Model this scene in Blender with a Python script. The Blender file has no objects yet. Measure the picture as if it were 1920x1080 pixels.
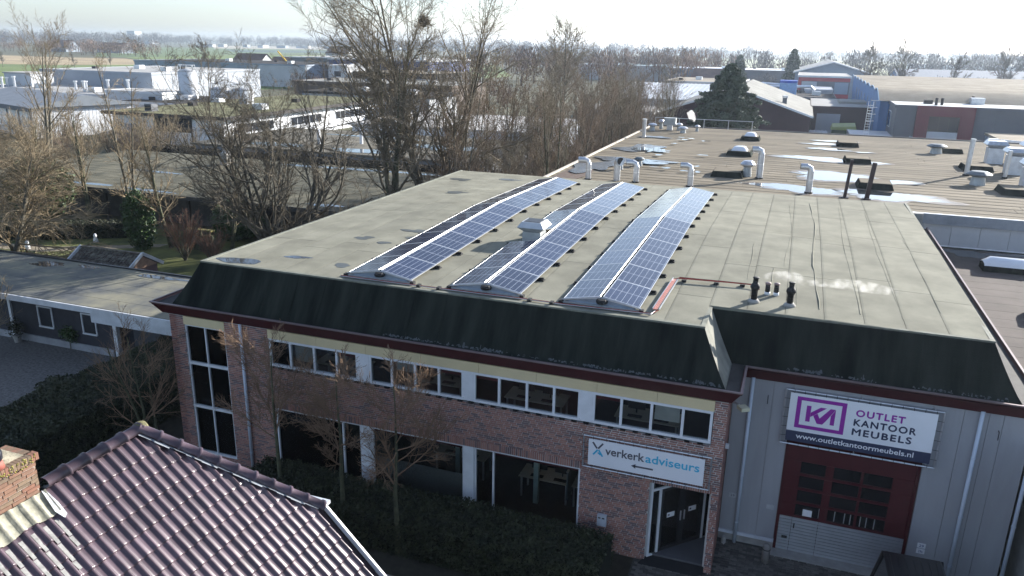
import bpy, bmesh, math, random
import numpy as np
from mathutils import Vector, Matrix

# ------------------------------------------------------------------ camera, world, sun, exposure
sc = bpy.context.scene
COL = sc.collection
R_ = math.radians
CAMZ = 13.65
ROOF = 6.75
F_PX, YAW, PITCH, ROLL = 1457.05, -0.3436, 0.30425, -0.01769
_f = Vector((math.sin(YAW)*math.cos(PITCH), math.cos(YAW)*math.cos(PITCH), -math.sin(PITCH)))
_r0 = Vector((math.cos(YAW), -math.sin(YAW), 0)); _d0 = _f.cross(_r0)
_r = math.cos(ROLL)*_r0 + math.sin(ROLL)*_d0
_d = -math.sin(ROLL)*_r0 + math.cos(ROLL)*_d0
cam_data = bpy.data.cameras.new('camera')
cam = bpy.data.objects.new('camera', cam_data); COL.objects.link(cam)
M = Matrix((( _r.x, -_d.x, -_f.x, 0), (_r.y, -_d.y, -_f.y, 0), (_r.z, -_d.z, -_f.z, CAMZ), (0, 0, 0, 1)))
cam.matrix_world = M
cam_data.sensor_width = 36; cam_data.lens = F_PX/1920*36
cam_data.clip_start = 0.1; cam_data.clip_end = 6000
sc.camera = cam

SUN_AZ, SUN_EL = 33.0, 19.0                      # azimuth from +Y towards +X
sdir = Vector((math.sin(R_(SUN_AZ))*math.cos(R_(SUN_EL)), math.cos(R_(SUN_AZ))*math.cos(R_(SUN_EL)), math.sin(R_(SUN_EL))))
world = bpy.data.worlds.new('World'); sc.world = world; world.use_nodes = True
wn = world.node_tree; wn.nodes.clear()
sky = wn.nodes.new('ShaderNodeTexSky'); sky.sky_type = 'NISHITA'; sky.sun_disc = False
sky.sun_elevation = R_(SUN_EL); sky.sun_rotation = R_(SUN_AZ)
sky.altitude = 0; sky.air_density = 1.0; sky.dust_density = 1.0; sky.ozone_density = 2.0
bg = wn.nodes.new('ShaderNodeBackground'); bg.inputs['Strength'].default_value = 0.092
wo = wn.nodes.new('ShaderNodeOutputWorld')
wbal = wn.nodes.new('ShaderNodeVectorMath'); wbal.operation = 'MULTIPLY'; wbal.inputs[1].default_value = (0.90, 0.985, 1.13)   # camera white balance of the whole sky
hsv = wn.nodes.new('ShaderNodeHueSaturation'); hsv.inputs['Saturation'].default_value = 0.66      # thin bright winter haze over the whole sky
wn.links.new(sky.outputs[0], hsv.inputs['Color']); wn.links.new(hsv.outputs[0], wbal.inputs[0]); wn.links.new(wbal.outputs[0], bg.inputs[0]); wn.links.new(bg.outputs[0], wo.inputs[0])
sun_d = bpy.data.lights.new('sun', 'SUN'); sun_d.energy = 5.0; sun_d.angle = R_(0.53); sun_d.color = (1.0, 0.95, 0.88)
sun = bpy.data.objects.new('sun', sun_d); COL.objects.link(sun)
sun.rotation_euler = sdir.to_track_quat('Z', 'Y').to_euler()
vs = sc.view_settings
vs.view_transform = 'Standard'; vs.look = 'None'; vs.exposure = 1.42; vs.gamma = 1.0; vs.use_curve_mapping = False
sc.render.engine = 'CYCLES'
cy = sc.cycles
cy.use_denoising = True
try: cy.denoiser = 'OPENIMAGEDENOISE'
except Exception: pass
cy.max_bounces = 8; cy.diffuse_bounces = 3; cy.glossy_bounces = 3; cy.transmission_bounces = 4
cy.transparent_max_bounces = 24; cy.volume_bounces = 1
cy.caustics_reflective = False; cy.caustics_refractive = False
cy.sample_clamp_indirect = 6.0
cy.volume_step_rate = 1.0

rnd = random.Random(7)
rng = np.random.default_rng(11)

# ------------------------------------------------------------------ materials
MATS = {}
def mat(name, col, rough=0.8, metal=0.0, var=0.15, scale=2.0, bump=0.0, bscale=30.0, spec=0.4, rndm=None, rvar=0.25, col2=None, stretch=None, coat=0.0):
    """Principled with world-position noise between two tones, optional per-piece tone and fine relief."""
    if name in MATS: return MATS[name]
    m = bpy.data.materials.new(name); m.use_nodes = True
    nt = m.node_tree; N = nt.nodes; L = nt.links
    b = N['Principled BSDF']
    b.inputs['Roughness'].default_value = rough; b.inputs['Metallic'].default_value = metal
    b.inputs['Specular IOR Level'].default_value = spec
    if coat: b.inputs['Coat Weight'].default_value = coat; b.inputs['Coat Roughness'].default_value = 0.05
    geo = N.new('ShaderNodeNewGeometry')
    vec = geo.outputs['Position']
    if stretch:
        vm = N.new('ShaderNodeVectorMath'); vm.operation = 'MULTIPLY'; vm.inputs[1].default_value = stretch
        L.new(vec, vm.inputs[0]); vec = vm.outputs[0]
    nz = N.new('ShaderNodeTexNoise'); nz.inputs['Scale'].default_value = scale; nz.inputs['Detail'].default_value = 6; nz.inputs['Roughness'].default_value = 0.62
    L.new(vec, nz.inputs['Vector'])
    cr = N.new('ShaderNodeValToRGB')
    c1 = [max(0, c*(1-var)) for c in col]; c2 = list(col2) if col2 else [min(1, c*(1+var)) for c in col]
    cr.color_ramp.elements[0].position = 0.35; cr.color_ramp.elements[1].position = 0.65
    cr.color_ramp.elements[0].color = (*c1, 1); cr.color_ramp.elements[1].color = (*c2, 1)
    L.new(nz.outputs['Fac'], cr.inputs[0])
    out = cr.outputs[0]
    if rndm:
        if rndm == 'obj':
            oi = N.new('ShaderNodeObjectInfo'); rs = oi.outputs['Random']
        else: rs = geo.outputs['Random Per Island']
        mr = N.new('ShaderNodeMapRange'); mr.inputs['To Min'].default_value = 1-rvar; mr.inputs['To Max'].default_value = 1+rvar
        L.new(rs, mr.inputs[0])
        mx = N.new('ShaderNodeVectorMath'); mx.operation = 'SCALE'
        L.new(out, mx.inputs[0]); L.new(mr.outputs[0], mx.inputs['Scale']); out = mx.outputs[0]
    L.new(out, b.inputs['Base Color'])
    if bump:
        n2 = N.new('ShaderNodeTexNoise'); n2.inputs['Scale'].default_value = bscale; n2.inputs['Detail'].default_value = 4
        L.new(geo.outputs['Position'], n2.inputs['Vector'])
        bp = N.new('ShaderNodeBump'); bp.inputs['Strength'].default_value = bump; bp.inputs['Distance'].default_value = 0.02
        L.new(n2.outputs['Fac'], bp.inputs['Height']); L.new(bp.outputs[0], b.inputs['Normal'])
    MATS[name] = m
    return m

def brick_mat(name, rndm, tones):
    if name in MATS: return MATS[name]
    m = bpy.data.materials.new(name); m.use_nodes = True; nt = m.node_tree; N = nt.nodes; L = nt.links
    b = N['Principled BSDF']; b.inputs['Roughness'].default_value = 0.85; b.inputs['Specular IOR Level'].default_value = 0.25
    geo = N.new('ShaderNodeNewGeometry')
    if rndm == 'obj': rs = N.new('ShaderNodeObjectInfo').outputs['Random']
    else: rs = geo.outputs['Random Per Island']
    cr = N.new('ShaderNodeValToRGB'); cr.color_ramp.interpolation = 'CONSTANT'
    el = cr.color_ramp.elements
    while len(el) < len(tones): el.new(0.5)
    for i, t in enumerate(tones): el[i].position = i/len(tones); el[i].color = (*t, 1)
    L.new(rs, cr.inputs[0])
    nz = N.new('ShaderNodeTexNoise'); nz.inputs['Scale'].default_value = 14; nz.inputs['Detail'].default_value = 5
    L.new(geo.outputs['Position'], nz.inputs['Vector'])
    mr = N.new('ShaderNodeMapRange'); mr.inputs['To Min'].default_value = 0.7; mr.inputs['To Max'].default_value = 1.3
    L.new(nz.outputs['Fac'], mr.inputs[0])
    mx = N.new('ShaderNodeVectorMath'); mx.operation = 'SCALE'
    L.new(cr.outputs[0], mx.inputs[0]); L.new(mr.outputs[0], mx.inputs['Scale']); L.new(mx.outputs[0], b.inputs['Base Color'])
    MATS[name] = m; return m
BT = [(0.36, 0.18, 0.14), (0.30, 0.155, 0.128), (0.385, 0.205, 0.16), (0.25, 0.142, 0.125), (0.18, 0.12, 0.117), (0.345, 0.185, 0.15), (0.16, 0.112, 0.112), (0.32, 0.162, 0.133)]
CT = [(0.20, 0.12, 0.085), (0.18, 0.125, 0.085), (0.22, 0.13, 0.09), (0.16, 0.12, 0.085), (0.20, 0.145, 0.10), (0.22, 0.115, 0.08)]

def glass_mat(name, tint=(0.93, 0.96, 0.96), rough=0.02, ior=1.5):
    if name in MATS: return MATS[name]
    m = bpy.data.materials.new(name); m.use_nodes = True; nt = m.node_tree; N = nt.nodes; L = nt.links
    N.clear()
    o = N.new('ShaderNodeOutputMaterial'); tr = N.new('ShaderNodeBsdfTransparent'); tr.inputs[0].default_value = (*tint, 1)
    gl = N.new('ShaderNodeBsdfGlossy'); gl.inputs['Roughness'].default_value = rough; gl.inputs[0].default_value = (0.9, 0.95, 1, 1)
    fr = N.new('ShaderNodeFresnel'); fr.inputs[0].default_value = ior
    ad = N.new('ShaderNodeMath'); ad.operation = 'MULTIPLY_ADD'; ad.inputs[1].default_value = 1.3; ad.inputs[2].default_value = 0.0; ad.use_clamp = True
    mx = N.new('ShaderNodeMixShader')
    L.new(fr.outputs[0], ad.inputs[0]); L.new(ad.outputs[0], mx.inputs[0]); L.new(tr.outputs[0], mx.inputs[1]); L.new(gl.outputs[0], mx.inputs[2]); L.new(mx.outputs[0], o.inputs[0])
    MATS[name] = m; return m

def solar_mat():
    m = bpy.data.materials.new('solar_cells'); m.use_nodes = True; nt = m.node_tree; N = nt.nodes; L = nt.links
    b = N['Principled BSDF']; b.inputs['Roughness'].default_value = 0.10; b.inputs['Specular IOR Level'].default_value = 0.32
    tc = N.new('ShaderNodeTexCoord'); sp = N.new('ShaderNodeSeparateXYZ'); L.new(tc.outputs['Object'], sp.inputs[0])
    def line(src, period, w, off=0.0):
        a = N.new('ShaderNodeMath'); a.operation = 'ADD'; a.inputs[1].default_value = off + 50*period; L.new(src, a.inputs[0])
        d = N.new('ShaderNodeMath'); d.operation = 'MODULO'; d.inputs[1].default_value = period; L.new(a.outputs[0], d.inputs[0])
        c = N.new('ShaderNodeMath'); c.operation = 'LESS_THAN'; c.inputs[1].default_value = w; L.new(d.outputs[0], c.inputs[0]); return c.outputs[0]
    l1 = line(sp.outputs[0], 0.165, 0.009, 0.0); l2 = line(sp.outputs[1], 0.0825, 0.004, 0.0)
    l3 = line(sp.outputs[1], 0.825, 0.020, 0.010)
    def mx2(a, c):
        n = N.new('ShaderNodeMath'); n.operation = 'MAXIMUM'; L.new(a, n.inputs[0]); L.new(c, n.inputs[1]); return n.outputs[0]
    l2s = N.new('ShaderNodeMath'); l2s.operation = 'MULTIPLY'; l2s.inputs[1].default_value = 0.35; L.new(l2, l2s.inputs[0])
    ln = mx2(mx2(l1, l2s.outputs[0]), l3)
    oi = N.new('ShaderNodeObjectInfo')
    cr = N.new('ShaderNodeValToRGB'); cr.color_ramp.elements[0].color = (0.010, 0.016, 0.038, 1); cr.color_ramp.elements[1].color = (0.018, 0.027, 0.060, 1)
    L.new(oi.outputs['Random'], cr.inputs[0])
    mix = N.new('ShaderNodeMix'); mix.data_type = 'RGBA'; mix.inputs['B'].default_value = (0.33, 0.36, 0.42, 1)
    L.new(ln, mix.inputs['Factor']); L.new(cr.outputs[0], mix.inputs['A']); L.new(mix.outputs['Result'], b.inputs['Base Color'])
    return m

def puddle_mat():
    m = mat('puddle_water', (0.03, 0.035, 0.04), 0.03, 0, 0.1, 1.0, spec=0.9)
    return m

# ------------------------------------------------------------------ mesh helpers
def setprops(o, label=None, cat=None, group=None, kind=None):
    if label: o['label'] = label
    if cat: o['category'] = cat
    if group: o['group'] = group
    if kind: o['kind'] = kind
    return o
ORG = {}
def thing(name, label, cat, loc=(0, 0, 0), group=None, rz=0.0):
    o = bpy.data.objects.new(name, None); COL.objects.link(o); o.empty_display_size = 0.2
    o.location = loc; o.rotation_euler = (0, 0, rz)
    ORG[o] = Vector((0, 0, 0)) if rz else Vector(loc)   # a turned thing has its parts in local coordinates
    return setprops(o, label, cat, group)
def origin(o):
    return ORG.get(o, Vector((0, 0, 0))) if o else Vector((0, 0, 0))
def put(name, me, parent=None, loc=None, shared=False):
    """links a mesh object. Meshes are in world coordinates; the parent's origin is taken off once."""
    o = bpy.data.objects.new(name, me); COL.objects.link(o)
    og = origin(parent)
    o.parent = parent
    if loc is not None: o.location = Vector(loc) - og
    else: o.location = -og
    ORG[o] = Vector(loc) if loc is not None else Vector((0, 0, 0))
    return o

class MB:
    def __init__(s): s.v = []; s.f = []
    def add(s, vs, fs):
        n = len(s.v); s.v += [tuple(p) for p in vs]; s.f += [tuple(i+n for i in f) for f in fs]; return s
    def box(s, x0, x1, y0, y1, z0, z1):
        return s.add([(x0,y0,z0),(x1,y0,z0),(x1,y1,z0),(x0,y1,z0),(x0,y0,z1),(x1,y0,z1),(x1,y1,z1),(x0,y1,z1)],
                     [(0,3,2,1),(4,5,6,7),(0,1,5,4),(1,2,6,5),(2,3,7,6),(3,0,4,7)])
    def hexa(s, b, t):
        """bottom ring and top ring of equal length"""
        n = len(b); vs = list(b)+list(t)
        fs = [tuple(range(n-1, -1, -1)), tuple(range(n, 2*n))] + [(i, (i+1) % n, n+(i+1) % n, n+i) for i in range(n)]
        return s.add(vs, fs)
    def prism(s, poly, z0, z1): return s.hexa([(x, y, z0) for x, y in poly], [(x, y, z1) for x, y in poly])
    def obox(s, c, ax, ay, az):
        c = Vector(c); ax = Vector(ax)/2; ay = Vector(ay)/2; az = Vector(az)/2
        b = [c-ax-ay-az, c+ax-ay-az, c+ax+ay-az, c-ax+ay-az]; t = [p+2*az for p in b]
        return s.hexa(b, t)
    def beam(s, a, b, w, h, up=(0, 0, 1)):
        a = Vector(a); b = Vector(b); d = b-a; L = d.length; d.normalize()
        sd = d.cross(Vector(up))
        if sd.length < 1e-4: sd = d.cross(Vector((1, 0, 0)))
        sd.normalize(); u = sd.cross(d)
        return s.obox((a+b)/2, d*L, sd*w, u*h)
    def tube(s, pts, rad, n=8, cap=True):
        pts = [Vector(p) for p in pts]; K = len(pts)
        if not hasattr(rad, '__len__'): rad = [rad]*K
        rings = []; prev = None
        for i in range(K):
            d = (pts[min(i+1, K-1)]-pts[max(i-1, 0)]).normalized()
            ref = Vector((0, 0, 1)) if abs(d.z) < 0.9 else Vector((1, 0, 0))
            if prev is not None: ref = prev
            a = (ref - d*ref.dot(d))
            if a.length < 1e-5: a = d.orthogonal()
            a.normalize(); prev = a; b = d.cross(a)
            rings.append([pts[i]+a*(rad[i]*math.cos(2*math.pi*k/n))+b*(rad[i]*math.sin(2*math.pi*k/n)) for k in range(n)])
        vs = [p for r in rings for p in r]; fs = []
        for i in range(K-1):
            for k in range(n): fs.append((i*n+k, i*n+(k+1) % n, (i+1)*n+(k+1) % n, (i+1)*n+k))
        if cap: fs += [tuple(range(n-1, -1, -1)), tuple((K-1)*n+k for k in range(n))]
        return s.add(vs, fs)
    def cyl(s, x, y, z0, z1, r, r2=None, n=16): return s.tube([(x, y, z0), (x, y, z1)], [r, r if r2 is None else r2], n)
    def lathe(s, x, y, prof, n=16):
        return s.tube([(x, y, z) for r, z in prof], [r for r, z in prof], n)
    def mesh(s, m, smooth=False):
        me = bpy.data.meshes.new('m'); me.from_pydata(s.v, [], s.f); me.materials.append(m)
        bm = bmesh.new(); bm.from_mesh(me); bmesh.ops.recalc_face_normals(bm, faces=bm.faces); bm.to_mesh(me); bm.free()
        if smooth:
            me.polygons.foreach_set('use_smooth', [True]*len(me.polygons))
        me.update(); return me
    def build(s, name, m, parent=None, smooth=False): return put(name, s.mesh(m, smooth), parent)
def BX(*a): return MB().box(*a)

def mesh_np(V, F, m, smooth=False):
    V = np.asarray(V, np.float32); F = np.asarray(F, np.int32)
    me = bpy.data.meshes.new('m'); k = F.shape[1]
    me.vertices.add(len(V)); me.vertices.foreach_set('co', V.ravel())
    me.loops.add(F.size); me.loops.foreach_set('vertex_index', F.ravel())
    me.polygons.add(len(F)); me.polygons.foreach_set('loop_start', np.arange(0, F.size, k, dtype=np.int32))
    try: me.polygons.foreach_set('loop_total', np.full(len(F), k, np.int32))
    except Exception: pass
    if smooth: me.polygons.foreach_set('use_smooth', np.ones(len(F), bool))
    me.materials.append(m); me.update(calc_edges=True); me.validate(); return me

def sheet(name, poly, z, m, kind='structure'):
    me = bpy.data.meshes.new('m'); me.from_pydata([(x, y, z) for x, y in poly], [], [tuple(range(len(poly)))]); me.materials.append(m); me.update()
    if me.polygons[0].normal.z < 0: me.flip_normals()
    return setprops(put(name, me), kind=kind)

_FONT = {}
def text_mesh(txt, size, m, bold=0.0, space=1.0, depth=0.004):
    cu = bpy.data.curves.new('t', 'FONT'); cu.body = txt; cu.size = size; cu.offset = bold; cu.space_character = space; cu.extrude = depth; cu.resolution_u = 3
    o = bpy.data.objects.new('t', cu); COL.objects.link(o)
    dg = bpy.context.evaluated_depsgraph_get(); me = bpy.data.meshes.new_from_object(o.evaluated_get(dg))
    bpy.data.objects.remove(o); bpy.data.curves.remove(cu)
    me.materials.clear(); me.materials.append(m); return me
def wall_text(name, txt, x0, x1, z, y, height, m, parent, bold=0.0, space=1.0, thick=0.0):
    """text on a wall facing -Y, baseline z, scaled to span x0..x1 and to the given capital height"""
    me = text_mesh(txt, 1.0, m, bold, space)
    xs = [v.co.x for v in me.vertices]; ys = [v.co.y for v in me.vertices]
    sx = (x1-x0)/(max(xs)-min(xs)); mnx = min(xs); top = max(ys)
    sz = height/top
    for v in me.vertices:
        x, yy, zz = v.co
        v.co = (x0+(x-mnx)*sx, y-zz, z+yy*sz)
    if thick:                                    # a heavier weight: the outline laid five times around itself
        V = [tuple(v.co) for v in me.vertices]; P = [tuple(p.vertices) for p in me.polygons]; nv = []; nf = []
        for k, (dx, dz) in enumerate(((0, 0), (-1, 0), (1, 0), (0, 1), (0, -1))):
            b0 = len(nv); nv += [(a+dx*thick, b-0.0006*k, c+dz*thick) for a, b, c in V]; nf += [tuple(i+b0 for i in p) for p in P]
        me = bpy.data.meshes.new('m'); me.from_pydata(nv, [], nf); me.materials.append(m)
    me.update(); return put(name, me, parent)

# ------------------------------------------------------------------ vegetation generators (vectorised)
def tubes_np(P, Rr, sides):
    """P (N,K,3) polylines, Rr (N,K) radii -> verts, quads"""
    N_, K, _ = P.shape
    D = np.gradient(P, axis=1); D /= (np.linalg.norm(D, axis=2, keepdims=True)+1e-9)
    ref = np.where(np.abs(D[..., 2:3]) < 0.9, np.array([0, 0, 1.0]), np.array([1.0, 0, 0]))
    A = ref - D*np.sum(ref*D, axis=2, keepdims=True); A /= (np.linalg.norm(A, axis=2, keepdims=True)+1e-9)
    B = np.cross(D, A)
    ang = np.arange(sides)*2*np.pi/sides
    V = P[:, :, None, :] + Rr[:, :, None, None]*(A[:, :, None, :]*np.cos(ang)[None, None, :, None] + B[:, :, None, :]*np.sin(ang)[None, None, :, None])
    idx = np.arange(N_*K*sides).reshape(N_, K, sides)
    a = idx[:, :-1, :]; b = np.roll(a, -1, axis=2); c = np.roll(idx[:, 1:, :], -1, axis=2); d = idx[:, 1:, :]
    Fq = np.stack([a, b, c, d], axis=-1).reshape(-1, 4)
    return V.reshape(-1, 3), Fq
def limbs(S, D, Ln, R0, K, wob, up, r, taper=0.35):
    """grow polylines from S along D with wobble and upward bend"""
    N_ = len(S); P = np.zeros((N_, K, 3)); P[:, 0] = S; d = D.copy(); st = (Ln/(K-1))[:, None]
    for k in range(1, K):
        d = d + r.normal(0, wob, (N_, 3)); d[:, 2] += up; d /= np.linalg.norm(d, axis=1, keepdims=True)
        P[:, k] = P[:, k-1] + d*st
    Rr = R0[:, None]*np.linspace(1, taper, K)[None, :]
    return P, Rr
def spawn(P, Rr, Ln, n, t0, t1, ang, lr, rr, r, jit=0.35, tl=0.55):
    N_, K, _ = P.shape
    t = t0 + (t1-t0)*((np.arange(n)[None, :] + r.random((N_, n)))/n)
    f = t*(K-1); i = np.minimum(f.astype(int), K-2); w = (f-i)[..., None]
    ar = np.arange(N_)[:, None]
    S = P[ar, i]*(1-w) + P[ar, i+1]*w; T = P[ar, i+1]-P[ar, i]; T /= (np.linalg.norm(T, axis=2, keepdims=True)+1e-9)
    q = r.normal(0, 1, S.shape); q -= T*np.sum(q*T, axis=2, keepdims=True); q /= (np.linalg.norm(q, axis=2, keepdims=True)+1e-9)
    a = ang*(1+r.normal(0, jit, (N_, n, 1)))
    D = T*np.cos(a)+q*np.sin(a)
    L2 = Ln[:, None]*lr*(1-tl*t)*(0.7+0.6*r.random((N_, n))); R2 = (Rr[ar, i]*(1-w[..., 0])+Rr[ar, i+1]*w[..., 0])*rr
    return S.reshape(-1, 3), D.reshape(-1, 3), L2.ravel(), R2.ravel()
def tree_meshes(seed, h, stems, trunk_r, spread, levels, bark, twig, lean=0.12, minr=0.008, clear=0.25, up0=0.02):
    """returns trunk mesh and crown mesh of a bare tree standing at the origin"""
    r = np.random.default_rng(seed)
    S = np.zeros((stems, 3)); az = r.random(stems)*6.283 + np.arange(stems)*6.283/max(1, stems)
    if stems > 1: S[:, 0] = np.cos(az)*trunk_r*0.9; S[:, 1] = np.sin(az)*trunk_r*0.9
    D = np.stack([np.cos(az)*lean, np.sin(az)*lean, np.ones(stems)], 1)+r.normal(0, 0.02, (stems, 3)); D /= np.linalg.norm(D, axis=1, keepdims=True)
    Ln = np.full(stems, h)*(0.8+0.25*r.random(stems)); Ln[0] = h*0.97
    P, Rr = limbs(S, D, Ln, np.full(stems, trunk_r), 9, 0.035, up0, r, 0.12)
    Rr[:, 0] *= 1.35
    tv, tf = tubes_np(P, np.maximum(Rr, 0.02), 8)
    cv = []; cf = []; off = 0
    first = True
    for lv in levels:
        n, lr, ang, K, wob, up, sides, rr = lv[:8]; tl = lv[8] if len(lv) > 8 else 0.55
        S, D, L2, R2 = spawn(P, Rr, Ln, n, clear if first else 0.15, 0.98, ang, lr*(spread if first else 1), rr, r, tl=tl)
        first = False
        P, Rr = limbs(S, D, L2, np.maximum(R2, minr), K, wob, up, r, 0.4); Ln = L2
        v, f = tubes_np(P, np.maximum(Rr, minr*0.6), sides)
        cv.append(v); cf.append(f+off); off += len(v)
    return mesh_np(tv, tf, bark, True), mesh_np(np.concatenate(cv), np.concatenate(cf), twig)
def leaf_quads(C, size, r, nrm=None, flat=0.0):
    """random small quads at points C"""
    N_ = len(C); a = r.normal(0, 1, (N_, 3)); a /= np.linalg.norm(a, axis=1, keepdims=True)
    b = r.normal(0, 1, (N_, 3))
    if nrm is not None:
        a = a - nrm*np.sum(a*nrm, axis=1, keepdims=True)*flat; a /= np.linalg.norm(a, axis=1, keepdims=True)
        b = b - nrm*np.sum(b*nrm, axis=1, keepdims=True)*flat
    b -= a*np.sum(a*b, axis=1, keepdims=True); b /= np.linalg.norm(b, axis=1, keepdims=True)
    s = (size*(0.6+0.8*r.random(N_)))[:, None]
    V = np.stack([C-a*s, C-b*s*0.55, C+a*s, C+b*s*0.55], 1).reshape(-1, 3)
    return V, np.arange(N_*4).reshape(-1, 4)

bark_grey = mat('bark_grey', (0.11, 0.10, 0.075), 0.9, 0, 0.35, 6, 0.4, 25)
bark_moss = mat('bark_moss', (0.085, 0.088, 0.05), 0.9, 0, 0.4, 4, 0.4, 25)
twig_grey = mat('twig_grey', (0.175, 0.145, 0.10), 0.9, 0, 0.3, 1.0)
twig_brown = mat('twig_brown', (0.185, 0.135, 0.092), 0.9, 0, 0.3, 1.0)
twig_red = mat('twig_red', (0.20, 0.105, 0.07), 0.9, 0, 0.3, 1.0)
twig_tan = mat('twig_tan', (0.235, 0.185, 0.115), 0.9, 0, 0.3, 1.5)
pol2 = [(8, .42, .85, 6, .10, .12, 4, .55, .4), (8, .55, .55, 5, .12, .08, 3, .55, .4), (8, .5, .5, 4, .12, .05, 3, .6, .4)]
bark_dark = mat('bark_dark', (0.060, 0.055, 0.042), 0.9, 0, 0.35, 6, 0.4, 25); twig_dark = mat('twig_dark', (0.115, 0.097, 0.07), 0.9, 0, 0.3, 1.0)
twig_shoot = mat('twig_shoot', (0.23, 0.15, 0.095), 0.9, 0, 0.3, 1.5)
twig_far = mat('twig_far', (0.13, 0.115, 0.095), 0.95, 0, 0.25, 0.3)
def place_tree(name, label, tm, cm, loc, rz=0.0, sc_=1.0, group=None, cat='tree', sz=None):
    t = thing(name, label, cat, loc, group)
    t.rotation_euler = (0, 0, rz); t.scale = (sc_, sc_, sz or sc_)
    for nm, me in (('trunk', tm), ('crown', cm)):
        if me is None: continue
        o = bpy.data.objects.new(nm, me); COL.objects.link(o); o.parent = t
    return t

# ------------------------------------------------------------------ shared surface materials
felt = mat('roof_felt', (0.228, 0.222, 0.175), 0.95, 0, 0.16, 0.9, 0.35, 60, rndm='obj', rvar=0.06, spec=0.1)
felt_deck = mat('roof_deck', (0.10, 0.10, 0.085), 0.95, 0, 0.2, 2)
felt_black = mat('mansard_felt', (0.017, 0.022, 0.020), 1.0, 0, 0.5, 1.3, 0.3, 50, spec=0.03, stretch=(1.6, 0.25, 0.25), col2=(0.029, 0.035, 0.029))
red_board = mat('red_fascia', (0.062, 0.010, 0.013), 0.45, 0, 0.15, 2)
cream = mat('cream_panel', (0.66, 0.55, 0.33), 0.6, 0, 0.05, 1.5)
white_pvc = mat('white_frame', (0.72, 0.74, 0.76), 0.4, 0, 0.06, 3)
mortar = mat('mortar', (0.60, 0.58, 0.55), 0.95, 0, 0.15, 6)
clad_grey = mat('cladding_grey', (0.34, 0.345, 0.36), 0.5, 0, 0.05, 1.0)
dark_frame = mat('dark_frame', (0.02, 0.02, 0.022), 0.4, 0, 0.1)
glass = glass_mat('window_glass')
galv = mat('galvanised', (0.55, 0.57, 0.60), 0.38, 0.75, 0.12, 5)
alu = mat('aluminium', (0.78, 0.79, 0.80), 0.3, 0.7, 0.05, 3)
rubber = mat('black_rubber', (0.018, 0.018, 0.018), 0.7, 0, 0.1)
inside = mat('interior_paint', (0.78, 0.77, 0.74), 0.9, 0, 0.05)
carpet = mat('interior_floor', (0.10, 0.10, 0.11), 0.95, 0, 0.1)
desk_wood = mat('desk_top', (0.62, 0.55, 0.44), 0.5, 0, 0.08)
black_sill = mat('black_sill_tile', (0.015, 0.015, 0.017), 0.3, 0, 0.1)
concrete = mat('concrete', (0.33, 0.32, 0.30), 0.9, 0, 0.15, 3, 0.2, 30)
brick_o = brick_mat('brick_single', 'obj', BT); brick_i = brick_mat('brick_rest', 'island', BT)

# ------------------------------------------------------------------ the setting: ground
lawn = mat('ground_grass', (0.060, 0.075, 0.028), 0.95, 0, 0.45, 0.35, 0.4, 6, col2=(0.11, 0.10, 0.05))
sheet('ground', [(-3500, -200), (3500, -200), (3500, 4500), (-3500, 4500)], 0.0, lawn)
asphalt = mat('asphalt', (0.055, 0.055, 0.057), 0.9, 0, 0.2, 2, 0.3, 80)
sheet('road', [(-30, -40), (9, -40), (9, 15.2), (-30, 15.2)], 0.006, asphalt)
sheet('yard_ground', [(-14, 80), (60, 80), (60, 260), (-30, 260)], 0.02, mat('yard_paving', (0.20, 0.19, 0.18), 0.9, 0, 0.2, 0.5))
sheet('gravel_yard', [(-45, 16), (-26.5, 16), (-26.5, 24.3), (-45, 24.3)], 0.008, mat('gravel', (0.13, 0.127, 0.122), 0.95, 0, 0.4, 9, 0.8, 40))
sheet('planting_soil', [(-27, 10), (-18, 10), (-18, 15.5), (-2.9, 15.5), (-2.9, 18.6), (-18.4, 18.6), (-18.4, 24.2), (-27, 24.2)], 0.010, mat('soil', (0.035, 0.032, 0.022), 0.95, 0, 0.3, 3))
setprops(MB().box(-30, -2.9, 15.2, 15.35, 0, 0.12).build('kerb', concrete), kind='structure')
pv = sheet('pavement', [(-2.9, 12), (8, 12), (8, 20.45), (-2.9, 20.45)], 0.010, mat('paver_bed', (0.06, 0.06, 0.055), 0.95, 0, 0.2, 4))
paver_o = mat('paver_single', (0.105, 0.098, 0.09), 0.9, 0, 0.2, 8, rndm='obj', rvar=0.35)
paver_i = mat('paver_rest', (0.105, 0.098, 0.09), 0.9, 0, 0.2, 8, rndm='island', rvar=0.35)
pav = []
for i in range(-14, 40):
    for j in range(0, 80):
        x = -2.85+0.215*(i+14)+(0.107 if j % 2 else 0); y = 12.02+0.105*j
        if x < 7.9 and y < 20.3 and not (x < -0.9 and y > 18.5): pav.append((x, y))
pav.sort(key=lambda q: -q[1])
pm = MB().hexa([(-.1, -.048, 0), (.1, -.048, 0), (.1, .048, 0), (-.1, .048, 0)], [(-.096, -.044, .025), (.096, -.044, .025), (.096, .044, .025), (-.096, .044, .025)]).mesh(paver_o)
inview = [q for q in pav if q[1] > 18.0-0.0 and -2.6 < q[0] < 4.6][:300]
ivs = set(inview)
for (x, y) in inview: put('paver', pm, pv, (x+.1, y+.05, 0.012))
rest = MB()
for q in pav:
    if q in ivs or q[1] < 15.5: continue
    x, y = q[0]+.1, q[1]+.05
    rest.hexa([(x-.1, y-.048, .012), (x+.1, y-.048, .012), (x+.1, y+.048, .012), (x-.1, y+.048, .012)], [(x-.096, y-.044, .037), (x+.096, y-.044, .037), (x+.096, y+.044, .037), (x-.096, y+.044, .037)])
setprops(rest.build('pavers', paver_i, pv), kind='stuff')

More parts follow.
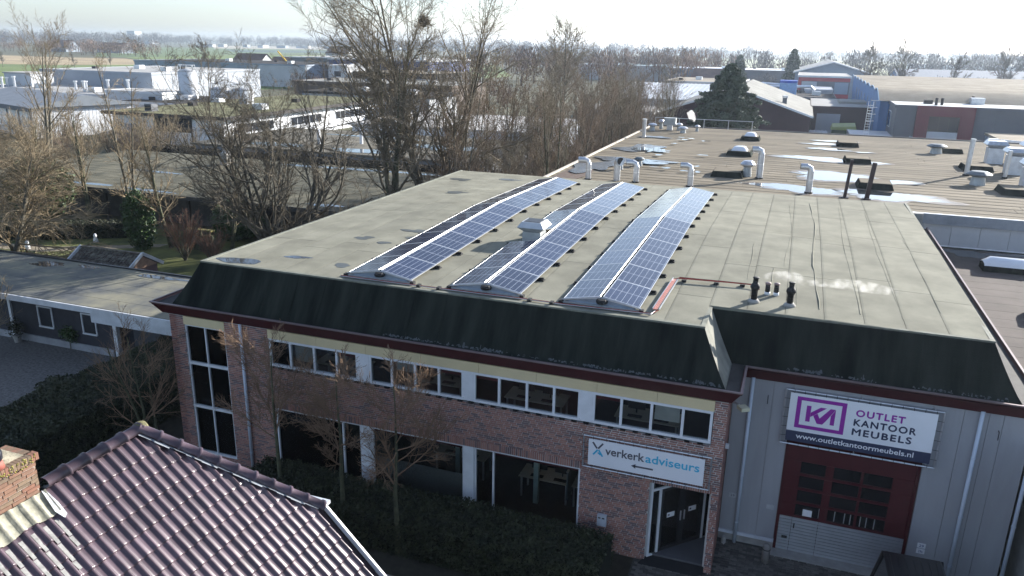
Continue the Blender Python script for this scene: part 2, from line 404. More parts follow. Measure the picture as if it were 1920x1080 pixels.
# ------------------------------------------------------------------ office building
YF, YR = 18.6, 20.43
OB = thing('office_building', 'brick and grey-clad office with black mansard roof, red fascia and solar panels', 'building', (-6, 28, 0))
def rz(x, y):
    gy = min((y-19.43)/(30.1-19.43), (40.45-y)/(40.45-30.1)); gx = min(1, max(0, (x+17.68)/4.2))
    if x > -1: gx *= 1-0.65*(x+1)/6.25
    return ROOF+0.26*max(0, gy)*gx

def lay_bricks(rects, bond=True, Lb=0.22, Hb=0.0625, x_off=0.0):
    out = []
    for (a0, a1, z0, z1) in rects:
        for k in range(int(math.floor(z0/Hb)), int(math.ceil(z1/Hb))):
            za = max(z0, k*Hb+0.0075); zb = min(z1, (k+1)*Hb-0.0075)
            if zb-za < 0.02: continue
            off = (0.11 if k % 2 else 0)+0.04*((k*7) % 3)+x_off
            i0 = int(math.floor((a0-off)/Lb))
            for i in range(i0, int(math.ceil((a1-off)/Lb))):
                p = max(a0, i*Lb+off+0.0075); q = min(a1, (i+1)*Lb+off-0.0075)
                if q-p > 0.03: out.append((p, q, za, zb))
    return out
bw = MB()
front_rects = [(-14.65, -4.55, 2.69, 3.87), (-4.55, -0.82, 2.69, 3.87), (-4.55, -2.62, 0.0, 2.69), (-1.0, -0.82, 0, 2.69), (-1.14, -0.82, 3.87, 5.13),
               (-18.44, -17.88, 0, 5.13), (-16.28, -14.65, 0, 5.13), (-17.88, -16.28, 0, 0.26), (-14.65, -4.55, 0, 0.26)]
for (a, b, c, d) in front_rects: bw.box(a, b, YF+0.004, YF+0.25, c, d)
bw.box(-18.44, -18.2, YF+0.004, 40.3, 0, 5.2); bw.box(-1.06, -0.824, YF+0.25, YR+0.1, 0, 5.13)
bw.box(-14.65, -4.55, YF+0.004, YF+0.25, 2.47, 2.69); bw.box(-2.62, -1.0, YF+0.004, YF+0.25, 2.47, 2.69)
wall = bw.build('brick_wall', mortar, OB)
bl = [('f',)+b for b in lay_bricks(front_rects)]
bl += [('r',)+b for b in lay_bricks([(YF, YR, 0, 5.13)], x_off=0.05)]
# soldier courses over the openings
x = -14.65
while x < -4.58: bl.append(('f', x+0.007, x+0.0555, 2.475, 2.685)); x += 0.0625
x = -2.62
while x < -1.02: bl.append(('f', x+0.007, x+0.0555, 2.475, 2.685)); x += 0.0625
def bdist(b):
    cx = (b[1]+b[2])/2 if b[0] == 'f' else -0.82; cyy = YF if b[0] == 'f' else (b[1]+b[2])/2; cz = (b[3]+b[4])/2
    return cx*cx+cyy*cyy+(cz-CAMZ)**2 + (0 if b[0] == 'f' and b[4]-b[3] < 0.1 and b[2]-b[1] > 0.15 else 900)
bl.sort(key=bdist)
BC = {}
def brick_mesh(dx, dy, dz, m):
    k = (round(dx, 3), round(dy, 3), round(dz, 3), m.name)
    if k not in BC:
        e = 0.004
        BC[k] = MB().hexa([(-dx/2, dy/2, -dz/2), (dx/2, dy/2, -dz/2), (dx/2, dy/2, dz/2), (-dx/2, dy/2, dz/2)],
                          [(-dx/2+e, -dy/2, -dz/2+e), (dx/2-e, -dy/2, -dz/2+e), (dx/2-e, -dy/2, dz/2-e), (-dx/2+e, -dy/2, dz/2-e)]).mesh(m)
    return BC[k]
restb = MB()
for n, (fc, p, q, za, zb) in enumerate(bl):
    pr = rnd.uniform(-0.002, 0.002)
    if n < 300 and fc == 'f':
        put('brick', brick_mesh(q-p, 0.03, zb-za, brick_o), wall, ((p+q)/2, YF+0.004+pr, (za+zb)/2))
    elif fc == 'f': restb.box(p, q, YF-0.011+pr, YF+0.01, za, zb)
    else: restb.box(-0.83, -0.809+pr, p, q, za, zb)
setprops(restb.build('bricks', brick_i, wall), kind='stuff')

def window(parent, xs, z0, z1, y, fw=0.07, name='window', gm=None, fm=None, post=None):
    """frame standing in the wall plane with one pane between each pair of uprights"""
    w = MB(); fm = fm or white_pvc; gm = gm or glass
    x0, x1 = xs[0], xs[-1]
    w.box(x0, x1, y-0.025, y+0.06, z1-fw, z1); w.box(x0, x1, y-0.045, y+0.06, z0, z0+fw)
    for i, xx in enumerate(xs):
        a, b = (xx, xx+fw) if i == 0 else ((xx-fw, xx) if i == len(xs)-1 else (xx-fw/2, xx+fw/2))
        w.box(a, b, y-0.022, y+0.058, z0+fw, z1-fw)
    o = w.build(name, fm, parent)
    for i in range(len(xs)-1):
        a = xs[i]+(fw if i == 0 else fw/2); b = xs[i+1]-(fw if i == len(xs)-2 else fw/2)
        BX(a-.004, b+.004, y+0.018, y+0.026, z0+fw-.004, z1-fw+.004).build('pane', gm, o)
    return o
for xs in ([-14.62, -13.85, -13.0, -12.21, -11.48], [-11.1, -10.35, -9.59, -8.83, -8.05], [-7.76, -6.98, -6.16, -5.38, -4.63], [-4.3, -3.52, -2.72, -1.91, -1.16]):
    window(OB, xs, 3.94, 4.84, YF)
for a, b in ((-11.48, -11.1), (-8.05, -7.76), (-4.63, -4.3)): BX(a+.001, b-.001, YF-0.03, YF+0.06, 3.94, 4.84).build('white_post', white_pvc, OB)
xs = [-14.65, -12.9, -11.2, -9.4, -7.6, -5.9, -4.2, -2.6, -1.14]
for a, b in zip(xs[:-1], xs[1:]): BX(a+.004, b-.004, YF-0.02, YF+0.1, 4.842, 5.13).build('cream_panel', cream, OB)
BX(-17.88, -16.28, YF-0.02, YF+0.1, 4.85, 5.13).build('cream_panel', cream, OB)
x = -14.65
while x < -1.2:
    BX(x+.004, min(x+0.146, -1.15), YF-0.06, YF+0.05, 3.872, 3.937).build('sill_tile', black_sill, OB); x += 0.15*2.25
# tall corner window and the shop-front windows
for z0, z1 in ((0.26, 1.95), (1.96, 3.5), (3.51, 4.84)): window(OB, [-17.87, -17.1, -16.29], z0, z1, YF+0.05, 0.042)
window(OB, [-14.6, -12.15, -11.5], 0.27, 2.46, YF+0.06, 0.05)
window(OB, [-11.14, -8.07], 0.27, 2.46, YF+0.06, 0.05)
window(OB, [-7.74, -7.15, -4.56], 0.27, 2.46, YF+0.06, 0.05)
for a, b in ((-11.49, -11.15), (-8.06, -7.75)): BX(a, b, YF-0.01, YF+0.2, 0.1, 2.468).build('white_post', white_pvc, OB)
frost = mat('frosted_foil', (0.26, 0.28, 0.28), 0.6, 0, 0.05)
BX(-11.08, -8.13, YF+0.10, YF+0.11, 0.33, 1.45).build('frosted_foil', frost, OB); BX(-14.5, -12.2, YF+0.10, YF+0.11, 0.33, 1.40).build('frosted_foil', frost, OB)
blind = mat('red_blind', (0.10, 0.012, 0.02), 0.7)
for a, b in ((-12.15, -11.55), (-8.78, -8.15), (-7.7, -7.02), (-4.22, -3.56)): BX(a, b, YF+0.09, YF+0.11, 4.62, 4.78).build('roller_blind', blind, OB)
for a, b in ((-7.1, -4.6), (-11.1, -8.1)): BX(a, b, YF+0.115, YF+0.135, 2.30, 2.42).build('roller_blind', blind, OB)
# angled entrance
ex0, ey0, ex1, ey1 = -2.60, 18.74, -1.04, 20.36
ed = Vector((ex1-ex0, ey1-ey0, 0)); eL = ed.length; ed.normalize(); en = Vector((ed.y, -ed.x, 0))
def ebox(mb, t0, t1, z0, z1, d0=-0.03, d1=0.03):
    a = Vector((ex0, ey0, 0)); b = [a+ed*t0+en*d0, a+ed*t1+en*d0, a+ed*t1+en*d1, a+ed*t0+en*d1]
    return mb.hexa([(p.x, p.y, z0) for p in b], [(p.x, p.y, z1) for p in b])
ef = MB()
for t0, t1, z0, z1 in ((0, .07, .03, 2.46), (.30, .37, .10, 2.1), (eL-.37, eL-.30, .10, 2.1), (eL-.07, eL, .03, 2.46), (.07, eL-.07, 2.1, 2.17), (.07, .30, .03, .10), (eL-.30, eL-.07, .03, .10)):
    ebox(ef, t0, t1, z0, z1, -0.035, 0.045)
ent = ef.build('entrance_frame', white_pvc, OB)
for t0, t1, z0, z1 in ((.07, .30, .10, 2.1), (eL-.30, eL-.07, .10, 2.1), (.07, eL-.07, 2.17, 2.46)): ebox(MB(), t0+.002, t1-.002, z0+.002, z1-.002, -.004, .004).build('pane', glass, ent)
mid = eL/2
for t0, t1 in ((.375, mid-.005), (mid+.005, eL-.375)):
    dm = MB(); ebox(dm, t0, t0+.09, .04, 2.09); ebox(dm, t1-.09, t1, .04, 2.09); ebox(dm, t0+.09, t1-.09, .04, .2); ebox(dm, t0+.09, t1-.09, 1.99, 2.09)
    d = dm.build('door', dark_frame, OB)
    ebox(MB(), t0+.088, t1-.088, .198, 1.992, -.004, .004).build('pane', glass, d)
    hx = t1-.06 if t0 < mid-.2 else t0+.06
    ebox(MB(), hx-.015, hx+.015, .95, 1.25, .05, .08).build('handle', alu, d)
    s0 = (t0+t1)/2
    ebox(MB(), s0-.13, s0+.13, 1.12, 1.27, .012, .02).build('notice', mat('paper', (0.8, 0.8, 0.8), 0.7, 0, 0.02), d)
    ebox(MB(), s0-.10, s0-.04, 1.17, 1.22, .021, .024).build('notice_mark', mat('print_dark', (0.03, 0.03, 0.06), 0.7), d)
BX(-2.62, -1.0, YF+0.26, YR, 2.44, 2.47).build('porch_ceiling', white_pvc, OB)
MB().prism([(-2.75, 18.35), (-1.2, 18.35), (-0.9, 18.6), (-0.9, 20.3), (-1.06, 20.36), (-2.62, 18.74)], 0.012, 0.045).build('entrance_mat', mat('door_mat', (0.018, 0.018, 0.02), 0.95), OB)
# mail box and wall lamp on the brickwork
mb_ = BX(-3.98, -3.72, YF-0.12, YF-0.012, 0.86, 1.2).build('letter_box', mat('box_grey', (0.45, 0.47, 0.5), 0.5), OB)
BX(-3.95, -3.88, YF-0.126, YF-0.12, 1.1, 1.14).build('slot', dark_frame, mb_); BX(-3.84, -3.77, YF-0.126, YF-0.12, 1.1, 1.14).build('slot', dark_frame, mb_)
BX(-18.4, -0.82, YF+0.3, YF+0.32, 5.13, 5.3).build('wall_head', inside, OB)

# fascia: a board sloping in from the gutter lip to the wall
def sweep(path, prof_out, m, name, parent):
    """path: list of (x,y); prof_out: list of (outward offset, z). mitred sweep"""
    n = len(path); mb = MB(); rings = []
    for i in range(n):
        p = Vector((*path[i], 0)); ds = []
        if i > 0: ds.append((p-Vector((*path[i-1], 0))).normalized())
        if i < n-1: ds.append((Vector((*path[i+1], 0))-p).normalized())
        ns = [Vector((d.y, -d.x, 0)) for d in ds]
        nn = ns[0] if len(ns) == 1 else (ns[0]+ns[1])/(1+ns[0].dot(ns[1]))
        rings.append([(p.x+nn.x*o, p.y+nn.y*o, z) for o, z in prof_out])
    k = len(prof_out); vs = [v for r in rings for v in r]; fs = []
    for i in range(n-1):
        for j in range(k): fs.append((i*k+j, i*k+(j+1) % k, (i+1)*k+(j+1) % k, (i+1)*k+j))
    fs += [tuple(range(k-1, -1, -1)), tuple((n-1)*k+j for j in range(k))]
    return mb.add(vs, fs).build(name, m, parent)
FPATH = [(-18.9, 40.6), (-18.9, 18.3), (-0.51, 18.3), (-0.51, 20.12), (6.42, 20.12), (6.42, 41.2)]
sweep(FPATH, [(0, 5.56), (-0.24, 5.17), (-0.27, 5.17), (-0.27, 5.25), (-0.035, 5.56)], red_board, 'fascia_board', OB)
sweep(FPATH, [(0.012, 5.545), (0.012, 5.585), (-0.05, 5.585), (-0.05, 5.565), (-0.003, 5.561)], mat('zinc_trim', (0.20, 0.15, 0.15), 0.45, 0.3, 0.1), 'gutter_trim', OB)
RE = [(-17.68, 40.45), (-17.68, 19.43), (-1.655, 19.43), (-1.655, 21.17), (5.25, 21.17), (5.25, 40.45)]
FT = [(-18.27, 41.0), (-18.27, 18.57), (-0.92, 18.57), (-0.92, 20.38), (5.92, 20.38), (5.92, 41.0)]
gt = MB()
for i in range(5):
    a, b = FPATH[i], FPATH[i+1]; c, d = FT[i], FT[i+1]
    gt.add([(a[0], a[1], 5.50), (b[0], b[1], 5.50), (d[0], d[1], 5.505), (c[0], c[1], 5.505)], [(0, 1, 2, 3)])
# keep the gutter floor inside the lip
gt.v = [(min(max(v[0], -18.87), 6.39), max(v[1], 18.33), v[2]) for v in gt.v]
gt.build('gutter', mat('gutter_felt', (0.03, 0.03, 0.03), 0.8, 0, 0.4, 2), OB)
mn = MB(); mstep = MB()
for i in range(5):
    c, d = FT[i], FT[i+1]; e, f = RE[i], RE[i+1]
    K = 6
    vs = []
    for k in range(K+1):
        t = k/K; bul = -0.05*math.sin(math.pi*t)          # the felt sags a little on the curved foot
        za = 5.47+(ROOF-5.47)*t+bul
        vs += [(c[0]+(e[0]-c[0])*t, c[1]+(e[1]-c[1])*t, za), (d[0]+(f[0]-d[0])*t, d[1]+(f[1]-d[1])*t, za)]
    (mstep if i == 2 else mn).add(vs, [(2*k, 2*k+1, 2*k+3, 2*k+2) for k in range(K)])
mans = mn.build('mansard', felt_black, OB); mstep.build('mansard_return', mat('felt_sunlit', (0.21, 0.21, 0.18), 0.9, 0, 0.25, 1.5, spec=0.1), OB)  # sunlit step face gets a paler felt, its light put into the colour
# laps between the felt sheets on the mansard
def lap(x, y0, y1):
    P = [(x, y0+(y1-y0)*t-.003, 5.47+(ROOF-5.47)*t-0.05*math.sin(math.pi*t)+.004) for t in [k/6 for k in range(7)]]
    m_ = MB()
    for a, b in zip(P[:-1], P[1:]): m_.beam(a, b, .05, .012)
    m_.build('felt_lap', felt_black, mans)
x = -17.0
while x < -1.8: lap(x, 18.57, 19.43); x += rnd.uniform(.98, 1.06)
x = -0.4
while x < 5.1: lap(x, 20.38, 21.17); x += rnd.uniform(.98, 1.06)
# lime streaks along the mansard foot
lime = mat('lime_stain', (0.09, 0.10, 0.105), 0.9, 0, 0.3, 5)
ls = MB()
cl = [(-10.2, .3), (-9.4, .35), (-8.0, .4), (-7.3, .2), (-6.0, .5), (-4.9, .5), (-3.7, .45), (-2.4, .5), (-1.5, .2), (0.9, .25), (1.1, .1), (2.2, .3), (3.9, .3), (4.9, .4)]
for _ in range(420):
    c0 = rnd.choice(cl); X = rnd.gauss(*c0); wing = c0[0] < -1.2
    if wing and not -12 < X < -1.1 or not wing and not -.3 < X < 5.7: continue
    t0 = rnd.uniform(0.03, 0.075); hh = rnd.uniform(0.008, 0.04)*(3 if rnd.random() < 0.02 else 1); w = rnd.uniform(0.02, 0.10)
    y0, y1 = (18.57, 19.43) if wing else (20.38, 21.17)
    def onm(t): return (y0+(y1-y0)*t-0.004, 5.47+(ROOF-5.47)*t-0.05*math.sin(math.pi*t)+0.008)
    a = onm(t0); b = onm(t0+hh)
    ls.add([(X, a[0], a[1]), (X+w, a[0], a[1]), (X+w*0.7, b[0], b[1]), (X+w*0.2, b[0], b[1])], [(0, 1, 2, 3)])
setprops(ls.build('lime_stain', lime, mans), kind='stuff')

# roof deck and its felt sheets
dk = MB(); gx = [-17.68, -13.48, -9, -4.5, -1.655, -1.0, 2, 5.25]; gy = [21.17, 25.6, 30.1, 35.3, 40.45]
for i in range(len(gx)-1):
    ys = ([19.43] if gx[i+1] <= -1.6 else [])+gy
    for j in range(len(ys)-1):
        q = [(gx[i], ys[j]), (gx[i+1], ys[j]), (gx[i+1], ys[j+1]), (gx[i], ys[j+1])]
        dk.hexa([(a, b, rz(a, b)-0.3) for a, b in q], [(a, b, rz(a, b)-0.035) for a, b in q])
roof = dk.build('roof', felt_deck, OB)
NS = 23; W = (5.25+17.68)/NS
for i in range(NS):
    x0 = -17.68+i*W; x1 = x0+W
    ya = 19.43 if x1 < -1.6 else 21.17
    if x0 < -1.655 < x1: x1b = x1
    y = ya; first = True
    while y < 40.44:
        ln = rnd.uniform(2.2, 4.5) if first else rnd.uniform(4.5, 7.5); first = False
        y2 = min(40.45, y+ln)
        if 40.45-y2 < 1.2: y2 = 40.45
        ys = sorted([y]+[c for c in (30.1,) if y+.05 < c < y2-.05]+[y2])
        g = 0.006; vs = []; fs = []
        for yy in ys:
            e = 0.012 if yy == y else (-0.012 if yy == y2 and y2 < 40.4 else 0)
            for xx, up in ((x0+g, 0.004), (x0+g+0.06, 0.010), (x1-g-0.05, 0.006), (x1-g, 0.006)):
                vs.append((xx, yy+e, rz(xx, yy)+up+rnd.uniform(0, 0.002)))
            vs += [(x1-g, yy+e, rz(x1, yy)-0.003), (x0+g, yy+e, rz(x0, yy)-0.003)]
        for k in range(len(ys)-1):
            for j in range(6): fs.append((k*6+j, k*6+(j+1) % 6, (k+1)*6+(j+1) % 6, (k+1)*6+j))
        fs += [(5, 4, 3, 2, 1, 0), tuple((len(ys)-1)*6+j for j in range(6))]
        if not (x0 < -1.655 and x1 > -1.66 and y < 21):
            MB().add(vs, fs).build('felt_sheet', felt, roof)
        y = y2
BX(-2.73, -1.66, 19.44, 21.165, ROOF-.003, ROOF+.008).build('felt_sheet', felt, roof)
def wrinkle(pts, r0):
    P = []
    for i in range(len(pts)-1):
        a = Vector(pts[i]); b = Vector(pts[i+1])
        for k in range(8): P.append(a.lerp(b, k/8))
    P = [(p.x+rnd.uniform(-.02, .02), p.y, rz(p.x, p.y)+0.006) for p in P]
    MB().tube(P, [r0*rnd.uniform(0.3, 0.7) for _ in P], 6).build('felt_wrinkle', felt, roof)
wrinkle([(1.15, 22, 0), (0.98, 27, 0), (1.1, 33, 0), (0.9, 39, 0)], 0.045)
wrinkle([(0.1, 26, 0), (0.25, 31, 0), (0.05, 38, 0)], 0.022); wrinkle([(2.2, 22, 0), (2.05, 30, 0), (2.2, 39, 0)], 0.024)
wrinkle([(3.25, 22, 0), (3.1, 30, 0), (3.25, 38, 0)], 0.022); wrinkle([(4.3, 23, 0), (4.2, 33, 0)], 0.02); wrinkle([(-0.9, 24, 0), (-1.0, 29, 0)], 0.02)
wrinkle([(-0.2, 23.5, 0), (-0.2, 26, 0)], 0.03); wrinkle([(0.55, 22.2, 0), (0.55, 25.5, 0)], 0.03)
roof_edge = mat('roof_edge_strip', (0.17, 0.175, 0.14), 0.85, 0, 0.2, 3)
sweep(RE, [(0.02, ROOF-0.02), (0.02, ROOF+0.03), (-0.10, ROOF+0.034), (-0.12, ROOF-0.01)], roof_edge, 'edge_strip', OB)
water = puddle_mat()
def puddle(name, cx, cy_, rx, ry, z, seed, n=40, m=None, amp=0.45, parent=None, streak=False):
    r = random.Random(seed); ph = [(r.uniform(0, 6.28), r.uniform(.5, 1)) for _ in range(6)]
    pts = []
    for k in range(n):
        a = 2*math.pi*k/n
        q = 1+amp*sum(w*math.sin((j+2)*a+p)/(j+1.5) for j, (p, w) in enumerate(ph))
        if streak: q *= 1+abs(math.cos(a))*r.uniform(-.32, .28)
        x = cx+rx*q*math.cos(a); y = cy_+ry*min(q, 1.15)*math.sin(a)
        pts.append((x, y))
    me = bpy.data.meshes.new('m')
    me.from_pydata([(x, y, z if not callable(z) else z(x, y)) for x, y in pts], [], [tuple(range(n))]); me.materials.append(m or water); me.update()
    return setprops(put(name, me, parent), kind='structure' if parent is None else None)
damp = mat('damp_felt', (0.085, 0.09, 0.08), 0.35, 0, 0.2, 2, spec=0.6)
zz = lambda x, y: rz(x, y)+0.016
puddle('puddle', -16.6, 19.95, 0.75, 0.33, zz, 1, amp=0.2); puddle('puddle', -15.1, 21.0, 0.45, 0.15, zz, 2)
for k, (a, b, c, d) in enumerate([(-14.3, 24.0, .35, .22), (-12.9, 25.5, .5, .25), (-13.3, 23.6, .25, .15), (-12.4, 24.6, .55, .2), (-14.9, 33.5, .6, .3), (-16.4, 37.5, .5, .4), (-14.0, 38.4, .7, .25), (-13.2, 20.7, .3, .2)]):
    puddle('damp_patch', a, b, c, d, zz, 20+k, m=damp, parent=roof)

# right wing wall: cladding panels, big door, pipes
wall_in = MB().box(-0.8, 0.72, YR+0.06, YR+0.2, 0, 5.2).box(4.05, 6.2, YR+0.06, YR+0.2, 0, 5.2).box(0.72, 4.05, YR+0.06, YR+0.2, 3.5, 5.2)
wall_in.build('wing_wall', concrete, OB)
def cladmat():
    m = mat('rib_cladding', (0.35, 0.355, 0.375), 0.5, 0.1, 0.09, 1.2, stretch=(1.5, 1, 0.25))
    nt = m.node_tree; N = nt.nodes; L = nt.links; b = N['Principled BSDF']
    wv = N.new('ShaderNodeTexWave'); wv.bands_direction = 'X'; wv.inputs['Scale'].default_value = 12.0
    g = N.new('ShaderNodeNewGeometry'); L.new(g.outputs['Position'], wv.inputs['Vector'])
    bp = N.new('ShaderNodeBump'); bp.inputs['Strength'].default_value = 0.25; bp.inputs['Distance'].default_value = 0.01
    L.new(wv.outputs['Fac'], bp.inputs['Height']); L.new(bp.outputs[0], b.inputs['Normal']); return m
rib = cladmat()

px = [-0.80, -0.35, 0.22, 0.71]
for a, b in zip(px[:-1], px[1:]): BX(a+.005, b-.005, YR, YR+.055, 0.34, 5.2).build('cladding_panel', rib, OB)
BX(0.725, 2.37, YR, YR+.055, 3.51, 5.2).build('cladding_panel', rib, OB); BX(2.38, 4.05, YR, YR+.055, 3.51, 5.2).build('cladding_panel', rib, OB)
px = [4.06, 4.75, 5.3, 5.62, 6.25]
for a, b in zip(px[:-1], px[1:]): BX(a+.005, b-.005, YR, YR+.055, 0.34, 5.2).build('cladding_panel', rib, OB)
for a, b in ((-0.8, 0.72), (4.05, 6.25)):
    BX(a, b, YR-.04, YR+.06, 0.25, 0.335).build('base_trim', mat('light_trim', (0.6, 0.63, 0.68), 0.4), OB); BX(a, b, YR+.01, YR+.06, 0, 0.25).build('plinth', concrete, OB)
# sectional door
od = MB().box(0.72, 0.80, YR+.02, YR+.14, 0, 3.5).box(3.97, 4.05, YR+.02, YR+.14, 0, 3.5).box(0.8, 3.97, YR+.02, YR+.14, 3.42, 3.5).build('overhead_door', red_board, OB)
door_red = mat('door_red', (0.075, 0.011, 0.016), 0.45, 0, 0.1, 2)
cols = [(1.18, 1.80), (2.02, 2.68), (2.76, 3.45)]; rows = [1.22, 1.66, 2.10, 2.54]; rh = 0.34
def dsec(z0, z1, name, m):
    mb = MB(); wr = [z for z in rows if z0 <= z < z1]
    if wr:
        za, zb = wr[0], wr[0]+rh
        mb.box(0.8, 3.97, YR+.06, YR+.10, z0, za).box(0.8, 3.97, YR+.06, YR+.10, zb, z1)
        xe = [0.8]+[c for ab in cols for c in ab]+[3.97]
        for k in range(0, len(xe), 2): mb.box(xe[k], xe[k+1], YR+.06, YR+.10, za, zb)
    else: mb.box(0.8, 3.97, YR+.06, YR+.10, z0, z1)
    o = mb.build(name, m, od)
for k in range(4): dsec(1.13+0.44*k+.003, 1.13+0.44*(k+1)-.003, 'door_section', door_red)
dsec(1.13+1.763, 3.42, 'door_section', door_red)
for z in rows:
    for (a, b) in cols:
        fr = MB().box(a-.008, b+.008, YR+.05, YR+.06, z-.008, z).box(a-.008, b+.008, YR+.05, YR+.06, z+rh, z+rh+.008).box(a-.008, a, YR+.05, YR+.06, z, z+rh).box(b, b+.008, YR+.05, YR+.06, z, z+rh)
        fr.box(a, b, YR+.082, YR+.088, z, z+rh)
        fr.build('door_window', mat('door_glass', (0.012, 0.012, 0.014), 0.08, 0, 0.05, spec=0.7), od)
slat_m = mat('door_slat', (0.42, 0.44, 0.47), 0.35, 0.5, 0.06, 3)
for k in range(11):
    z = 0.03+k*0.1
    for a, b in ((0.8, 1.13), (1.14, 1.82), (1.83, 3.97)):
        MB().hexa([(a, YR+.10, z+.004), (b, YR+.10, z+.004), (b, YR+.10, z+.096), (a, YR+.10, z+.096)], [(a, YR+.055, z+.012), (b, YR+.055, z+.012), (b, YR+.066, z+.088), (a, YR+.066, z+.088)]).build('door_slat', slat_m, od)
for a in (1.8, 2.0, 2.2, 2.45, 2.6, 2.85, 3.0, 3.2): 
    if not any(p < a < q for p, q in ((1.8, 2.02), (2.68, 2.76))): MB().tube([(a, YR+.077, 1.24), (a, YR+.077, 1.54)], 0.012, 6).build('bar', alu, od)
BX(1.38, 1.62, YR+.03, YR+.044, 1.25, 1.45).build('notice', MATS['paper'], od)
BX(0.92, 1.07, YR+.04, YR+.054, 0.42, 0.50).build('pull_handle', rubber, od); BX(1.19, 1.22, YR+.03, YR+.054, 0.80, 0.95).build('pull_handle', rubber, od)
BX(0.6, 4.2, YR-0.35, YR+0.05, 0.0, 0.05).build('door_threshold', concrete, OB)
def downpipe(x, y, z1, z0=0.0, parent=None):
    p = MB().tube([(x, y, z1), (x, y, z0)], 0.05, 10).build('downpipe', mat('pipe_pvc', (0.52, 0.58, 0.66), 0.4, 0, 0.05), OB, True)
    for z in (0.7, 2.2, 3.9):
        if z0 < z < z1: MB().cyl(x, y, z, z+.03, 0.06, n=10).build('pipe_clip', MATS['pipe_pvc'], p)
downpipe(-15.6, YF-0.09, 5.18); downpipe(-0.33, YR-0.09, 5.2); downpipe(5.12, YR-0.09, 5.2); downpipe(6.32, YR-0.09, 5.2)
print29 = mat('plate_blue_print', (0.06, 0.10, 0.22), 0.6)
def plate(x, z, txt, w=0.2, h=0.14, m=None, pm_=None):
    p = BX(x, x+w, YR-.02, YR-.004, z, z+h).build('number_plate', m or MATS['paper'], OB)
    wall_text('number', txt, x+.045, x+w-.045, z+.035, YR-.021, h-.07, pm_ or print29, p)
plate(4.30, 1.02, '29'); plate(4.30, 0.85, '29a')
plate(-0.62, 1.42, '29', m=mat('plate_dull', (0.45, 0.46, 0.47), 0.7), pm_=mat('plate_dark_print', (0.12, 0.13, 0.15), 0.6)); BX(0.42, 0.62, YR-.02, YR-.004, 1.28, 1.42).build('number_plate', MATS['plate_dull'], OB)
wl = MB().tube([(-0.78, 20.0, 4.55), (-0.60, 19.75, 4.62)], 0.02, 6).build('lamp_bracket', alu, OB)
MB().obox((-0.48, 19.55, 4.62), (0.2, 0.12, 0), (-.14, .2, 0), (0, 0, .1)).build('flood_lamp', mat('lamp_cream', (0.6, 0.58, 0.42), 0.4), wl)
cam_ = BX(-0.81, -0.72, 19.2, 19.3, 3.55, 3.66).build('wall_camera', white_pvc, OB)
for x_, y_ in ((0.1, YR), (5.55, YR)): MB().tube([(x_, y_-.02, 4.72), (x_, y_-.10, 4.70), (x_, y_-.1, 4.5)], 0.012, 6).build('wall_hook', dark_frame, OB)
# hidden sides, floors and rooms seen through the glass
BX(-18.2, 6.0, 40.1, 40.3, 0, 6.4).build('rear_wall', concrete, OB); BX(6.0, 6.2, YR+.2, 40.3, 0, 5.4).build('side_wall', concrete, OB)
BX(-18.2, -1.06, YF+.25, 40.1, 2.75, 3.0).build('floor_slab', carpet, OB); BX(-18.2, -1.06, YF+.25, 27, 0.02, 0.1).build('floor_slab', carpet, OB)
BX(-18.2, -1.06, 24.4, 24.5, 0.1, 5.4).build('room_wall', inside, OB); BX(-1.15, -1.06, YR+.2, 27, 0, 5.4).build('room_wall', inside, OB)
BX(-18.2, -1.06, YF+.26, 24.4, 5.2, 5.3).build('room_ceiling', inside, OB)
BX(-9.0, -8.85, 20.1, 20.25, 0.1, 2.75).build('room_column', mat('pale_green_paint', (0.36, 0.45, 0.42), 0.7), OB); BX(-6.35, -6.2, 20.0, 20.15, 0.1, 2.75).build('room_column', MATS['pale_green_paint'], OB)
BX(-2.75, -2.65, YF+.26, 24.4, 0.1, 2.74).build('room_wall', inside, OB)

BX(-18.19, -16.2, YF+1.3, YF+1.36, 0.1, 5.2).build('room_wall', inside, OB); BX(-17.8, -17.12, YF+.12, YF+.13, .35, 1.2).build('frosted_foil', frost, OB); BX(-17.05, -16.35, YF+.12, YF+.13, .35, 1.2).build('frosted_foil', frost, OB)  # pale wall added close behind the tall corner window to brighten it
for a, b, z in ((-13.75, -13.1, 4.2), (-10.25, -9.7, 4.45), (-2.65, -2.0, 4.3)): BX(a, b, YF+.10, YF+.11, z, 4.76).build('roller_blind', mat('blind_pale', (0.45, 0.45, 0.42), 0.8), OB)

# signs
VS = thing('office_sign', 'long white sign with grey and cyan lettering above the entrance', 'sign', (-2.8, YF, 2.7))
sign_white = mat('sign_white', (0.82, 0.83, 0.85), 0.5, 0, 0.02)
sb = BX(-4.33, -1.24, YF-0.10, YF-0.07, 2.71, 3.49).build('sign_board', sign_white, VS)
fr = MB()
for a, b in (((-4.47, 2.63), (-1.08, 2.63)), ((-1.08, 2.63), (-1.08, 3.57)), ((-1.08, 3.57), (-4.47, 3.57)), ((-4.47, 3.57), (-4.47, 2.63))):
    fr.tube([(a[0], YF-.09, a[1]), (b[0], YF-.09, b[1])], 0.022, 8)
for xx in (-4.3, -2.8, -1.2): fr.tube([(xx, YF-.09, 3.57), (xx, YF-.008, 3.57)], 0.015, 6); fr.tube([(xx, YF-.09, 2.63), (xx, YF-.008, 2.63)], 0.015, 6)
fr.build('tube_frame', galv, VS)
tie = MB()
for i in range(9):
    xx = -4.2+i*0.36; tie.tube([(xx, YF-.085, 3.45), (xx, YF-.12, 3.59)], 0.006, 4); tie.tube([(xx, YF-.085, 2.75), (xx, YF-.12, 2.61)], 0.006, 4)
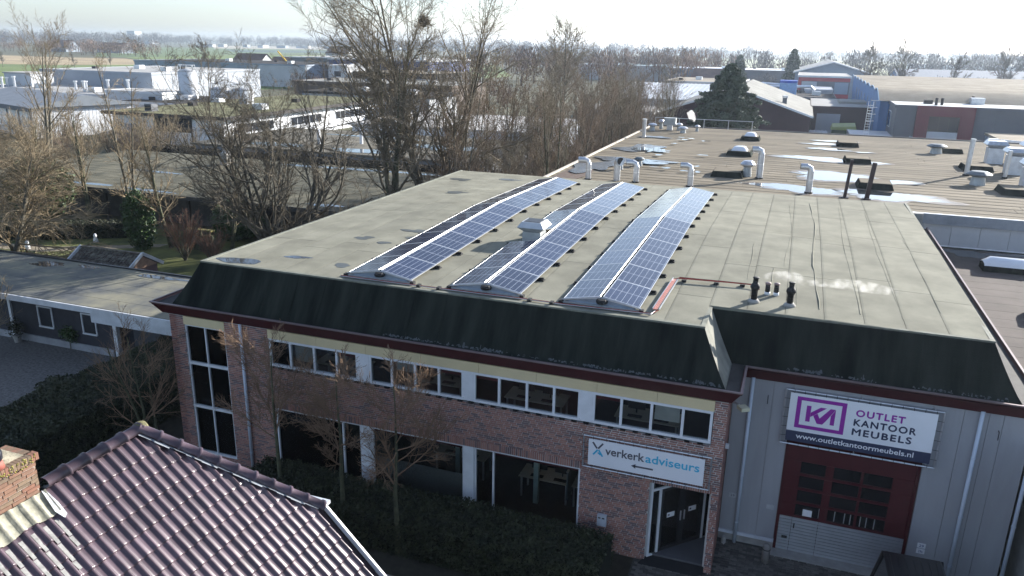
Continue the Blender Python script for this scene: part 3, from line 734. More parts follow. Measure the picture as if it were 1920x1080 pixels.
for i in range(3):
    z_ = 2.85+.25*i; tie.tube([(-4.28, YF-.085, z_), (-4.49, YF-.12, z_)], 0.006, 4); tie.tube([(-1.29, YF-.085, z_), (-1.06, YF-.12, z_)], 0.006, 4)
setprops(tie.build('lashings', rubber, VS), kind='stuff')
sg = mat('print_grey', (0.09, 0.09, 0.11), 0.6, 0, 0.02); cyan = mat('print_cyan', (0.05, 0.45, 0.66), 0.6, 0, 0.02)
yt = YF-0.1045
wall_text('lettering', 'verkerk', -3.86, -2.80, 3.10, yt, 0.235, sg, VS, 0.012); wall_text('lettering', 'adviseurs', -2.77, -1.36, 3.10, yt, 0.235, cyan, VS, 0.012)
def strip(x0, z0, x1, z1, w, m, name, par, y=yt):
    a = Vector((x0, 0, z0)); b = Vector((x1, 0, z1)); d = (b-a).normalized(); n = Vector((-d.z, 0, d.x))*w/2
    MB().hexa([(p.x, y, p.z) for p in (a-n, b-n, b+n, a+n)], [(p.x, y-.006, p.z) for p in (a-n, b-n, b+n, a+n)]).build(name, m, par)
strip(-4.21, 3.41, -4.09, 3.24, .045, sg, 'emblem_stroke', VS); strip(-3.93, 3.41, -4.06, 3.24, .045, sg, 'emblem_stroke', VS)
strip(-4.19, 3.04, -4.07, 3.20, .045, cyan, 'emblem_stroke', VS); strip(-3.93, 3.02, -4.04, 3.20, .045, cyan, 'emblem_stroke', VS); strip(-4.06, 3.12, -3.99, 3.06, .035, cyan, 'emblem_stroke', VS)
strip(-3.06, 2.92, -2.55, 2.92, .045, sg, 'arrow_shaft', VS)
MB().hexa([(-3.14, yt, 2.92), (-3.02, yt, 2.855), (-3.02, yt, 2.985)], [(-3.14, yt-.006, 2.92), (-3.02, yt-.006, 2.855), (-3.02, yt-.006, 2.985)]).build('arrow_head', sg, VS)

BN = thing('outlet_banner', 'white banner with purple emblem and furniture outlet lettering over the red door', 'banner', (2.4, YR, 3.55))
BX(0.66, 4.17, YR-.14, YR-.125, 3.56, 4.96).build('banner_sheet', sign_white, BN)
navy = mat('print_navy', (0.035, 0.045, 0.09), 0.6, 0, 0.02); purple = mat('print_purple', (0.30, 0.025, 0.33), 0.6, 0, 0.02)
yb = YR-0.1415
MB().box(0.661, 4.169, yb-.004, yb, 3.561, 3.87).build('banner_band', navy, BN)
yb2 = yb-.006
wall_text('lettering', 'www.outletkantoormeubels.nl', 0.92, 3.78, 3.67, yb2, 0.14, sign_white, BN, 0.010)
wall_text('lettering', 'OUTLET', 2.30, 3.45, 4.57, yb, 0.18, purple, BN, 0.0, 1.2, 0.008); wall_text('lettering', 'KANTOOR', 2.28, 3.74, 4.30, yb, 0.18, navy, BN, 0.0, 1.2, 0.008); wall_text('lettering', 'MEUBELS', 2.27, 3.67, 4.03, yb, 0.18, navy, BN, 0.0, 1.2, 0.008)
def eq(x): return 1.45+(x-1.47)*1.22
def ez(z): return 4.43+(z-4.425)*1.04
ex = [(0.97, 1.97, 4.765, 4.86), (0.97, 1.97, 3.99, 4.085), (0.97, 1.06, 4.085, 4.765), (1.88, 1.97, 4.085, 4.765)]
for (a, b, c, d) in ex: BX(eq(a), eq(b), yb-.005, yb, ez(c), ez(d)).build('emblem_frame', purple, BN)
for q in (((1.18, 4.20), (1.27, 4.20), (1.27, 4.64), (1.18, 4.64)), ((1.272, 4.34), (1.34, 4.40), (1.58, 4.64), (1.46, 4.64), (1.272, 4.46)), ((1.33, 4.385), (1.42, 4.18), (1.53, 4.18), (1.41, 4.46)), ((1.532, 4.18), (1.60, 4.30), (1.76, 4.64), (1.66, 4.64), (1.46, 4.33)), ((1.68, 4.20), (1.765, 4.20), (1.765, 4.638), (1.68, 4.45))):
    MB().hexa([(eq(x), yb, ez(z)) for x, z in q], [(eq(x), yb-.005, ez(z)) for x, z in q]).build('emblem_stroke', purple, BN)
fr = MB()
for a, b in (((0.54, 3.46), (4.30, 3.46)), ((4.30, 3.46), (4.30, 5.03)), ((4.30, 5.03), (0.54, 5.03)), ((0.54, 5.03), (0.54, 3.46))): fr.tube([(a[0], YR-.12, a[1]), (b[0], YR-.12, b[1])], 0.024, 8)
for xx in (0.7, 2.4, 4.1): fr.tube([(xx, YR-.12, 5.03), (xx, YR-.01, 5.03)], 0.016, 6); fr.tube([(xx, YR-.12, 3.46), (xx, YR+.03, 3.46)], 0.016, 6)
fr.build('tube_frame', galv, BN)
tie = MB()
for i in range(14):
    xx = 0.75+i*0.26; tie.tube([(xx, YR-.13, 4.93), (xx, YR-.15, 5.05)], 0.006, 4); tie.tube([(xx, YR-.13, 3.60), (xx, YR-.15, 3.44)], 0.006, 4)
for i in range(5):
    z_ = 3.7+.27*i; tie.tube([(0.69, YR-.13, z_), (0.52, YR-.15, z_)], 0.006, 4); tie.tube([(4.13, YR-.13, z_), (4.32, YR-.15, z_)], 0.006, 4)
setprops(tie.build('lashings', rubber, BN), kind='stuff')

# ------------------------------------------------------------------ solar rows
cells = solar_mat()
PW, PL = 1.04, 1.672
pg = MB().box(0.012, PW-0.012, 0.012, PL-0.012, 0.004, 0.030).mesh(cells)
pf = MB().box(0, PW, 0, 0.012, 0, 0.034).box(0, PW, PL-0.012, PL, 0, 0.034).box(0, 0.012, 0.012, PL-0.012, 0, 0.034).box(PW-0.012, PW, 0.012, PL-0.012, 0, 0.034).mesh(alu)
foot_me = MB().box(-0.05, 0.17, -0.09, 0.09, 0.0, 0.035).box(0.0, 0.15, -0.03, 0.03, 0.035, 0.09).box(-0.03, 0.02, -0.05, 0.05, 0.035, 0.075).mesh(rubber)
def solar_row(xr, y0, label, skip_left=()):
    T = thing('solar_row', label, 'solar panels', (xr, y0, rz(xr, y0)), 'rows of solar panels on the flat roof')
    og = Vector((xr, y0, rz(xr, y0)))
    n = 11
    rails = MB(); cover = MB()
    for side in (1, -1):
        for k in range(n):
            if side < 0 and k in skip_left: continue
            ya = y0+k*1.69; yb_ = ya+1.69
            xa, xb = xr+side*0.045, xr+side*1.075
            def top(x, y, h): return Vector((x, y, rz(x, y)+h))
            p0 = top(xa, ya, 0.285); p1 = top(xb, ya, 0.10); p2 = top(xa, yb_, 0.285)
            ux = (p1-p0).normalized(); uy = (p2-p0); uy = (uy-ux*uy.dot(ux)).normalized(); uz = ux.cross(uy)
            if side > 0: o = p0
            else:                                   # mirrored panel: its own y axis runs the other way
                uy = -uy; uz = ux.cross(uy); o = p0-uy*PL
            Mx = Matrix(((ux.x, uy.x, uz.x, o.x-og.x), (ux.y, uy.y, uz.y, o.y-og.y), (ux.z, uy.z, uz.z, o.z-og.z), (0, 0, 0, 1)))
            po = bpy.data.objects.new('solar_panel', pg); COL.objects.link(po); po.parent = T; po.matrix_basis = Mx
            fo = bpy.data.objects.new('panel_frame', pf); COL.objects.link(fo); fo.parent = po
            if k == 0 or (k-1) in skip_left and side < 0: pass
            fx = xb
            ft = bpy.data.objects.new('mounting_foot', foot_me); COL.objects.link(ft); ft.parent = T
            ft.location = Vector((fx, yb_-0.02, rz(fx, yb_)+0.012))-og
            if side < 0: ft.rotation_euler = (0, 0, math.pi)
    # ridge cover and the black-and-silver end frame at the front
    cv = MB()
    ys = [y0+0.02, 30.1, y0+n*1.69]
    for side in (1, -1):
        for i in range(2):
            q = []
            for yy in (ys[i], ys[i+1]):
                q += [(xr+side*0.030, yy, rz(xr, yy)+0.295), (xr+side*0.044, yy, rz(xr, yy)+0.312)]
            cv.hexa([q[0], q[1], q[3], q[2]], [(a, b, c+0.012) for a, b, c in (q[0], q[1], q[3], q[2])])
    cv.build('ridge_trim', alu, T)
    z0 = rz(xr, y0)
    ef_ = MB().beam((xr-1.12, y0-.03, z0+.10), (xr, y0-.03, z0+.28), 0.025, 0.03).beam((xr+1.12, y0-.03, z0+.10), (xr, y0-.03, z0+.28), 0.025, 0.03).beam((xr-1.15, y0-.05, z0+.05), (xr+1.15, y0-.05, z0+.05), 0.05, 0.05)
    ef_.build('end_frame', galv, T)
    wb = MB().hexa([(xr-1.05, y0-.01, z0+.06), (xr+1.05, y0-.01, z0+.06), (xr+.9, y0+.03, z0+.06), (xr-.9, y0+.03, z0+.06)], [(xr-.2, y0-.01, z0+.24), (xr+.2, y0-.01, z0+.24), (xr+.2, y0+.03, z0+.24), (xr-.2, y0+.03, z0+.24)])
    wb.build('wind_plate', mat('wind_plate', (0.30, 0.36, 0.44), 0.35, 0.5), T)
    MB().lathe(xr+0.03, y0-.06, [(0.0, z0+.13), (0.15, z0+.14), (0.17, z0+.2), (0.13, z0+.26), (0.0, z0+.27)], 10).build('end_block', rubber, T)
    for sx in (-1.13, 1.13): BX(xr+sx-.06, xr+sx+.06, y0-.12, y0+.02, z0+.01, z0+.1).build('mounting_foot', rubber, T)
    return T
solar_row(-11.36, 19.86, 'left row of tilted solar panels, nearest the tree side')
solar_row(-7.92, 19.90, 'middle row of solar panels with a gap beside the metal vent', (3,))
solar_row(-4.52, 19.94, 'right row of solar panels beside the cable tray')

# roof vent
zv = rz(-8.45, 25.95)
RV = thing('roof_ventilator', 'square metal roof ventilator in the gap of the middle solar row', 'roof vent', (-8.45, 25.95, zv))
def sq(h, z, cx=-8.47, cy_=25.95): return [(cx-h, cy_-h, z), (cx+h, cy_-h, z), (cx+h, cy_+h, z), (cx-h, cy_+h, z)]
MB().hexa(sq(.34, zv), sq(.33, zv+.36)).build('base_box', mat('vent_painted', (0.38, 0.40, 0.40), 0.5, 0.2), RV)
vb = MB(); vb.hexa(sq(.31, zv+.37), sq(.50, zv+.53)); vb.hexa(sq(.50, zv+.531), sq(.36, zv+.72)); vb.build('hood', mat('hood_matt', (0.50, 0.52, 0.54), 0.6, 0.3, 0.1, 5), RV)
MB().hexa(sq(.30, zv+.721), sq(.30, zv+.735)).build('hood_opening', dark_frame, RV)

# boiler flues on the roof
def flue(x, y, h, label, big=True):
    z = rz(x, y)
    t = thing('boiler_flue', label, 'flue pipe', (x, y, z), 'flue pipes near the front roof edge')
    if big:
        MB().lathe(x, y, [(0.17, z), (0.16, z+.05), (0.12, z+.10)], 14).build('base_collar', concrete, t, True)
        MB().lathe(x, y, [(0.085, z+.10), (0.085, z+h*.5), (0.105, z+h*.5+.01), (0.105, z+h*.5+.04), (0.13, z+h*.5+.06), (0.13, z+h*.5+.12), (0.095, z+h*.5+.18), (0.07, z+h*.5+.2), (0.07, z+h-.04), (0.085, z+h-.03), (0.085, z+h)], 14).build('pipe', rubber, t, True)
        for k in range(3): MB().cyl(x, y, z+.18+k*.07, z+.195+k*.07, 0.095, n=14).build('rib_ring', rubber, t)
    else:
        MB().lathe(x, y, [(0.085, z), (0.075, z+.10)], 12).build('base_collar', white_pvc, t, True)
        MB().cyl(x, y, z+.10, z+h-.05, 0.07, n=12).build('pipe', rubber, t, True)
        MB().lathe(x, y, [(0.085, z+h-.05), (0.08, z+h-.01), (0.03, z+h+.01)], 12).build('cap', mat('flue_cap', (0.3, 0.22, 0.2), 0.6), t, True)
flue(-0.60, 21.93, 0.74, 'tall black steaming flue nearest the cable tray'); flue(0.36, 21.97, 0.70, 'tall black steaming flue on the right, nearest the edge')
flue(-0.27, 22.75, 0.38, 'left of the two short black flues with white bases', False); flue(-0.03, 22.78, 0.38, 'right of the two short black flues with white bases', False)
# cable tray with red cables
CT_ = thing('cable_tray', 'metal cable tray with red cables running from the solar row to the flues', 'cable tray', (-2.9, 20.1, ROOF))
tr = MB()
pth = [(-3.05, 20.1), (-2.95, 23.0), (-0.72, 23.25)]
def tp(x, y, h): return (x, y, rz(x, y)+h)
tr.beam(tp(-3.13, 20.1, .09), tp(-3.03, 23.05, .09), 0.015, 0.05); tr.beam(tp(-2.95, 20.1, .09), tp(-2.87, 22.95, .09), 0.015, 0.05); tr.beam(tp(-3.04, 20.1, .072), tp(-2.95, 23.0, .072), 0.18, 0.01)
tr.build('tray', galv, CT_)
red_c = mat('red_cable', (0.33, 0.06, 0.04), 0.6); 
for k in range(4):
    o_ = -0.06+0.04*k
    MB().tube([tp(-3.04+o_, 20.05, .10), tp(-3.0+o_, 21.5, .105), tp(-2.95+o_, 22.9, .10), tp(-2.85, 23.03+o_, .12), tp(-1.5, 23.17+o_*.6, .11), tp(-0.72, 23.25+o_*.4, .10), tp(-0.5, 23.0, .05)], 0.013, 6).build('cable', red_c if k < 3 else rubber, CT_)
for (x, y) in ((-2.7, 23.05), (-1.75, 23.15), (-1.0, 23.23), (-3.04, 20.4), (-2.98, 22.2)): BX(x-.07, x+.07, y-.07, y+.07, rz(x, y)+.01, rz(x, y)+.07).build('support_block', rubber, CT_)
LC = thing('lightning_cable', 'thin cable on rubber blocks along the front roof edge between solar rows', 'cable', (-8, 19.6, ROOF))
for k in range(3): MB().tube([(-12.6+1.0*k*0, 19.62+.03*k, ROOF+.06), (-9.7, 19.63+.03*k, ROOF+.055), (-6.6, 19.66+.03*k, ROOF+.06), (-5.5, 19.66+.03*k, ROOF+.055), (-3.1, 19.75+.03*k, ROOF+.07), (-3.02+.03*k, 20.1, ROOF+.09)], 0.011, 6).build('cable', red_c if k else galv, LC)
for x in (-9.95, -9.3, -6.5, -5.85): BX(x-.05, x+.05, 19.58, 19.74, ROOF+.012, ROOF+.10).build('support_block', rubber, LC)

def vol_mat(name, dens, noise=False, col=(0.9, 0.93, 1.0), scale=3.0):
    m = bpy.data.materials.new(name); m.use_nodes = True; nt = m.node_tree; N = nt.nodes; L = nt.links; N.clear()
    o = N.new('ShaderNodeOutputMaterial'); v = N.new('ShaderNodeVolumePrincipled'); v.inputs['Color'].default_value = (*col, 1); v.inputs['Density'].default_value = dens
    v.inputs['Anisotropy'].default_value = 0.5
    L.new(v.outputs[0], o.inputs['Volume'])
    if noise:
        g = N.new('ShaderNodeNewGeometry'); n = N.new('ShaderNodeTexNoise'); n.inputs['Scale'].default_value = scale; n.inputs['Detail'].default_value = 4
        L.new(g.outputs['Position'], n.inputs['Vector'])
        mr = N.new('ShaderNodeMapRange'); mr.inputs[1].default_value = 0.42; mr.inputs[2].default_value = 0.72; mr.inputs[3].default_value = 0; mr.inputs[4].default_value = dens
        L.new(n.outputs['Fac'], mr.inputs[0]); L.new(mr.outputs[0], v.inputs['Density'])
    return m
def steam(x, y, z, length, label, dens=5.0):
    P = [(x+length*t, y+0.10*math.sin(5*t), z+0.10*math.sin(3.1*t+.5)*t+0.12*t) for t in [k/9 for k in range(10)]]
    Rr = [0.05+0.18*(k/9)**0.8*(1-0.75*max(0, (k/9-.6)/.4)) for k in range(10)]
    o = MB().tube(P, Rr, 10).build('steam', vol_mat('steam_%d' % int(x*10), dens, True, (1, 1, 1), 5.0))
    return setprops(o, label, 'steam', kind='stuff')
steam(-0.55, 21.93, rz(0, 22)+.74, 1.3, 'white steam drifting from the left flue', 1.2)
steam(0.42, 21.97, rz(0, 22)+.68, 2.6, 'white steam drifting from the right flue', 1.6)

# ------------------------------------------------------------------ production hall behind the office
HZ = 6.08; HX0, HX1, HY0, HY1 = -13.75, 27.0, 42.0, 79.3
HALL = thing('production_hall', 'large flat hall behind the office with brown ridged felt roof and puddles', 'building', (5, 60, 0))
hfelt = mat('hall_felt', (0.195, 0.168, 0.125), 0.95, 0, 0.25, 0.5, 0.3, 40, rndm='obj', rvar=0.08, stretch=(0.3, 1, 1), spec=0.08)
hseam = mat('hall_seam', (0.10, 0.08, 0.055), 0.9, 0, 0.3, 1.0)
MB().box(HX0+.2, HX1, HY0+.2, HY1-.1, 0, HZ-.05).build('hall_wall', mat('hall_wall', (0.30, 0.29, 0.28), 0.8), HALL)
hr = BX(HX0, HX1, HY0+.05, HY1, HZ-.045, HZ-.006).build('roof', hseam, HALL)
ns = 38; hw = (HY1-HY0-.1)/ns
for k in range(ns):
    ya = HY0+.05+k*hw; yb_ = ya+hw
    x = HX0+.02
    cuts = sorted([HX0+.02, rnd.uniform(-6, 2), rnd.uniform(8, 16), HX1-.01])
    for a, b in zip(cuts[:-1], cuts[1:]):
        MB().hexa([(a+.01, ya+.03, HZ-.006), (b-.01, ya+.03, HZ-.006), (b-.01, yb_-.03, HZ-.006), (a+.01, yb_-.03, HZ-.006)],
                  [(a+.012, ya+.055, HZ+.010), (b-.012, ya+.055, HZ+.010), (b-.012, yb_-.05, HZ+.003), (a+.012, yb_-.05, HZ+.003)]).build('felt_strip', hfelt, hr)
coping = mat('hall_coping', (0.50, 0.45, 0.38), 0.6, 0.1)
MB().box(HX0-.12, HX0+.03, HY0, HY1+.05, HZ-.3, HZ+.10).build('roof_kerb', coping, HALL)
MB().box(HX0-.12, HX1, HY1+.06, HY1+.22, HZ-.3, HZ+.10).build('roof_kerb', mat('kerb_dark', (0.12, 0.12, 0.12), 0.7), HALL)
# front face right of the office: grey fascia over flat panels
BX(5.0, HX1, HY0-.12, HY0+.04, 5.62, HZ+.03).build('fascia', mat('fascia_grey', (0.22, 0.24, 0.27), 0.5), HALL)
BX(5.0, HX1, HY0-.14, HY0+.045, HZ+.031, HZ+.05).build('fascia_cap', mat('cap_white', (0.75, 0.76, 0.78), 0.4), HALL)
x = 5.1
while x < 26: BX(x+.006, x+1.24, HY0+.02, HY0+.16, 4.60, 5.615).build('wall_panel', mat('panel_grey', (0.42, 0.43, 0.45), 0.5, 0, 0.04), HALL); x += 1.25
BX(5.0, HX1, HY0-.01, HY0+.17, 4.54, 4.598).build('panel_foot_trim', MATS['cap_white'], HALL)
BX(5.0, HX1, HY0+.0, HY0+.18, 4.0, 4.538).build('wall_upstand', felt_black, HALL)
hz_ = HZ+.014
for k, (a, b, c, d) in enumerate([(0.5, 46.7, 2.3, 1.3), (5.2, 46.4, 2.3, 1.6), (2.6, 52.4, 2.6, 1.9), (5.6, 51.6, 1.4, .9), (1.7, 60.6, 2.4, 1.3), (5.0, 60.0, .9, .9), (2.0, 70.6, 1.4, .7), (3.0, 73.2, 1.5, .6), (2.6, 67.0, 1.6, .7), (5.0, 66.0, .6, .3), (11.8, 60.5, .7, .7), (11.2, 70.6, .6, .7)]):
    puddle('puddle', a, b, c, d, hz_+.004+.003*k, 40+k, 90, amp=0.4, streak=True); puddle('damp_patch', a+.1, b-.1, c*1.14, d*1.25, hz_+.001+.003*k, 40+k, 70, m=mat('damp_hall', (0.13, 0.10, 0.07), 0.5, 0, 0.35, 1.5, spec=0.4), amp=0.5, parent=hr)
dampb = mat('damp_moss', (0.075, 0.07, 0.06), 0.25, 0, 0.5, 1.2, spec=0.7)
for k, (a, b, c, d) in enumerate([(-11.2, 60.5, 1.7, 2.2), (-10.4, 53.3, 2.2, 1.4), (-12.2, 49.5, 1.1, 3.0), (-11.6, 68.6, 1.1, .8)]): puddle('puddle', a, b, c, d, hz_+.05+.004*k, 70+k, 50, m=dampb, amp=0.6)
for k, (a, b, c, d) in enumerate([(-10.3, 59.7, .9, 1.6), (-9.4, 53.0, 1.1, 1.0)]): puddle('puddle', a, b, c, d, hz_+.08+.004*k, 80+k, 50, amp=0.8)
for k in range(16): puddle('puddle', rnd.uniform(-9.5, -5.5), rnd.uniform(47, 70), rnd.uniform(.12, .35), rnd.uniform(.1, .4), hz_+.11+.003*k, 90+k, 24, amp=0.5)
setprops(MB().add([(x, y, HZ+.03) for x, y in ((-13.5, 44), (-12.0, 44), (-11.6, 46.5), (-12.2, 50), (-13.3, 52))], [(0, 1, 2, 3, 4)]).build('leaf_litter', mat('leaf_litter', (0.19, 0.075, 0.04), 0.9, 0, 0.6, 5, col2=(0.10, 0.085, 0.07))), kind='stuff')

def bent_pipe(x, y, h, r, face, label, tilt=0.0):
    t = thing('exhaust_pipe', label, 'exhaust pipe', (x, y, HZ), 'silver exhaust pipes on the hall roof')
    fx, fy = face
    P = [(x, y, HZ+.02), (x, y, HZ+h-.25), (x+fx*.06, y+fy*.06, HZ+h-.08), (x+fx*.24, y+fy*.24, HZ+h), (x+fx*.62, y+fy*.62, HZ+h-.0)]
    MB().tube(P, r, 12).build('pipe', galv, t)
    MB().cyl(x, y, HZ+.02, HZ+.08, r*1.3, n=12).build('base_collar', rubber, t)
    MB().tube([(x, y, HZ+h*.5), (x, y, HZ+h*.5+.03)], r*1.06, 12).build('joint_band', alu, t)
    MB().tube([(x+fx*.621, y+fy*.621, HZ+h), (x+fx*.63, y+fy*.63, HZ+h)], r*.88, 12).build('mouth', dark_frame, t)
bent_pipe(-11.3, 44.6, 1.15, .17, (-.96, -.2), 'bent silver pipe farthest left, beside the solar row ends')
bent_pipe(-8.5, 44.8, 1.15, .17, (-.96, -.1), 'third silver pipe from the left, bent over to the left')
bent_pipe(-5.38, 44.7, 1.2, .17, (-.96, -.1), 'silver bent pipe directly behind the right solar row')
bent_pipe(0.96, 45.5, 1.45, .17, (-.9, -.1), 'silver bent pipe standing in the puddle left of the dark posts')
bent_pipe(-1.86, 49.5, 1.75, .19, (-.9, -.1), 'tallest silver bent pipe, beside the mushroom cowl')
t = thing('cowl_pipe', 'wide silver pipe with a dark tilted cowl, second from the left', 'exhaust pipe', (-9.65, 44.9, HZ))
MB().cyl(-9.65, 44.9, HZ+.02, HZ+1.0, .2, n=14).build('pipe', galv, t); MB().tube([(-9.7, 45.0, HZ+1.0), (-9.6, 44.85, HZ+1.15), (-9.4, 44.55, HZ+1.2)], [.2, .24, .26], 14).build('cowl', galv, t); MB().tube([(-9.399, 44.549, HZ+1.2), (-9.39, 44.54, HZ+1.2)], .22, 14).build('mouth', dark_frame, t)
def mushroom(x, y, h, r, label, base=HZ, m=None):
    t = thing('roof_cowl', label, 'roof cowl', (x, y, base), 'round cowls on the hall roof'); m = m or galv
    MB().lathe(x, y, [(r*.62, base+.01), (r*.55, base+h*.35), (r*.5, base+h*.6)], 14).build('stem', MATS.get('vent_painted'), t)
    MB().lathe(x, y, [(r*.6, base+h*.6), (r*1.0, base+h*.72), (r*1.02, base+h*.78), (r*.6, base+h*.97), (r*.1, base+h)], 16).build('hood', m, t)
mushroom(-2.62, 50.0, 1.0, .45, 'silver mushroom cowl next to the tallest bent pipe')
mushroom(10.3, 68.4, .75, .72, 'round dark cowl far back on the right of the hall', m=mat('cowl_dark', (0.13, 0.15, 0.16), 0.5, 0.3)); mushroom(10.46, 52.9, .85, .7, 'round grey cowl below the tall pole', m=MATS['cowl_dark'])
mushroom(-10.4, 49.3, .6, .3, 'small dark cowl standing among the wet leaves', m=MATS['cowl_dark']); mushroom(-9.6, 51.4, .6, .35, 'small dark cowl behind the wide cowl pipe', m=MATS['cowl_dark'])
for k, (x, y, h, r, l) in enumerate([(-12.9, 74.5, .7, .45, 'round dark cowl at the far left corner of the hall'), (-12.4, 76.5, .9, .3, 'small square-capped cowl at the far left corner'), (-10.6, 75.8, .7, .35, 'small cowl right of the pale vent box'), (-9.9, 73.6, .6, .45, 'squat dark cowl by the far hall edge'), (-8.9, 75.8, .6, .25, 'tiny cowl at the end of the cowl cluster')]): mushroom(x, y, h, r, l)
t = thing('vent_box', 'pale metal vent box on a stand at the far hall edge', 'vent box', (-11.5, 75.8, HZ)); BX(-11.7, -11.2, 75.5, 76.0, HZ, HZ+.5).build('stand', galv, t); BX(-12.0, -10.9, 75.4, 76.1, HZ+.5, HZ+1.15).build('box', MATS['vent_painted'], t)
t = thing('vent_post', 'thin grey post at the far left hall corner', 'vent pipe', (-12.5, 68.2, HZ)); MB().cyl(-12.5, 68.2, HZ, HZ+1.5, .17, n=12).build('post', galv, t); MB().cyl(-12.5, 68.2, HZ+1.5, HZ+1.6, .2, n=12).build('cap', alu, t)
t = thing('railing', 'thin rail with posts along the far hall edge', 'railing', (-9, 78.5, HZ)); MB().tube([(-13.4, 78.5, HZ+.9), (-4.0, 78.5, HZ+.9)], .03, 6).build('rail', galv, t)
for x in (-13.3, -11, -8.6, -6.3, -4.1): MB().tube([(x, 78.5, HZ), (x, 78.5, HZ+.9)], .025, 6).build('post', galv, t)

def skylight(x, y, w, d, label, dome=True):
    t = thing('skylight', label, 'skylight', (x, y, HZ), 'skylight kerbs on the hall roof')
    MB().hexa([(x-w/2-.12, y-d/2-.12, HZ+.005), (x+w/2+.12, y-d/2-.12, HZ+.005), (x+w/2+.12, y+d/2+.12, HZ+.005), (x-w/2-.12, y+d/2+.12, HZ+.005)],
              [(x-w/2, y-d/2, HZ+.34), (x+w/2, y-d/2, HZ+.34), (x+w/2, y+d/2, HZ+.34), (x-w/2, y+d/2, HZ+.34)]).build('kerb', felt_black, t)
    MB().box(x-w/2+.04, x+w/2-.04, y-d/2+.04, y+d/2-.04, HZ+.341, HZ+.36).build('lid', hfelt, t)
    if dome:
        vs = []; n = 8; hw_ = w*.36; hd = d*.36
        for i in range(n+1):
            for j in range(n+1):
                u = -1+2*i/n; v = -1+2*j/n; vs.append((x+u*hw_, y+v*hd, HZ+.365+.30*(1-u**4)**.7*(1-v**4)**.7))
        MB().add(vs, [(i*(n+1)+j, (i+1)*(n+1)+j, (i+1)*(n+1)+j+1, i*(n+1)+j+1) for i in range(n) for j in range(n)]).build('dome', mat('acrylic_dome', (0.75, 0.77, 0.8), 0.15, 0, 0.03, spec=0.6), t, True)
skylight(-3.75, 49.9, 1.7, 1.7, 'flat skylight kerb left of the mushroom cowl', False); skylight(-3.85, 60.3, 1.6, 1.8, 'domed skylight in the middle of the left column'); skylight(-3.75, 71.0, 1.4, 1.8, 'domed skylight farthest back near the conifer')
skylight(4.0, 70.4, 1.5, 1.8, 'flat skylight kerb farthest back in the middle column', False); skylight(4.2, 60.2, 1.6, 1.8, 'flat skylight kerb between the two long puddles', False); skylight(4.55, 49.3, 1.7, 1.8, 'flat skylight kerb behind the two dark posts', False)
skylight(11.5, 70.0, 1.4, 1.8, 'flat skylight kerb beside the round far cowl', False); skylight(11.6, 60.0, 1.6, 1.8, 'flat skylight kerb behind the tall pole', False); skylight(12.3, 50.5, 2.2, 1.8, 'flat skylight kerb nearest the right picture edge', False)
t = thing('duct_posts', 'pair of dark brown square posts at the rear office edge', 'posts', (3.3, 44.9, HZ))
pm_ = mat('post_brown', (0.03, 0.018, 0.02), 0.5)
MB().beam((2.78, 44.8, HZ), (2.90, 44.8, HZ+2.05), .16, .16, (0, 1, 0)).build('post', pm_, t); MB().beam((3.87, 44.9, HZ), (4.02, 44.9, HZ+1.95), .22, .22, (0, 1, 0)).build('post', pm_, t)
for x in (2.78, 3.87): BX(x-.2, x+.2, 44.65, 45.05, HZ+.012, HZ+.06).build('foot_plate', pm_, t)
def pole(x, y, h, r, label):
    t = thing('vent_pole', label, 'pole', (x, y, HZ), 'poles on the hall roof')
    MB().tube([(x, y, HZ), (x+.05, y, HZ+h)], r, 12).build('pole', galv, t); MB().cyl(x, y, HZ+.01, HZ+.12, r*1.4, n=12).build('collar', rubber, t)
pole(10.46, 56.6, 2.35, .15, 'tall silver pole casting a long shadow on the hall roof'); pole(12.6, 56.5, 1.75, .12, 'shorter dark pole in front of the vent boxes')
def chimney_box(x, y, w, h, label):
    t = thing('duct_chimney', label, 'vent chimney', (x, y, HZ), 'square duct chimneys at the right of the hall')
    BX(x-w/2, x+w/2, y-w/2, y+w/2, HZ, HZ+h).build('shaft', mat('duct_pale', (0.55, 0.58, 0.62), 0.45, 0.3), t)
    def s2(hh, z): return [(x-hh, y-hh, z), (x+hh, y-hh, z), (x+hh, y+hh, z), (x-hh, y+hh, z)]
    MB().hexa(s2(w*.4, HZ+h+.002), s2(w*.7, HZ+h+.25)).hexa(s2(w*.7, HZ+h+.251), s2(w*.55, HZ+h+.5)).build('hood', galv, t)
chimney_box(13.4, 64.2, 1.0, 1.1, 'pale square duct chimney farthest back on the right'); chimney_box(13.55, 58.9, 1.0, 1.2, 'pale square duct chimney behind the dark pole'); chimney_box(13.3, 53.6, .9, 1.1, 'pale square duct chimney cut by the right picture edge'); chimney_box(16.5, 66.5, 1.4, .9, 'low wide duct chimney at the far right')
setprops(MB().tube([(-9.3, 76.2, HZ+.8), (-9.5, 76.3, HZ+1.3), (-9.8, 76.2, HZ+1.8)], [.15, .4, .3], 10).build('steam', vol_mat('steam_far', 3, True, (1, 1, 1), 3)), 'small puff of steam by the conifer', 'steam', kind='stuff')

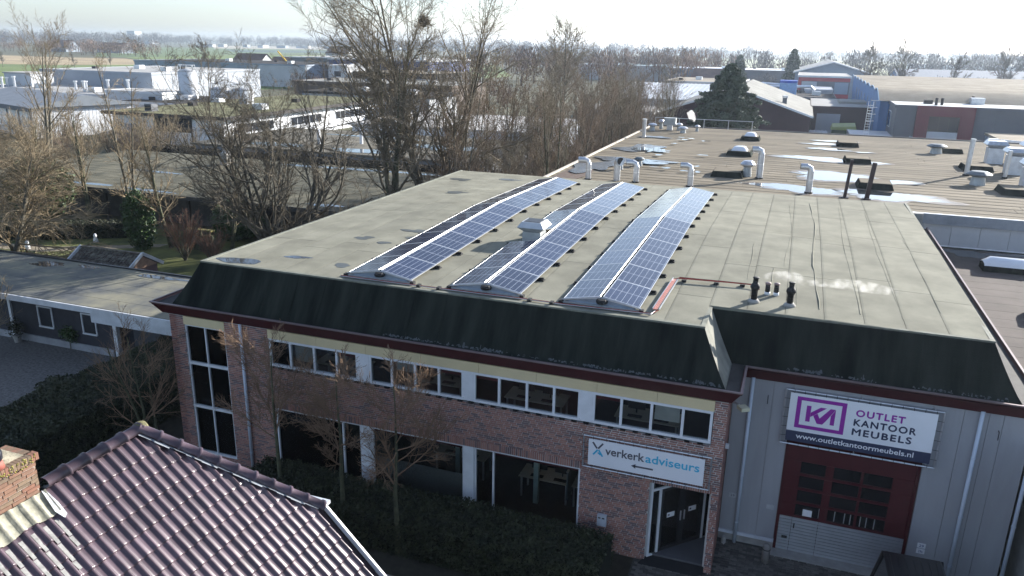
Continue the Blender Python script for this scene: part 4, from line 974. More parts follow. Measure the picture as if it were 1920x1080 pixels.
# ------------------------------------------------------------------ neighbour roof on the right
NB = thing('neighbour_building', 'lower flat building on the right with dark felt roof and tube skylights', 'building', (14, 30, 0))
nfelt = mat('neighbour_felt', (0.085, 0.07, 0.062), 0.9, 0, 0.2, 0.8, 0.3, 40, rndm='obj', rvar=0.08, spec=0.25)
BX(6.7, 27, 14, 41.8, 0, 4.4).build('wall', concrete, NB); nr = BX(6.55, 27, 13.8, 41.99, 4.41, 4.48).build('roof', felt_deck, NB)
y = 13.85
while y < 41.9:
    y2 = min(y+1.0, 41.98); BX(6.62, 15, y+.008, y2-.008, 4.485, 4.50).build('felt_strip', nfelt, nr); BX(15.02, 27, y+.008, y2-.008, 4.485, 4.50).build('felt_strip', nfelt, nr); y = y2
BX(6.46, 6.60, 13.8, 41.9, 3.0, 4.62).build('roof_kerb', mat('kerb_pale', (0.45, 0.42, 0.38), 0.6), NB)
for k, (a, b, c, d) in enumerate([(8.2, 41.0, .9, .7), (10.5, 41.4, 1.5, .35), (7.6, 20.5, .5, 1.6)]): puddle('puddle', a, b, c, d, 4.51+.003*k, 120+k)
def tube_light(x0, x1, y, label):
    t = thing('tube_skylight', label, 'skylight', ((x0+x1)/2, y, 4.5), 'long domed skylights on the lower roof')
    BX(x0, x1, y-.5, y+.5, 4.5, 4.75).build('kerb', felt_black, t)
    vs = []; n = 8
    for xx, s_ in ((x0+.02, .3), (x0+.3, 1), (x1-.3, 1), (x1-.02, .3)):
        for j in range(n+1):
            a = math.pi*j/n; vs.append((xx, y-.46*math.cos(a), 4.755+.34*s_*math.sin(a)))
    MB().add(vs, [(i*(n+1)+j, (i+1)*(n+1)+j, (i+1)*(n+1)+j+1, i*(n+1)+j+1) for i in range(3) for j in range(n)]).build('dome', MATS['acrylic_dome'], t, True)
    MB().tube([((x0+x1)/2, y-.47, 4.77), ((x0+x1)/2, y-.33, 5.02), ((x0+x1)/2, y, 5.11), ((x0+x1)/2, y+.33, 5.02), ((x0+x1)/2, y+.47, 4.77)], .02, 6).build('joint', alu, t)
tube_light(8.35, 12.4, 38.3, 'long white tube skylight near the grey hall wall'); tube_light(8.7, 12.6, 31.6, 'white tube skylight nearer the camera at the right edge')

# ------------------------------------------------------------------ tiled house in the foreground
RX, RY, RZ_ = -10.2, 9.27, 7.07            # far end of the ridge
HO = thing('tiled_house', 'house with glossy purple-brown pantile roof and brick chimney in the foreground', 'house', (-10.2, 5, 0))
HIPY = 1.99/2.21
VY = 11.34                                    # gable plane
EXD = 4.3                                     # horizontal run to the eave
def slope_pt(dist, y, h=0.0):                 # dist = distance down the slope from the ridge
    c = math.sqrt(.5); return Vector((RX+dist*c+h*c, y, RZ_-dist*c+h*c))
hb = MB().box(RX-EXD+.3, RX+EXD-.3, -6, VY-.35, 0, RZ_-EXD+.05)
hb.build('wall', mat('house_wall', (0.28, 0.14, 0.10), 0.85, 0, 0.25, 3), HO)
gl_ = MB()                                    # roof body under the tiles: both slopes and the half hip
hd = 2.21; hz2 = RZ_-hd; ye = VY; e_ = -0.05
A = [(RX-EXD, -6, RZ_-EXD+e_), (RX, -6, RZ_+e_), (RX+EXD, -6, RZ_-EXD+e_)]
B = [(RX-EXD, ye, RZ_-EXD+e_), (RX-hd, ye, hz2+e_), (RX, RY, RZ_+e_), (RX+hd, ye, hz2+e_), (RX+EXD, ye, RZ_-EXD+e_)]
gl_.add(A+B, [(1, 2, 7, 6, 5), (0, 1, 5, 4, 3), (5, 6, 4), (0, 3, 7, 2), (0, 2, 1), (3, 4, 6, 7)])
hroof = gl_.build('roof', mat('roof_under', (0.03, 0.02, 0.025), 0.9), HO)
tile_c = (0.084, 0.058, 0.070)
tile_o = mat('glazed_tile', tile_c, 0.29, 0, 0.22, 2.5, rndm='obj', rvar=0.24, spec=0.42, coat=0.2)
tile_i = mat('glazed_tile_rest', tile_c, 0.29, 0, 0.22, 2.5, rndm='island', rvar=0.16, spec=0.42, coat=0.2)
TW, TC, TL = 0.2, 0.34, 0.40
prof = [(-0.012, 0.012), (0.006, 0.000), (0.045, -0.003), (0.090, 0.000), (0.118, 0.010), (0.134, 0.034), (0.158, 0.047), (0.182, 0.040), (0.204, 0.016)]
def tile_geo():
    """local: x along the ridge, y down the slope, z out of the roof"""
    vs = []; n = len(prof)
    for y, lift in ((0.0, 0.0), (TL*.92, 0.030), (TL, 0.028)):
        for x, z in prof: vs.append((x, y, z+lift))
    for x, z in prof: vs.append((x, TL-.002, z+0.012))
    fs = [(k*n+j, k*n+j+1, (k+1)*n+j+1, (k+1)*n+j) for k in range(3) for j in range(n-1)]
    fs += [(n-1, 2*n-1, 4*n-1), (0, 3*n, n)]
    return vs, fs
tvs, tfs = tile_geo()
tile_me = MB().add(tvs, tfs).mesh(tile_o); 
for p in tile_me.polygons: p.use_smooth = len(p.vertices) == 4 and p.index < 2*(len(prof)-1)
c45 = math.sqrt(.5)
def tile_matrix(i, j):
    # x axis: +Y world ; y axis: down the slope ; z: outward
    o = slope_pt(0.06+j*TC, 2.36+i*TW, 0.004)
    return Matrix(((0, c45, c45, o.x), (1, 0, 0, o.y), (0, -c45, c45, o.z), (0, 0, 0, 1)))
def pix(p):
    v = Vector(p)-Vector((0, 0, CAMZ)); a = v.dot(_f)
    if a < 0.1: return None
    return (960+F_PX*v.dot(_r)/a, 540+F_PX*v.dot(_d)/a)
rest = MB(); single = 0
nrow = int(EXD/c45/TC)
for j in range(nrow):
    for i in range(46):
        M4 = tile_matrix(i, j); y0 = 2.36+i*TW
        dist = 0.06+j*TC; dmid = (dist+TC*.5)*c45
        hip_y = RY+(dist+TC)*c45*HIPY
        if y0 > min(hip_y, VY-.02): continue
        q = pix(M4 @ Vector((.1, .2, 0)))
        seen = q and -90 < q[0] < 2010 and 700 < q[1] < 1170
        hip_a = RY+dist*c45*HIPY-.03
        cut = (y0+TW > hip_a-.02) and dist*c45 < hd
        if y0+TW > VY: continue
        if cut:
            bm = bmesh.new(); vs_ = [bm.verts.new(M4 @ Vector(v)) for v in tvs]
            for f_ in tfs: bm.faces.new([vs_[k] for k in f_])
            nrm = Vector((-HIPY, 1, 0)).normalized()
            bmesh.ops.bisect_plane(bm, geom=bm.verts[:]+bm.edges[:]+bm.faces[:], plane_co=Vector((RX, RY+.02, 0)), plane_no=nrm, clear_outer=True)
            if len(bm.faces):
                me = bpy.data.meshes.new('m'); bm.to_mesh(me); me.materials.append(tile_o); put('roof_tile', me, hroof); single += 1
            bm.free(); continue
        if seen and single < 300:
            o = bpy.data.objects.new('roof_tile', tile_me); COL.objects.link(o); o.parent = hroof; single += 1
            jx = rnd.uniform(-.003, .003); o.matrix_basis = Matrix.Translation(Vector((0, jx, rnd.uniform(0, .003)))) @ M4
        else: rest.add([M4 @ Vector(v) for v in tvs], tfs)
if rest.v: setprops(rest.build('roof_tiles', tile_i, hroof), kind='stuff')
for o in [c for c in bpy.data.objects if c.parent == hroof and c.name.startswith('roof_tile')]: pass
# ridge and hip caps
def cap_run(a, b, n, r, m):
    a = Vector(a); b = Vector(b); d = (b-a).normalized(); sd = d.cross(Vector((0, 0, 1))).normalized(); up = sd.cross(d)
    L_ = (b-a).length/n
    for k in range(n):
        vs = []; K = 8
        for t, rr in ((0, r*1.20), (.05, r*1.20), (.0501, r), (L_+.03, r*.92)):
            for q in range(K+1):
                an = math.pi*(q/K)*1.1-.05*math.pi
                vs.append(a+d*(k*L_+t)+sd*(rr*math.cos(an))+up*(rr*math.sin(an)*.85))
        MB().add(vs, [(i*(K+1)+j, i*(K+1)+j+1, (i+1)*(K+1)+j+1, (i+1)*(K+1)+j) for i in range(3) for j in range(K)]).build('ridge_cap', m, hroof, True)
cap_run((RX, RY+.05, RZ_+.045), (RX, RY+.05-5*.375-.01, RZ_+.045), 5, .122, tile_o); cap_run((RX, 5.85, RZ_+.045), (RX, 2.4, RZ_+.045), 9, .122, tile_o)
cap_run((RX+2.27, RY+2.05, RZ_-2.19), (RX+.03, RY+.01, RZ_+.07), 10, .115, tile_o)
moss = mat('moss', (0.24, 0.22, 0.05), 0.95, 0, 0.5, 25)
MB().lathe(RX, RY+.06, [(.12, RZ_+.0), (.13, RZ_+.08), (.09, RZ_+.15), (.02, RZ_+.17)], 10).build('ridge_end', mat('mossy_tile', (0.12, 0.11, 0.05), 0.8, 0, 0.6, 25), hroof, True)
zinc = mat('zinc', (0.16, 0.18, 0.21), 0.7, 0, 0.2, 6)
hf = MB(); 
for k in range(12):
    t0, t1 = k/12, (k+1)/12; 
    for s_ in (1,):
        a = Vector((RX+2.2*t0+.07, RY+2.0*t0-.09, RZ_-2.2*t0+.05)); b = Vector((RX+2.2*t1+.07, RY+2.0*t1-.09, RZ_-2.2*t1+.05)); w = .045+.015*math.sin(k*2.1)
        hf.add([a, b, b+Vector((w*.3, -w, -w*.3+.01)), a+Vector((w*.3, -w, -w*.3+.01))], [(0, 1, 2, 3)])
hf.build('hip_flashing', zinc, hroof)
MB().beam((RX+hd+.02, VY+.03, hz2+.03), (RX+EXD, VY+.03, RZ_-EXD+.02), .05, .10, (1, 0, 1)).build('verge_board', white_pvc, HO)
MB().beam((RX-.3, VY+.12, hz2+.02), (RX+hd+.10, VY+.12, hz2+.02), .12, .07).build('hip_gutter', mat('gutter_zinc', (0.6, 0.63, 0.66), 0.4, 0.3), HO)
MB().beam((RX+EXD+.06, -6, RZ_-EXD-.03), (RX+EXD+.06, VY, RZ_-EXD-.03), .14, .10).build('eave_gutter', MATS['gutter_zinc'], HO)
# chimney
CX0, CX1, CY0, CY1, CZ1 = RX-.52, RX+.06, 5.92, 7.28, 7.66
ch = MB().box(CX0+.01, CX1-.01, CY0+.01, CY1-.01, RZ_-1.0, CZ1).build('chimney', mortar, HO)
cb_o = brick_mat('chimney_brick', 'obj', CT)
CBM = {}
def cbrick(p, q, za, zb, face, sm):
    key = (round(q-p, 2), round(zb-za, 3), face)
    if key not in CBM:
        L_ = q-p; h_ = zb-za
        if face == 'x': CBM[key] = BX(-.012, .012, -L_/2, L_/2, -h_/2, h_/2).mesh(cb_o)
        else: CBM[key] = BX(-L_/2, L_/2, -.012, .012, -h_/2, h_/2).mesh(cb_o)
    z = (za+zb)/2; m_ = (p+q)/2
    put('chimney_brick', CBM[key], ch, (CX1+rnd.uniform(-.003, .003), m_, z) if face == 'x' else (m_, sm+rnd.uniform(-.003, .003), z))
for b in lay_bricks([(CY0, CY1, 6.45, CZ1-.06)], x_off=.03): cbrick(*b, 'x', 0)
for b in lay_bricks([(CX0, CX1, 6.5, CZ1-.06)]): cbrick(*b, 'y', CY1); 
for b in lay_bricks([(CX0, CX1, 6.9, CZ1-.06)]): cbrick(*b, 'y', CY0)
y = CY0-.02
while y < CY1: BX(CX1-.09, CX1+.035, y+.004, y+.056, CZ1-.06, CZ1+.05).build('cap_brick', cb_o, ch); y += .06
x = CX0-.02
while x < CX1-.1: BX(x+.004, x+.056, CY1-.09, CY1+.035, CZ1-.06, CZ1+.05).build('cap_brick', cb_o, ch); x += .06
BX(CX0-.02, CX1-.085, CY0-.02, CY1-.085, CZ1-.02, CZ1+.052).build('cap_slab', mat('cap_mortar', (0.42, 0.37, 0.26), 0.95, 0, 0.35, 8, 0.4, 30), ch)
mo = MB()
for _ in range(90):
    y = rnd.uniform(CY0, CY1); z = CZ1+rnd.uniform(-.09, .052); mo.lathe(CX1+.036, y, [(0, z-.018), (rnd.uniform(.008, .022), z), (0, z+.015)], 5)
setprops(mo.build('moss_cushion', moss, ch), kind='stuff')
pt = MB().lathe(RX-.08, 6.75, [(.16, CZ1+.05), (.14, CZ1+.14), (.12, CZ1+.16)], 14).build('chimney_pot', mat('pot_red', (0.25, 0.08, 0.06), 0.7), ch, True)
MB().lathe(RX-.08, 6.75, [(.13, CZ1+.16), (.15, CZ1+.19), (.15, CZ1+.30), (.10, CZ1+.34), (0, CZ1+.345)], 14).build('pot_cap', mat('pot_cap_black', (0.015, 0.018, 0.025), 0.3), ch, True)
lead = mat('lead_mossy', (0.27, 0.26, 0.20), 0.8, 0, 0.3, 9, 0.3, 20)
fl = MB()
def prof_h(y):
    u = (y-2.36) % TW; xs_ = [p[0] for p in prof]; return float(np.interp(u, xs_, [p[1] for p in prof]))
ny = 56; rows_ = [.07, .14, .22, .30, .38, .46]
for r_i, d_ in enumerate(rows_):
    for k in range(ny+1):
        y = CY0-.06+k*(CY1-CY0+.10)/ny; dd = d_+(.025*math.sin(y*9) if r_i == len(rows_)-1 else 0)
        fl.v.append(tuple(slope_pt(dd, y, .050+prof_h(y)*.9+(.0 if r_i else .02))))
fl.f += [(r_i*(ny+1)+k, r_i*(ny+1)+k+1, (r_i+1)*(ny+1)+k+1, (r_i+1)*(ny+1)+k) for r_i in range(len(rows_)-1) for k in range(ny)]
fl.build('lead_apron', lead, ch, True)
MB().add([slope_pt(.06, CY1-.01, .09), slope_pt(.10, CY1+.05, .085), slope_pt(.34, CY1+.085, .08), slope_pt(.56, CY1+.08, .078), slope_pt(.60, CY1+.01, .078), slope_pt(.44, CY1-.05, .085)], [(0, 1, 2, 3, 4, 5)]).build('lead_soaker', mat('lead_pale', (0.30, 0.32, 0.35), 0.6, 0.1, 0.3, 12), ch)
run = MB()                                    # pale lime washed out of the apron into the tile pans
for c_i in range(9):
    yc = 2.36+TW*(int((CY0-2.36)/TW)+c_i-1); ln = rnd.uniform(.5, 1.5)
    for k in range(int(ln/.34)+1):
        d0 = .06+TC*(1+k)+.14; d1 = min(d0+.33, d0+ln-.34*k)
        a0 = slope_pt(d0, yc+.012, .016); run.add([slope_pt(d0, yc+.015, .022), slope_pt(d0, yc+.08, .018), slope_pt(d1, yc+.075, .040), slope_pt(d1, yc+.02, .042)], [(0, 1, 2, 3)])
setprops(run.build('lime_run', mat('lime_wash', (0.20, 0.20, 0.19), 0.5, 0, 0.3, 10), ch), kind='stuff')

# ------------------------------------------------------------------ bungalow, shed and garden on the left
BG = thing('bungalow', 'low dark bungalow with flat mossy roof and white fascia beside the office', 'house', (-29, 26, 0))
slate = mat('dark_render', (0.035, 0.036, 0.045), 0.8, 0, 0.12, 4)
BX(-44, -27.45, 24.35, 28.2, 0.0, 2.4).build('wall', slate, BG); BX(-27.45, -19.6, 24.9, 28.2, 0, 2.4).build('wall', slate, BG)
BX(-44, -27.5, 24.28, 24.345, 0, 0.33).build('plinth', mat('plinth_grey', (0.30, 0.31, 0.33), 0.8), BG)
def flatroofmat(name, c1, c2): return mat(name, c1, 0.9, 0, 0.3, 0.6, 0.3, 20, col2=c2, spec=0.12)
brf = BX(-44, -19.5, 23.35, 28.5, 2.42, 2.60).build('roof', flatroofmat('bungalow_felt', (0.145, 0.155, 0.16), (0.23, 0.22, 0.165)), BG)
for k in range(5): BX(-43.9, -31, 23.5+k*1.0+.01, 24.49+k*1.0, 2.601, 2.612).build('felt_strip', MATS['bungalow_felt'], brf); BX(-30.98, -19.6, 23.5+k*1.0+.01, 24.49+k*1.0, 2.601, 2.612).build('felt_strip', MATS['bungalow_felt'], brf)
fas = mat('fascia_shaded', (0.50, 0.52, 0.54), 0.6, 0, 0.12, 2); BX(-44, -19.5, 23.27, 23.345, 2.40, 2.66).build('fascia', fas, BG); BX(-27.4, -19.5, 23.29, 23.34, 2.0, 2.398).build('fascia', fas, BG)  # white boards toned grey: the fascia's shade is put into the colour
BX(-44, -19.5, 28.51, 28.62, 2.4, 2.68).build('fascia', dark_frame, BG)
for (a, b, z0, z1) in ((-31.85, -30.95, .82, 1.86), (-29.2, -28.35, .85, 1.86)): window(BG, [a, b], z0, z1, 24.33, .06)
BX(-27.4, -27.2, 24.3, 24.5, 0, 1.98).build('door_post', white_pvc, BG); BX(-26.8, -25.3, 24.84, 24.895, 0.02, 1.95).build('door', mat('garage_door', (0.07, 0.075, 0.085), 0.6), BG)
BX(-33.6, -33.45, 24.25, 24.34, .2, 2.36).build('downpipe', white_pvc, BG); BX(-35.1, -34.9, 24.2, 24.34, 0, 2.36).build('door_post', white_pvc, BG)
MB().lathe(-27.85, 24.2, [(0, 1.85), (.16, 1.9), (.18, 1.98), (.1, 2.05)], 10).build('wall_lamp', mat('lamp_grey', (0.2, 0.2, 0.22), 0.4), BG)
for k, (a, b, c, d) in enumerate([(-34.9, 27.7, 1.0, .4), (-32.6, 28.1, .8, .2), (-28, 28.0, 1.5, .2)]): puddle('puddle', a, b, c, d, 2.617+.003*k, 150+k)
SH = thing('garden_shed', 'brick shed with old mossy tile roof and white barge boards', 'shed', (-33.9, 30.75, 0))
BX(-35.9, -31.95, 29.7, 31.8, 0, 1.95).build('wall', brick_i, SH)
MB().add([(-31.95, 29.7, 1.95), (-31.95, 31.8, 1.95), (-31.95, 30.75, 2.6), (-31.86, 29.7, 1.95), (-31.86, 31.8, 1.95), (-31.86, 30.75, 2.6)], [(0, 1, 2), (3, 5, 4), (0, 2, 5, 3), (1, 4, 5, 2)]).build('gable', mat('gable_board', (0.30, 0.19, 0.13), 0.8, 0, 0.2, 3), SH)
otile = mat('old_tile', (0.085, 0.055, 0.045), 0.9, 0, 0.5, 5, rndm='obj', rvar=0.35, col2=(0.14, 0.13, 0.10))
srf = MB().add([(-36.0, 29.45, 1.86), (-31.8, 29.45, 1.86), (-31.8, 30.75, 2.65), (-36.0, 30.75, 2.65), (-31.8, 32.05, 1.86), (-36.0, 32.05, 1.86)], [(0, 1, 2, 3), (3, 2, 4, 5)]).build('roof', otile, SH)
ot = MB().hexa([(-.10, -.17, 0), (.10, -.17, 0), (.10, .17, 0), (-.10, .17, 0)], [(-.09, -.17, .035), (.055, -.17, .05), (.055, .17, .02), (-.09, .17, .012)]).mesh(otile)
sl = math.atan2(.79, 1.3)
for j in range(6):
    for i in range(20):
        o = bpy.data.objects.new('roof_tile', ot); COL.objects.link(o); o.parent = srf
        o.location = Vector((-35.88+i*.209, 29.56+j*.215, 1.93+j*.215*math.tan(sl)+.02)) - origin(srf); o.rotation_euler = (sl-.03, 0, 0)
MB().beam((-31.8, 29.4, 1.9), (-31.8, 30.75, 2.74), .08, .17).beam((-31.8, 32.1, 1.9), (-31.8, 30.75, 2.74), .08, .17).build('barge_board', fas, SH); MB().beam((-36.05, 29.4, 1.9), (-36.05, 30.75, 2.74), .08, .17).build('barge_board', fas, SH)
MB().beam((-36.0, 30.75, 2.72), (-31.85, 30.75, 2.72), .2, .08).build('ridge_cap', otile, SH)

# low flat-roofed workshop beyond the garden
WS = thing('flat_workshop', 'low grey-green flat-roofed workshop beyond the garden trees', 'building', (-46, 54, 0))
BX(-64.5, -29, 46.6, 62.6, 0, 2.35).build('wall', mat('workshop_wall', (0.07, 0.065, 0.06), 0.85, 0, 0.2), WS)
wr = BX(-65, -28.6, 45.0, 63.0, 2.36, 2.5).build('roof', flatroofmat('workshop_felt', (0.105, 0.103, 0.078), (0.155, 0.145, 0.105)), WS)
for k in range(17): BX(-64.9, -47, 45.1+k*1.04+.012, 46.12+k*1.04, 2.501, 2.514).build('felt_strip', MATS['workshop_felt'], wr); BX(-46.98, -28.7, 45.1+k*1.04+.012, 46.12+k*1.04, 2.501, 2.514).build('felt_strip', MATS['workshop_felt'], wr)
for x in (-62, -58, -54, -50, -46, -42, -38, -34, -30): BX(x, x+.2, 45.3, 45.5, 0, 2.35).build('post', mat('post_dark', (0.05, 0.045, 0.04), 0.9), WS)
BX(-65, -28.6, 44.93, 44.995, 2.25, 2.56).build('fascia', mat('fascia_dark', (0.05, 0.05, 0.05), 0.7), WS)
for k, (a, b, c, d) in enumerate([(-54, 46.2, 3.5, .45), (-46, 45.9, 2.5, .35), (-35, 61.8, 5, .5), (-52, 53, 3, .3), (-42, 61.4, 3, .5), (-30.8, 46.5, 1.2, .4)]): puddle('puddle', a, b, c, d, 2.518+.003*k, 160+k)
t = thing('workshop_chimney', 'small grey chimney block on the flat workshop roof', 'chimney', (-49.5, 59, 2.5)); BX(-49.9, -49.1, 58.6, 59.4, 2.5, 3.6).build('block', concrete, t); MB().cyl(-49.7, 59, 3.6, 4.8, .14, n=10).build('pipe', galv, t); MB().cyl(-49.3, 59.1, 3.6, 4.1, .2, n=10).build('pot', concrete, t)
W2 = thing('flat_storehouse', 'second low flat-roofed building with wide puddles behind the workshop', 'building', (-45, 75, 0))
BX(-60, -27, 67, 84, 0, 2.9).build('wall', mat('store_wall', (0.35, 0.36, 0.38), 0.8), W2); BX(-60.4, -26.6, 66.6, 84.4, 2.91, 3.1).build('roof', flatroofmat('store_felt', (0.15, 0.138, 0.11), (0.21, 0.19, 0.15)), W2)
for k, (a, b, c, d) in enumerate([(-52, 69.5, 5, 1.0), (-41, 69, 4, 1.2), (-35, 75, 4, 2), (-45, 80, 5, .8)]): puddle('puddle', a, b, c, d, 3.12+.004*k, 170+k)
for x, y in ((-48, 72), (-44, 74)):
    MB().cyl(x, y, 3.1, 4.6, .18, n=10).build('vent_pipe', white_pvc, W2)
W3 = thing('pale_storehouse', 'pale blue-white low shed with a light roof behind the two big trees', 'building', (-45, 98, 0))
BX(-56, -30, 92, 112, 0, 3.0).build('wall', mat('pale_wall', (0.62, 0.66, 0.72), 0.7), W3); BX(-56.4, -29.6, 91.6, 112.4, 3.01, 3.3).build('roof', mat('pale_roof', (0.45, 0.43, 0.40), 0.8, 0, 0.2, 0.5), W3)
for x in (-52, -46, -40, -34): window(W3, [x, x+1.2, x+2.4], 1.2, 2.2, 91.96, .08)

# ------------------------------------------------------------------ hedges, shrubs and garden
leaf_dark = mat('hedge_leaf', (0.020, 0.032, 0.014), 0.7, 0, 0.5, 3, col2=(0.055, 0.062, 0.028))
leaf_ivy = mat('ivy_leaf', (0.045, 0.085, 0.022), 0.5, 0, 0.5, 3)
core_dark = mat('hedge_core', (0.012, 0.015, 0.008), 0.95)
def hedge(name, label, path, w, h, n, seed, leaf=0.05, m=None, cat='hedge', z0=0.0, side=None):
    r = np.random.default_rng(seed)
    path = [np.array(p, float) for p in path]
    seg = [(path[i], path[i+1]) for i in range(len(path)-1)]; Ls = np.array([np.linalg.norm(b-a) for a, b in seg]); pr = Ls/Ls.sum()
    si = r.choice(len(seg), n, p=pr); t = r.random(n)
    A = np.array([seg[i][0] for i in si]); B = np.array([seg[i][1] for i in si]); d = B-A; d /= np.linalg.norm(d, axis=1, keepdims=True); nn = np.stack([d[:, 1], -d[:, 0]], 1)
    base = A+(B-A)*t[:, None]
    per = r.random(n)*(2*h+w)
    off = np.where(per < h, -w/2, np.where(per > h+w, w/2, per-h-w/2)); zz_ = np.where(per < h, per, np.where(per > h+w, per-h-w, h))
    bul = 0.10*np.sin(base[:, 0]*2.3)+0.08*np.sin(base[:, 1]*3.1+base[:, 0])+r.normal(0, .05, n)
    P3 = np.stack([base[:, 0]+nn[:, 0]*(off*(1+.12*bul)), base[:, 1]+nn[:, 1]*(off*(1+.12*bul)), z0+zz_*(1+.09*bul/0.2*0.5)+r.normal(0, .03, n)], 1)
    P3 += r.normal(0, .03, P3.shape); P3[:, 2] = np.maximum(P3[:, 2], z0+.02)
    V, Fq = leaf_quads(P3, leaf, r)
    c = path[0]; t_ = thing(name, label, cat, (c[0], c[1], z0))
    put('foliage', mesh_np(V, Fq, m or leaf_dark), t_)
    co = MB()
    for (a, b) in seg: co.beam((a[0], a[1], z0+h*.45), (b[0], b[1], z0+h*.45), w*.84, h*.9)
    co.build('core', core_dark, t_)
    return t_
hedge('clipped_hedge', 'long clipped evergreen hedge below the office windows', [(-14.6, 17.15), (-3.4, 17.15)], 1.7, 1.05, 42000, 3, .045)
hedge('boundary_hedge', 'tall dark boundary hedge between the bungalow and the tiled house', [(-22.6, 11.0), (-22.3, 24.0)], 3.0, 1.8, 70000, 4, .05)
hedge('garden_hedge', 'low curved garden hedge on the lawn behind the shed', [(-54, 37), (-48.5, 39.2), (-43, 42.6)], 1.1, 1.1, 16000, 5, .06)
hedge('ditch_hedge', 'dark rough hedge strip between the two flat workshop roofs', [(-64, 64.8), (-27, 64.8)], 1.6, 2.7, 30000, 6, .12, mat('rough_hedge', (0.05, 0.042, 0.03), 0.9, 0, 0.5, 1))
sheet('lawn', [(-60, 33), (-33, 33), (-30, 44.5), (-60, 44.5)], 0.012, mat('lawn_green', (0.085, 0.105, 0.028), 0.95, 0, 0.55, 0.5, 0.4, 8, col2=(0.15, 0.16, 0.04)))
sheet('garden_path', [(-56, 34.8), (-46, 36.2), (-40, 40.2), (-40, 41.2), (-46.5, 37.4), (-56, 36)], 0.018, mat('path_grit', (0.20, 0.17, 0.12), 0.95, 0, 0.3, 2))
def leafblob(name, label, c, rad, n, seed, leaf, m, cat='bush', stem=True):
    r = np.random.default_rng(seed); u = r.normal(0, 1, (n, 3)); u /= np.linalg.norm(u, axis=1, keepdims=True)
    lobes = r.normal(0, 1, (7, 3)); lobes /= np.linalg.norm(lobes, axis=1, keepdims=True)
    q = 0.72+0.35*np.max(u@lobes.T, axis=1)+r.normal(0, .07, n)
    P3 = u*q[:, None]*np.array(rad)*(r.random(n)**.25)[:, None]; P3[:, 2] += rad[2]*.95; P3[:, 2] = np.maximum(P3[:, 2], .05)
    V, Fq = leaf_quads(P3, leaf, r)
    t = thing(name, label, cat, c)
    me = mesh_np(V, Fq, m); o = bpy.data.objects.new('foliage', me); COL.objects.link(o); o.parent = t
    if stem:
        o = bpy.data.objects.new('stem', MB().tube([(0, 0, 0), (.1, 0, rad[2]*.6), (0, .1, rad[2]*1.2)], [.09, .06, .02], 6).mesh(bark_moss)); COL.objects.link(o); o.parent = t
    return t
leafblob('ivy_bush', 'dark evergreen bush at the dark end of the workshop', (-52.5, 42.0, 0), (2.6, 2.0, 2.5), 9000, 8, .14, leaf_ivy)
leafblob('ivy_tree', 'ivy-covered tree trunk behind the shed roof', (-40.6, 39.4, 0), (1.0, 1.0, 2.1), 5000, 9, .10, leaf_ivy, 'tree')
leafblob('holly_bush', 'round dark bush left of the wide bare tree', (-36.5, 44.0, 0), (1.9, 1.4, 1.5), 6000, 10, .11, leaf_ivy)
leafblob('corner_conifer', 'small dark evergreen beside the office corner and bungalow fascia', (-20.2, 22.6, 0), (.7, .7, 1.4), 4000, 12, .07, leaf_dark)
for k, (x, y, l) in enumerate([(-27.5, 17.0, 'low dark shrub at the edge of the gravel yard'), (-25.8, 20.0, 'low shrub against the boundary hedge near the bungalow'), (-28.6, 15.2, 'dark shrub nearest the left picture edge')]): leafblob('low_shrub', l, (x, y, 0), (.9, .9, .55), 2500, 30+k, .06, leaf_dark, stem=False)
for k, (x, y, l) in enumerate([(-47.5, 36.4, 'small white garden ornament on the left of the lawn path'), (-45.0, 39.6, 'small white garden ornament on the right of the lawn path')]):
    t = thing('garden_ornament', l, 'ornament', (x, y, 0)); MB().lathe(x, y, [(.14, 0), (.16, .2), (.08, .35), (.12, .45), (.05, .6)], 10).build('body', white_pvc, t, True); MB().cyl(x, y, 0, .04, .2, n=10).build('foot', concrete, t)
t = thing('flower_pots', 'potted plant standing by the bungalow wall', 'plant pot', (-33.0, 24.0, 0)); MB().lathe(-33.0, 24.0, [(.14, 0), (.2, .35)], 10).build('pot', concrete, t); V, Fq = leaf_quads(rng.normal(0, .16, (500, 3))*np.array([1, 1, 1.4])+np.array([-33.0, 24.0, .7]), .05, rng); put('foliage', mesh_np(V, Fq, leaf_dark), t)
t = thing('wall_plant', 'small climbing plant on the dark bungalow wall', 'plant', (-30.2, 24.2, 0)); V, Fq = leaf_quads(rng.normal(0, .2, (700, 3))*np.array([1, .3, .8])+np.array([-30.0, 24.2, .75]), .05, rng); put('foliage', mesh_np(V, Fq, leaf_ivy), t); MB().tube([(-30, 24.22, 0), (-30, 24.24, .8)], .02, 5).build('stem', bark_grey, t)
t = thing('mossy_stump', 'mossy timber stump fence beside the red twig bush', 'stump', (-37.0, 40.6, 0))
for k in range(9): MB().tube([(-37.6+k*.22, 40.6+.1*math.sin(k), 0), (-37.6+k*.22, 40.6, 1.2+.2*math.sin(k*2))], .1, 7).build('timber_post', bark_moss, t)
BX(-37.7, -35.7, 40.4, 40.8, 1.42, 1.5).build('moss_cap', mat('moss_green', (0.14, 0.13, 0.04), 0.95, 0, 0.4, 6), t)
t = thing('orange_basket', 'orange-red basket lying in the shade behind the house ridge', 'basket', (-19.6, 18.0, 0))
MB().lathe(-19.6, 18.0, [(.25, 0.0), (.42, .12), (.45, .2), (.38, .2), (.3, .08)], 14).build('bowl', mat('orange_plastic', (0.35, 0.05, 0.02), 0.5), t, True); MB().tube([(-20.0, 18, .2), (-19.6, 18, .45), (-19.2, 18, .2)], .02, 6).build('handle', MATS['orange_plastic'], t)

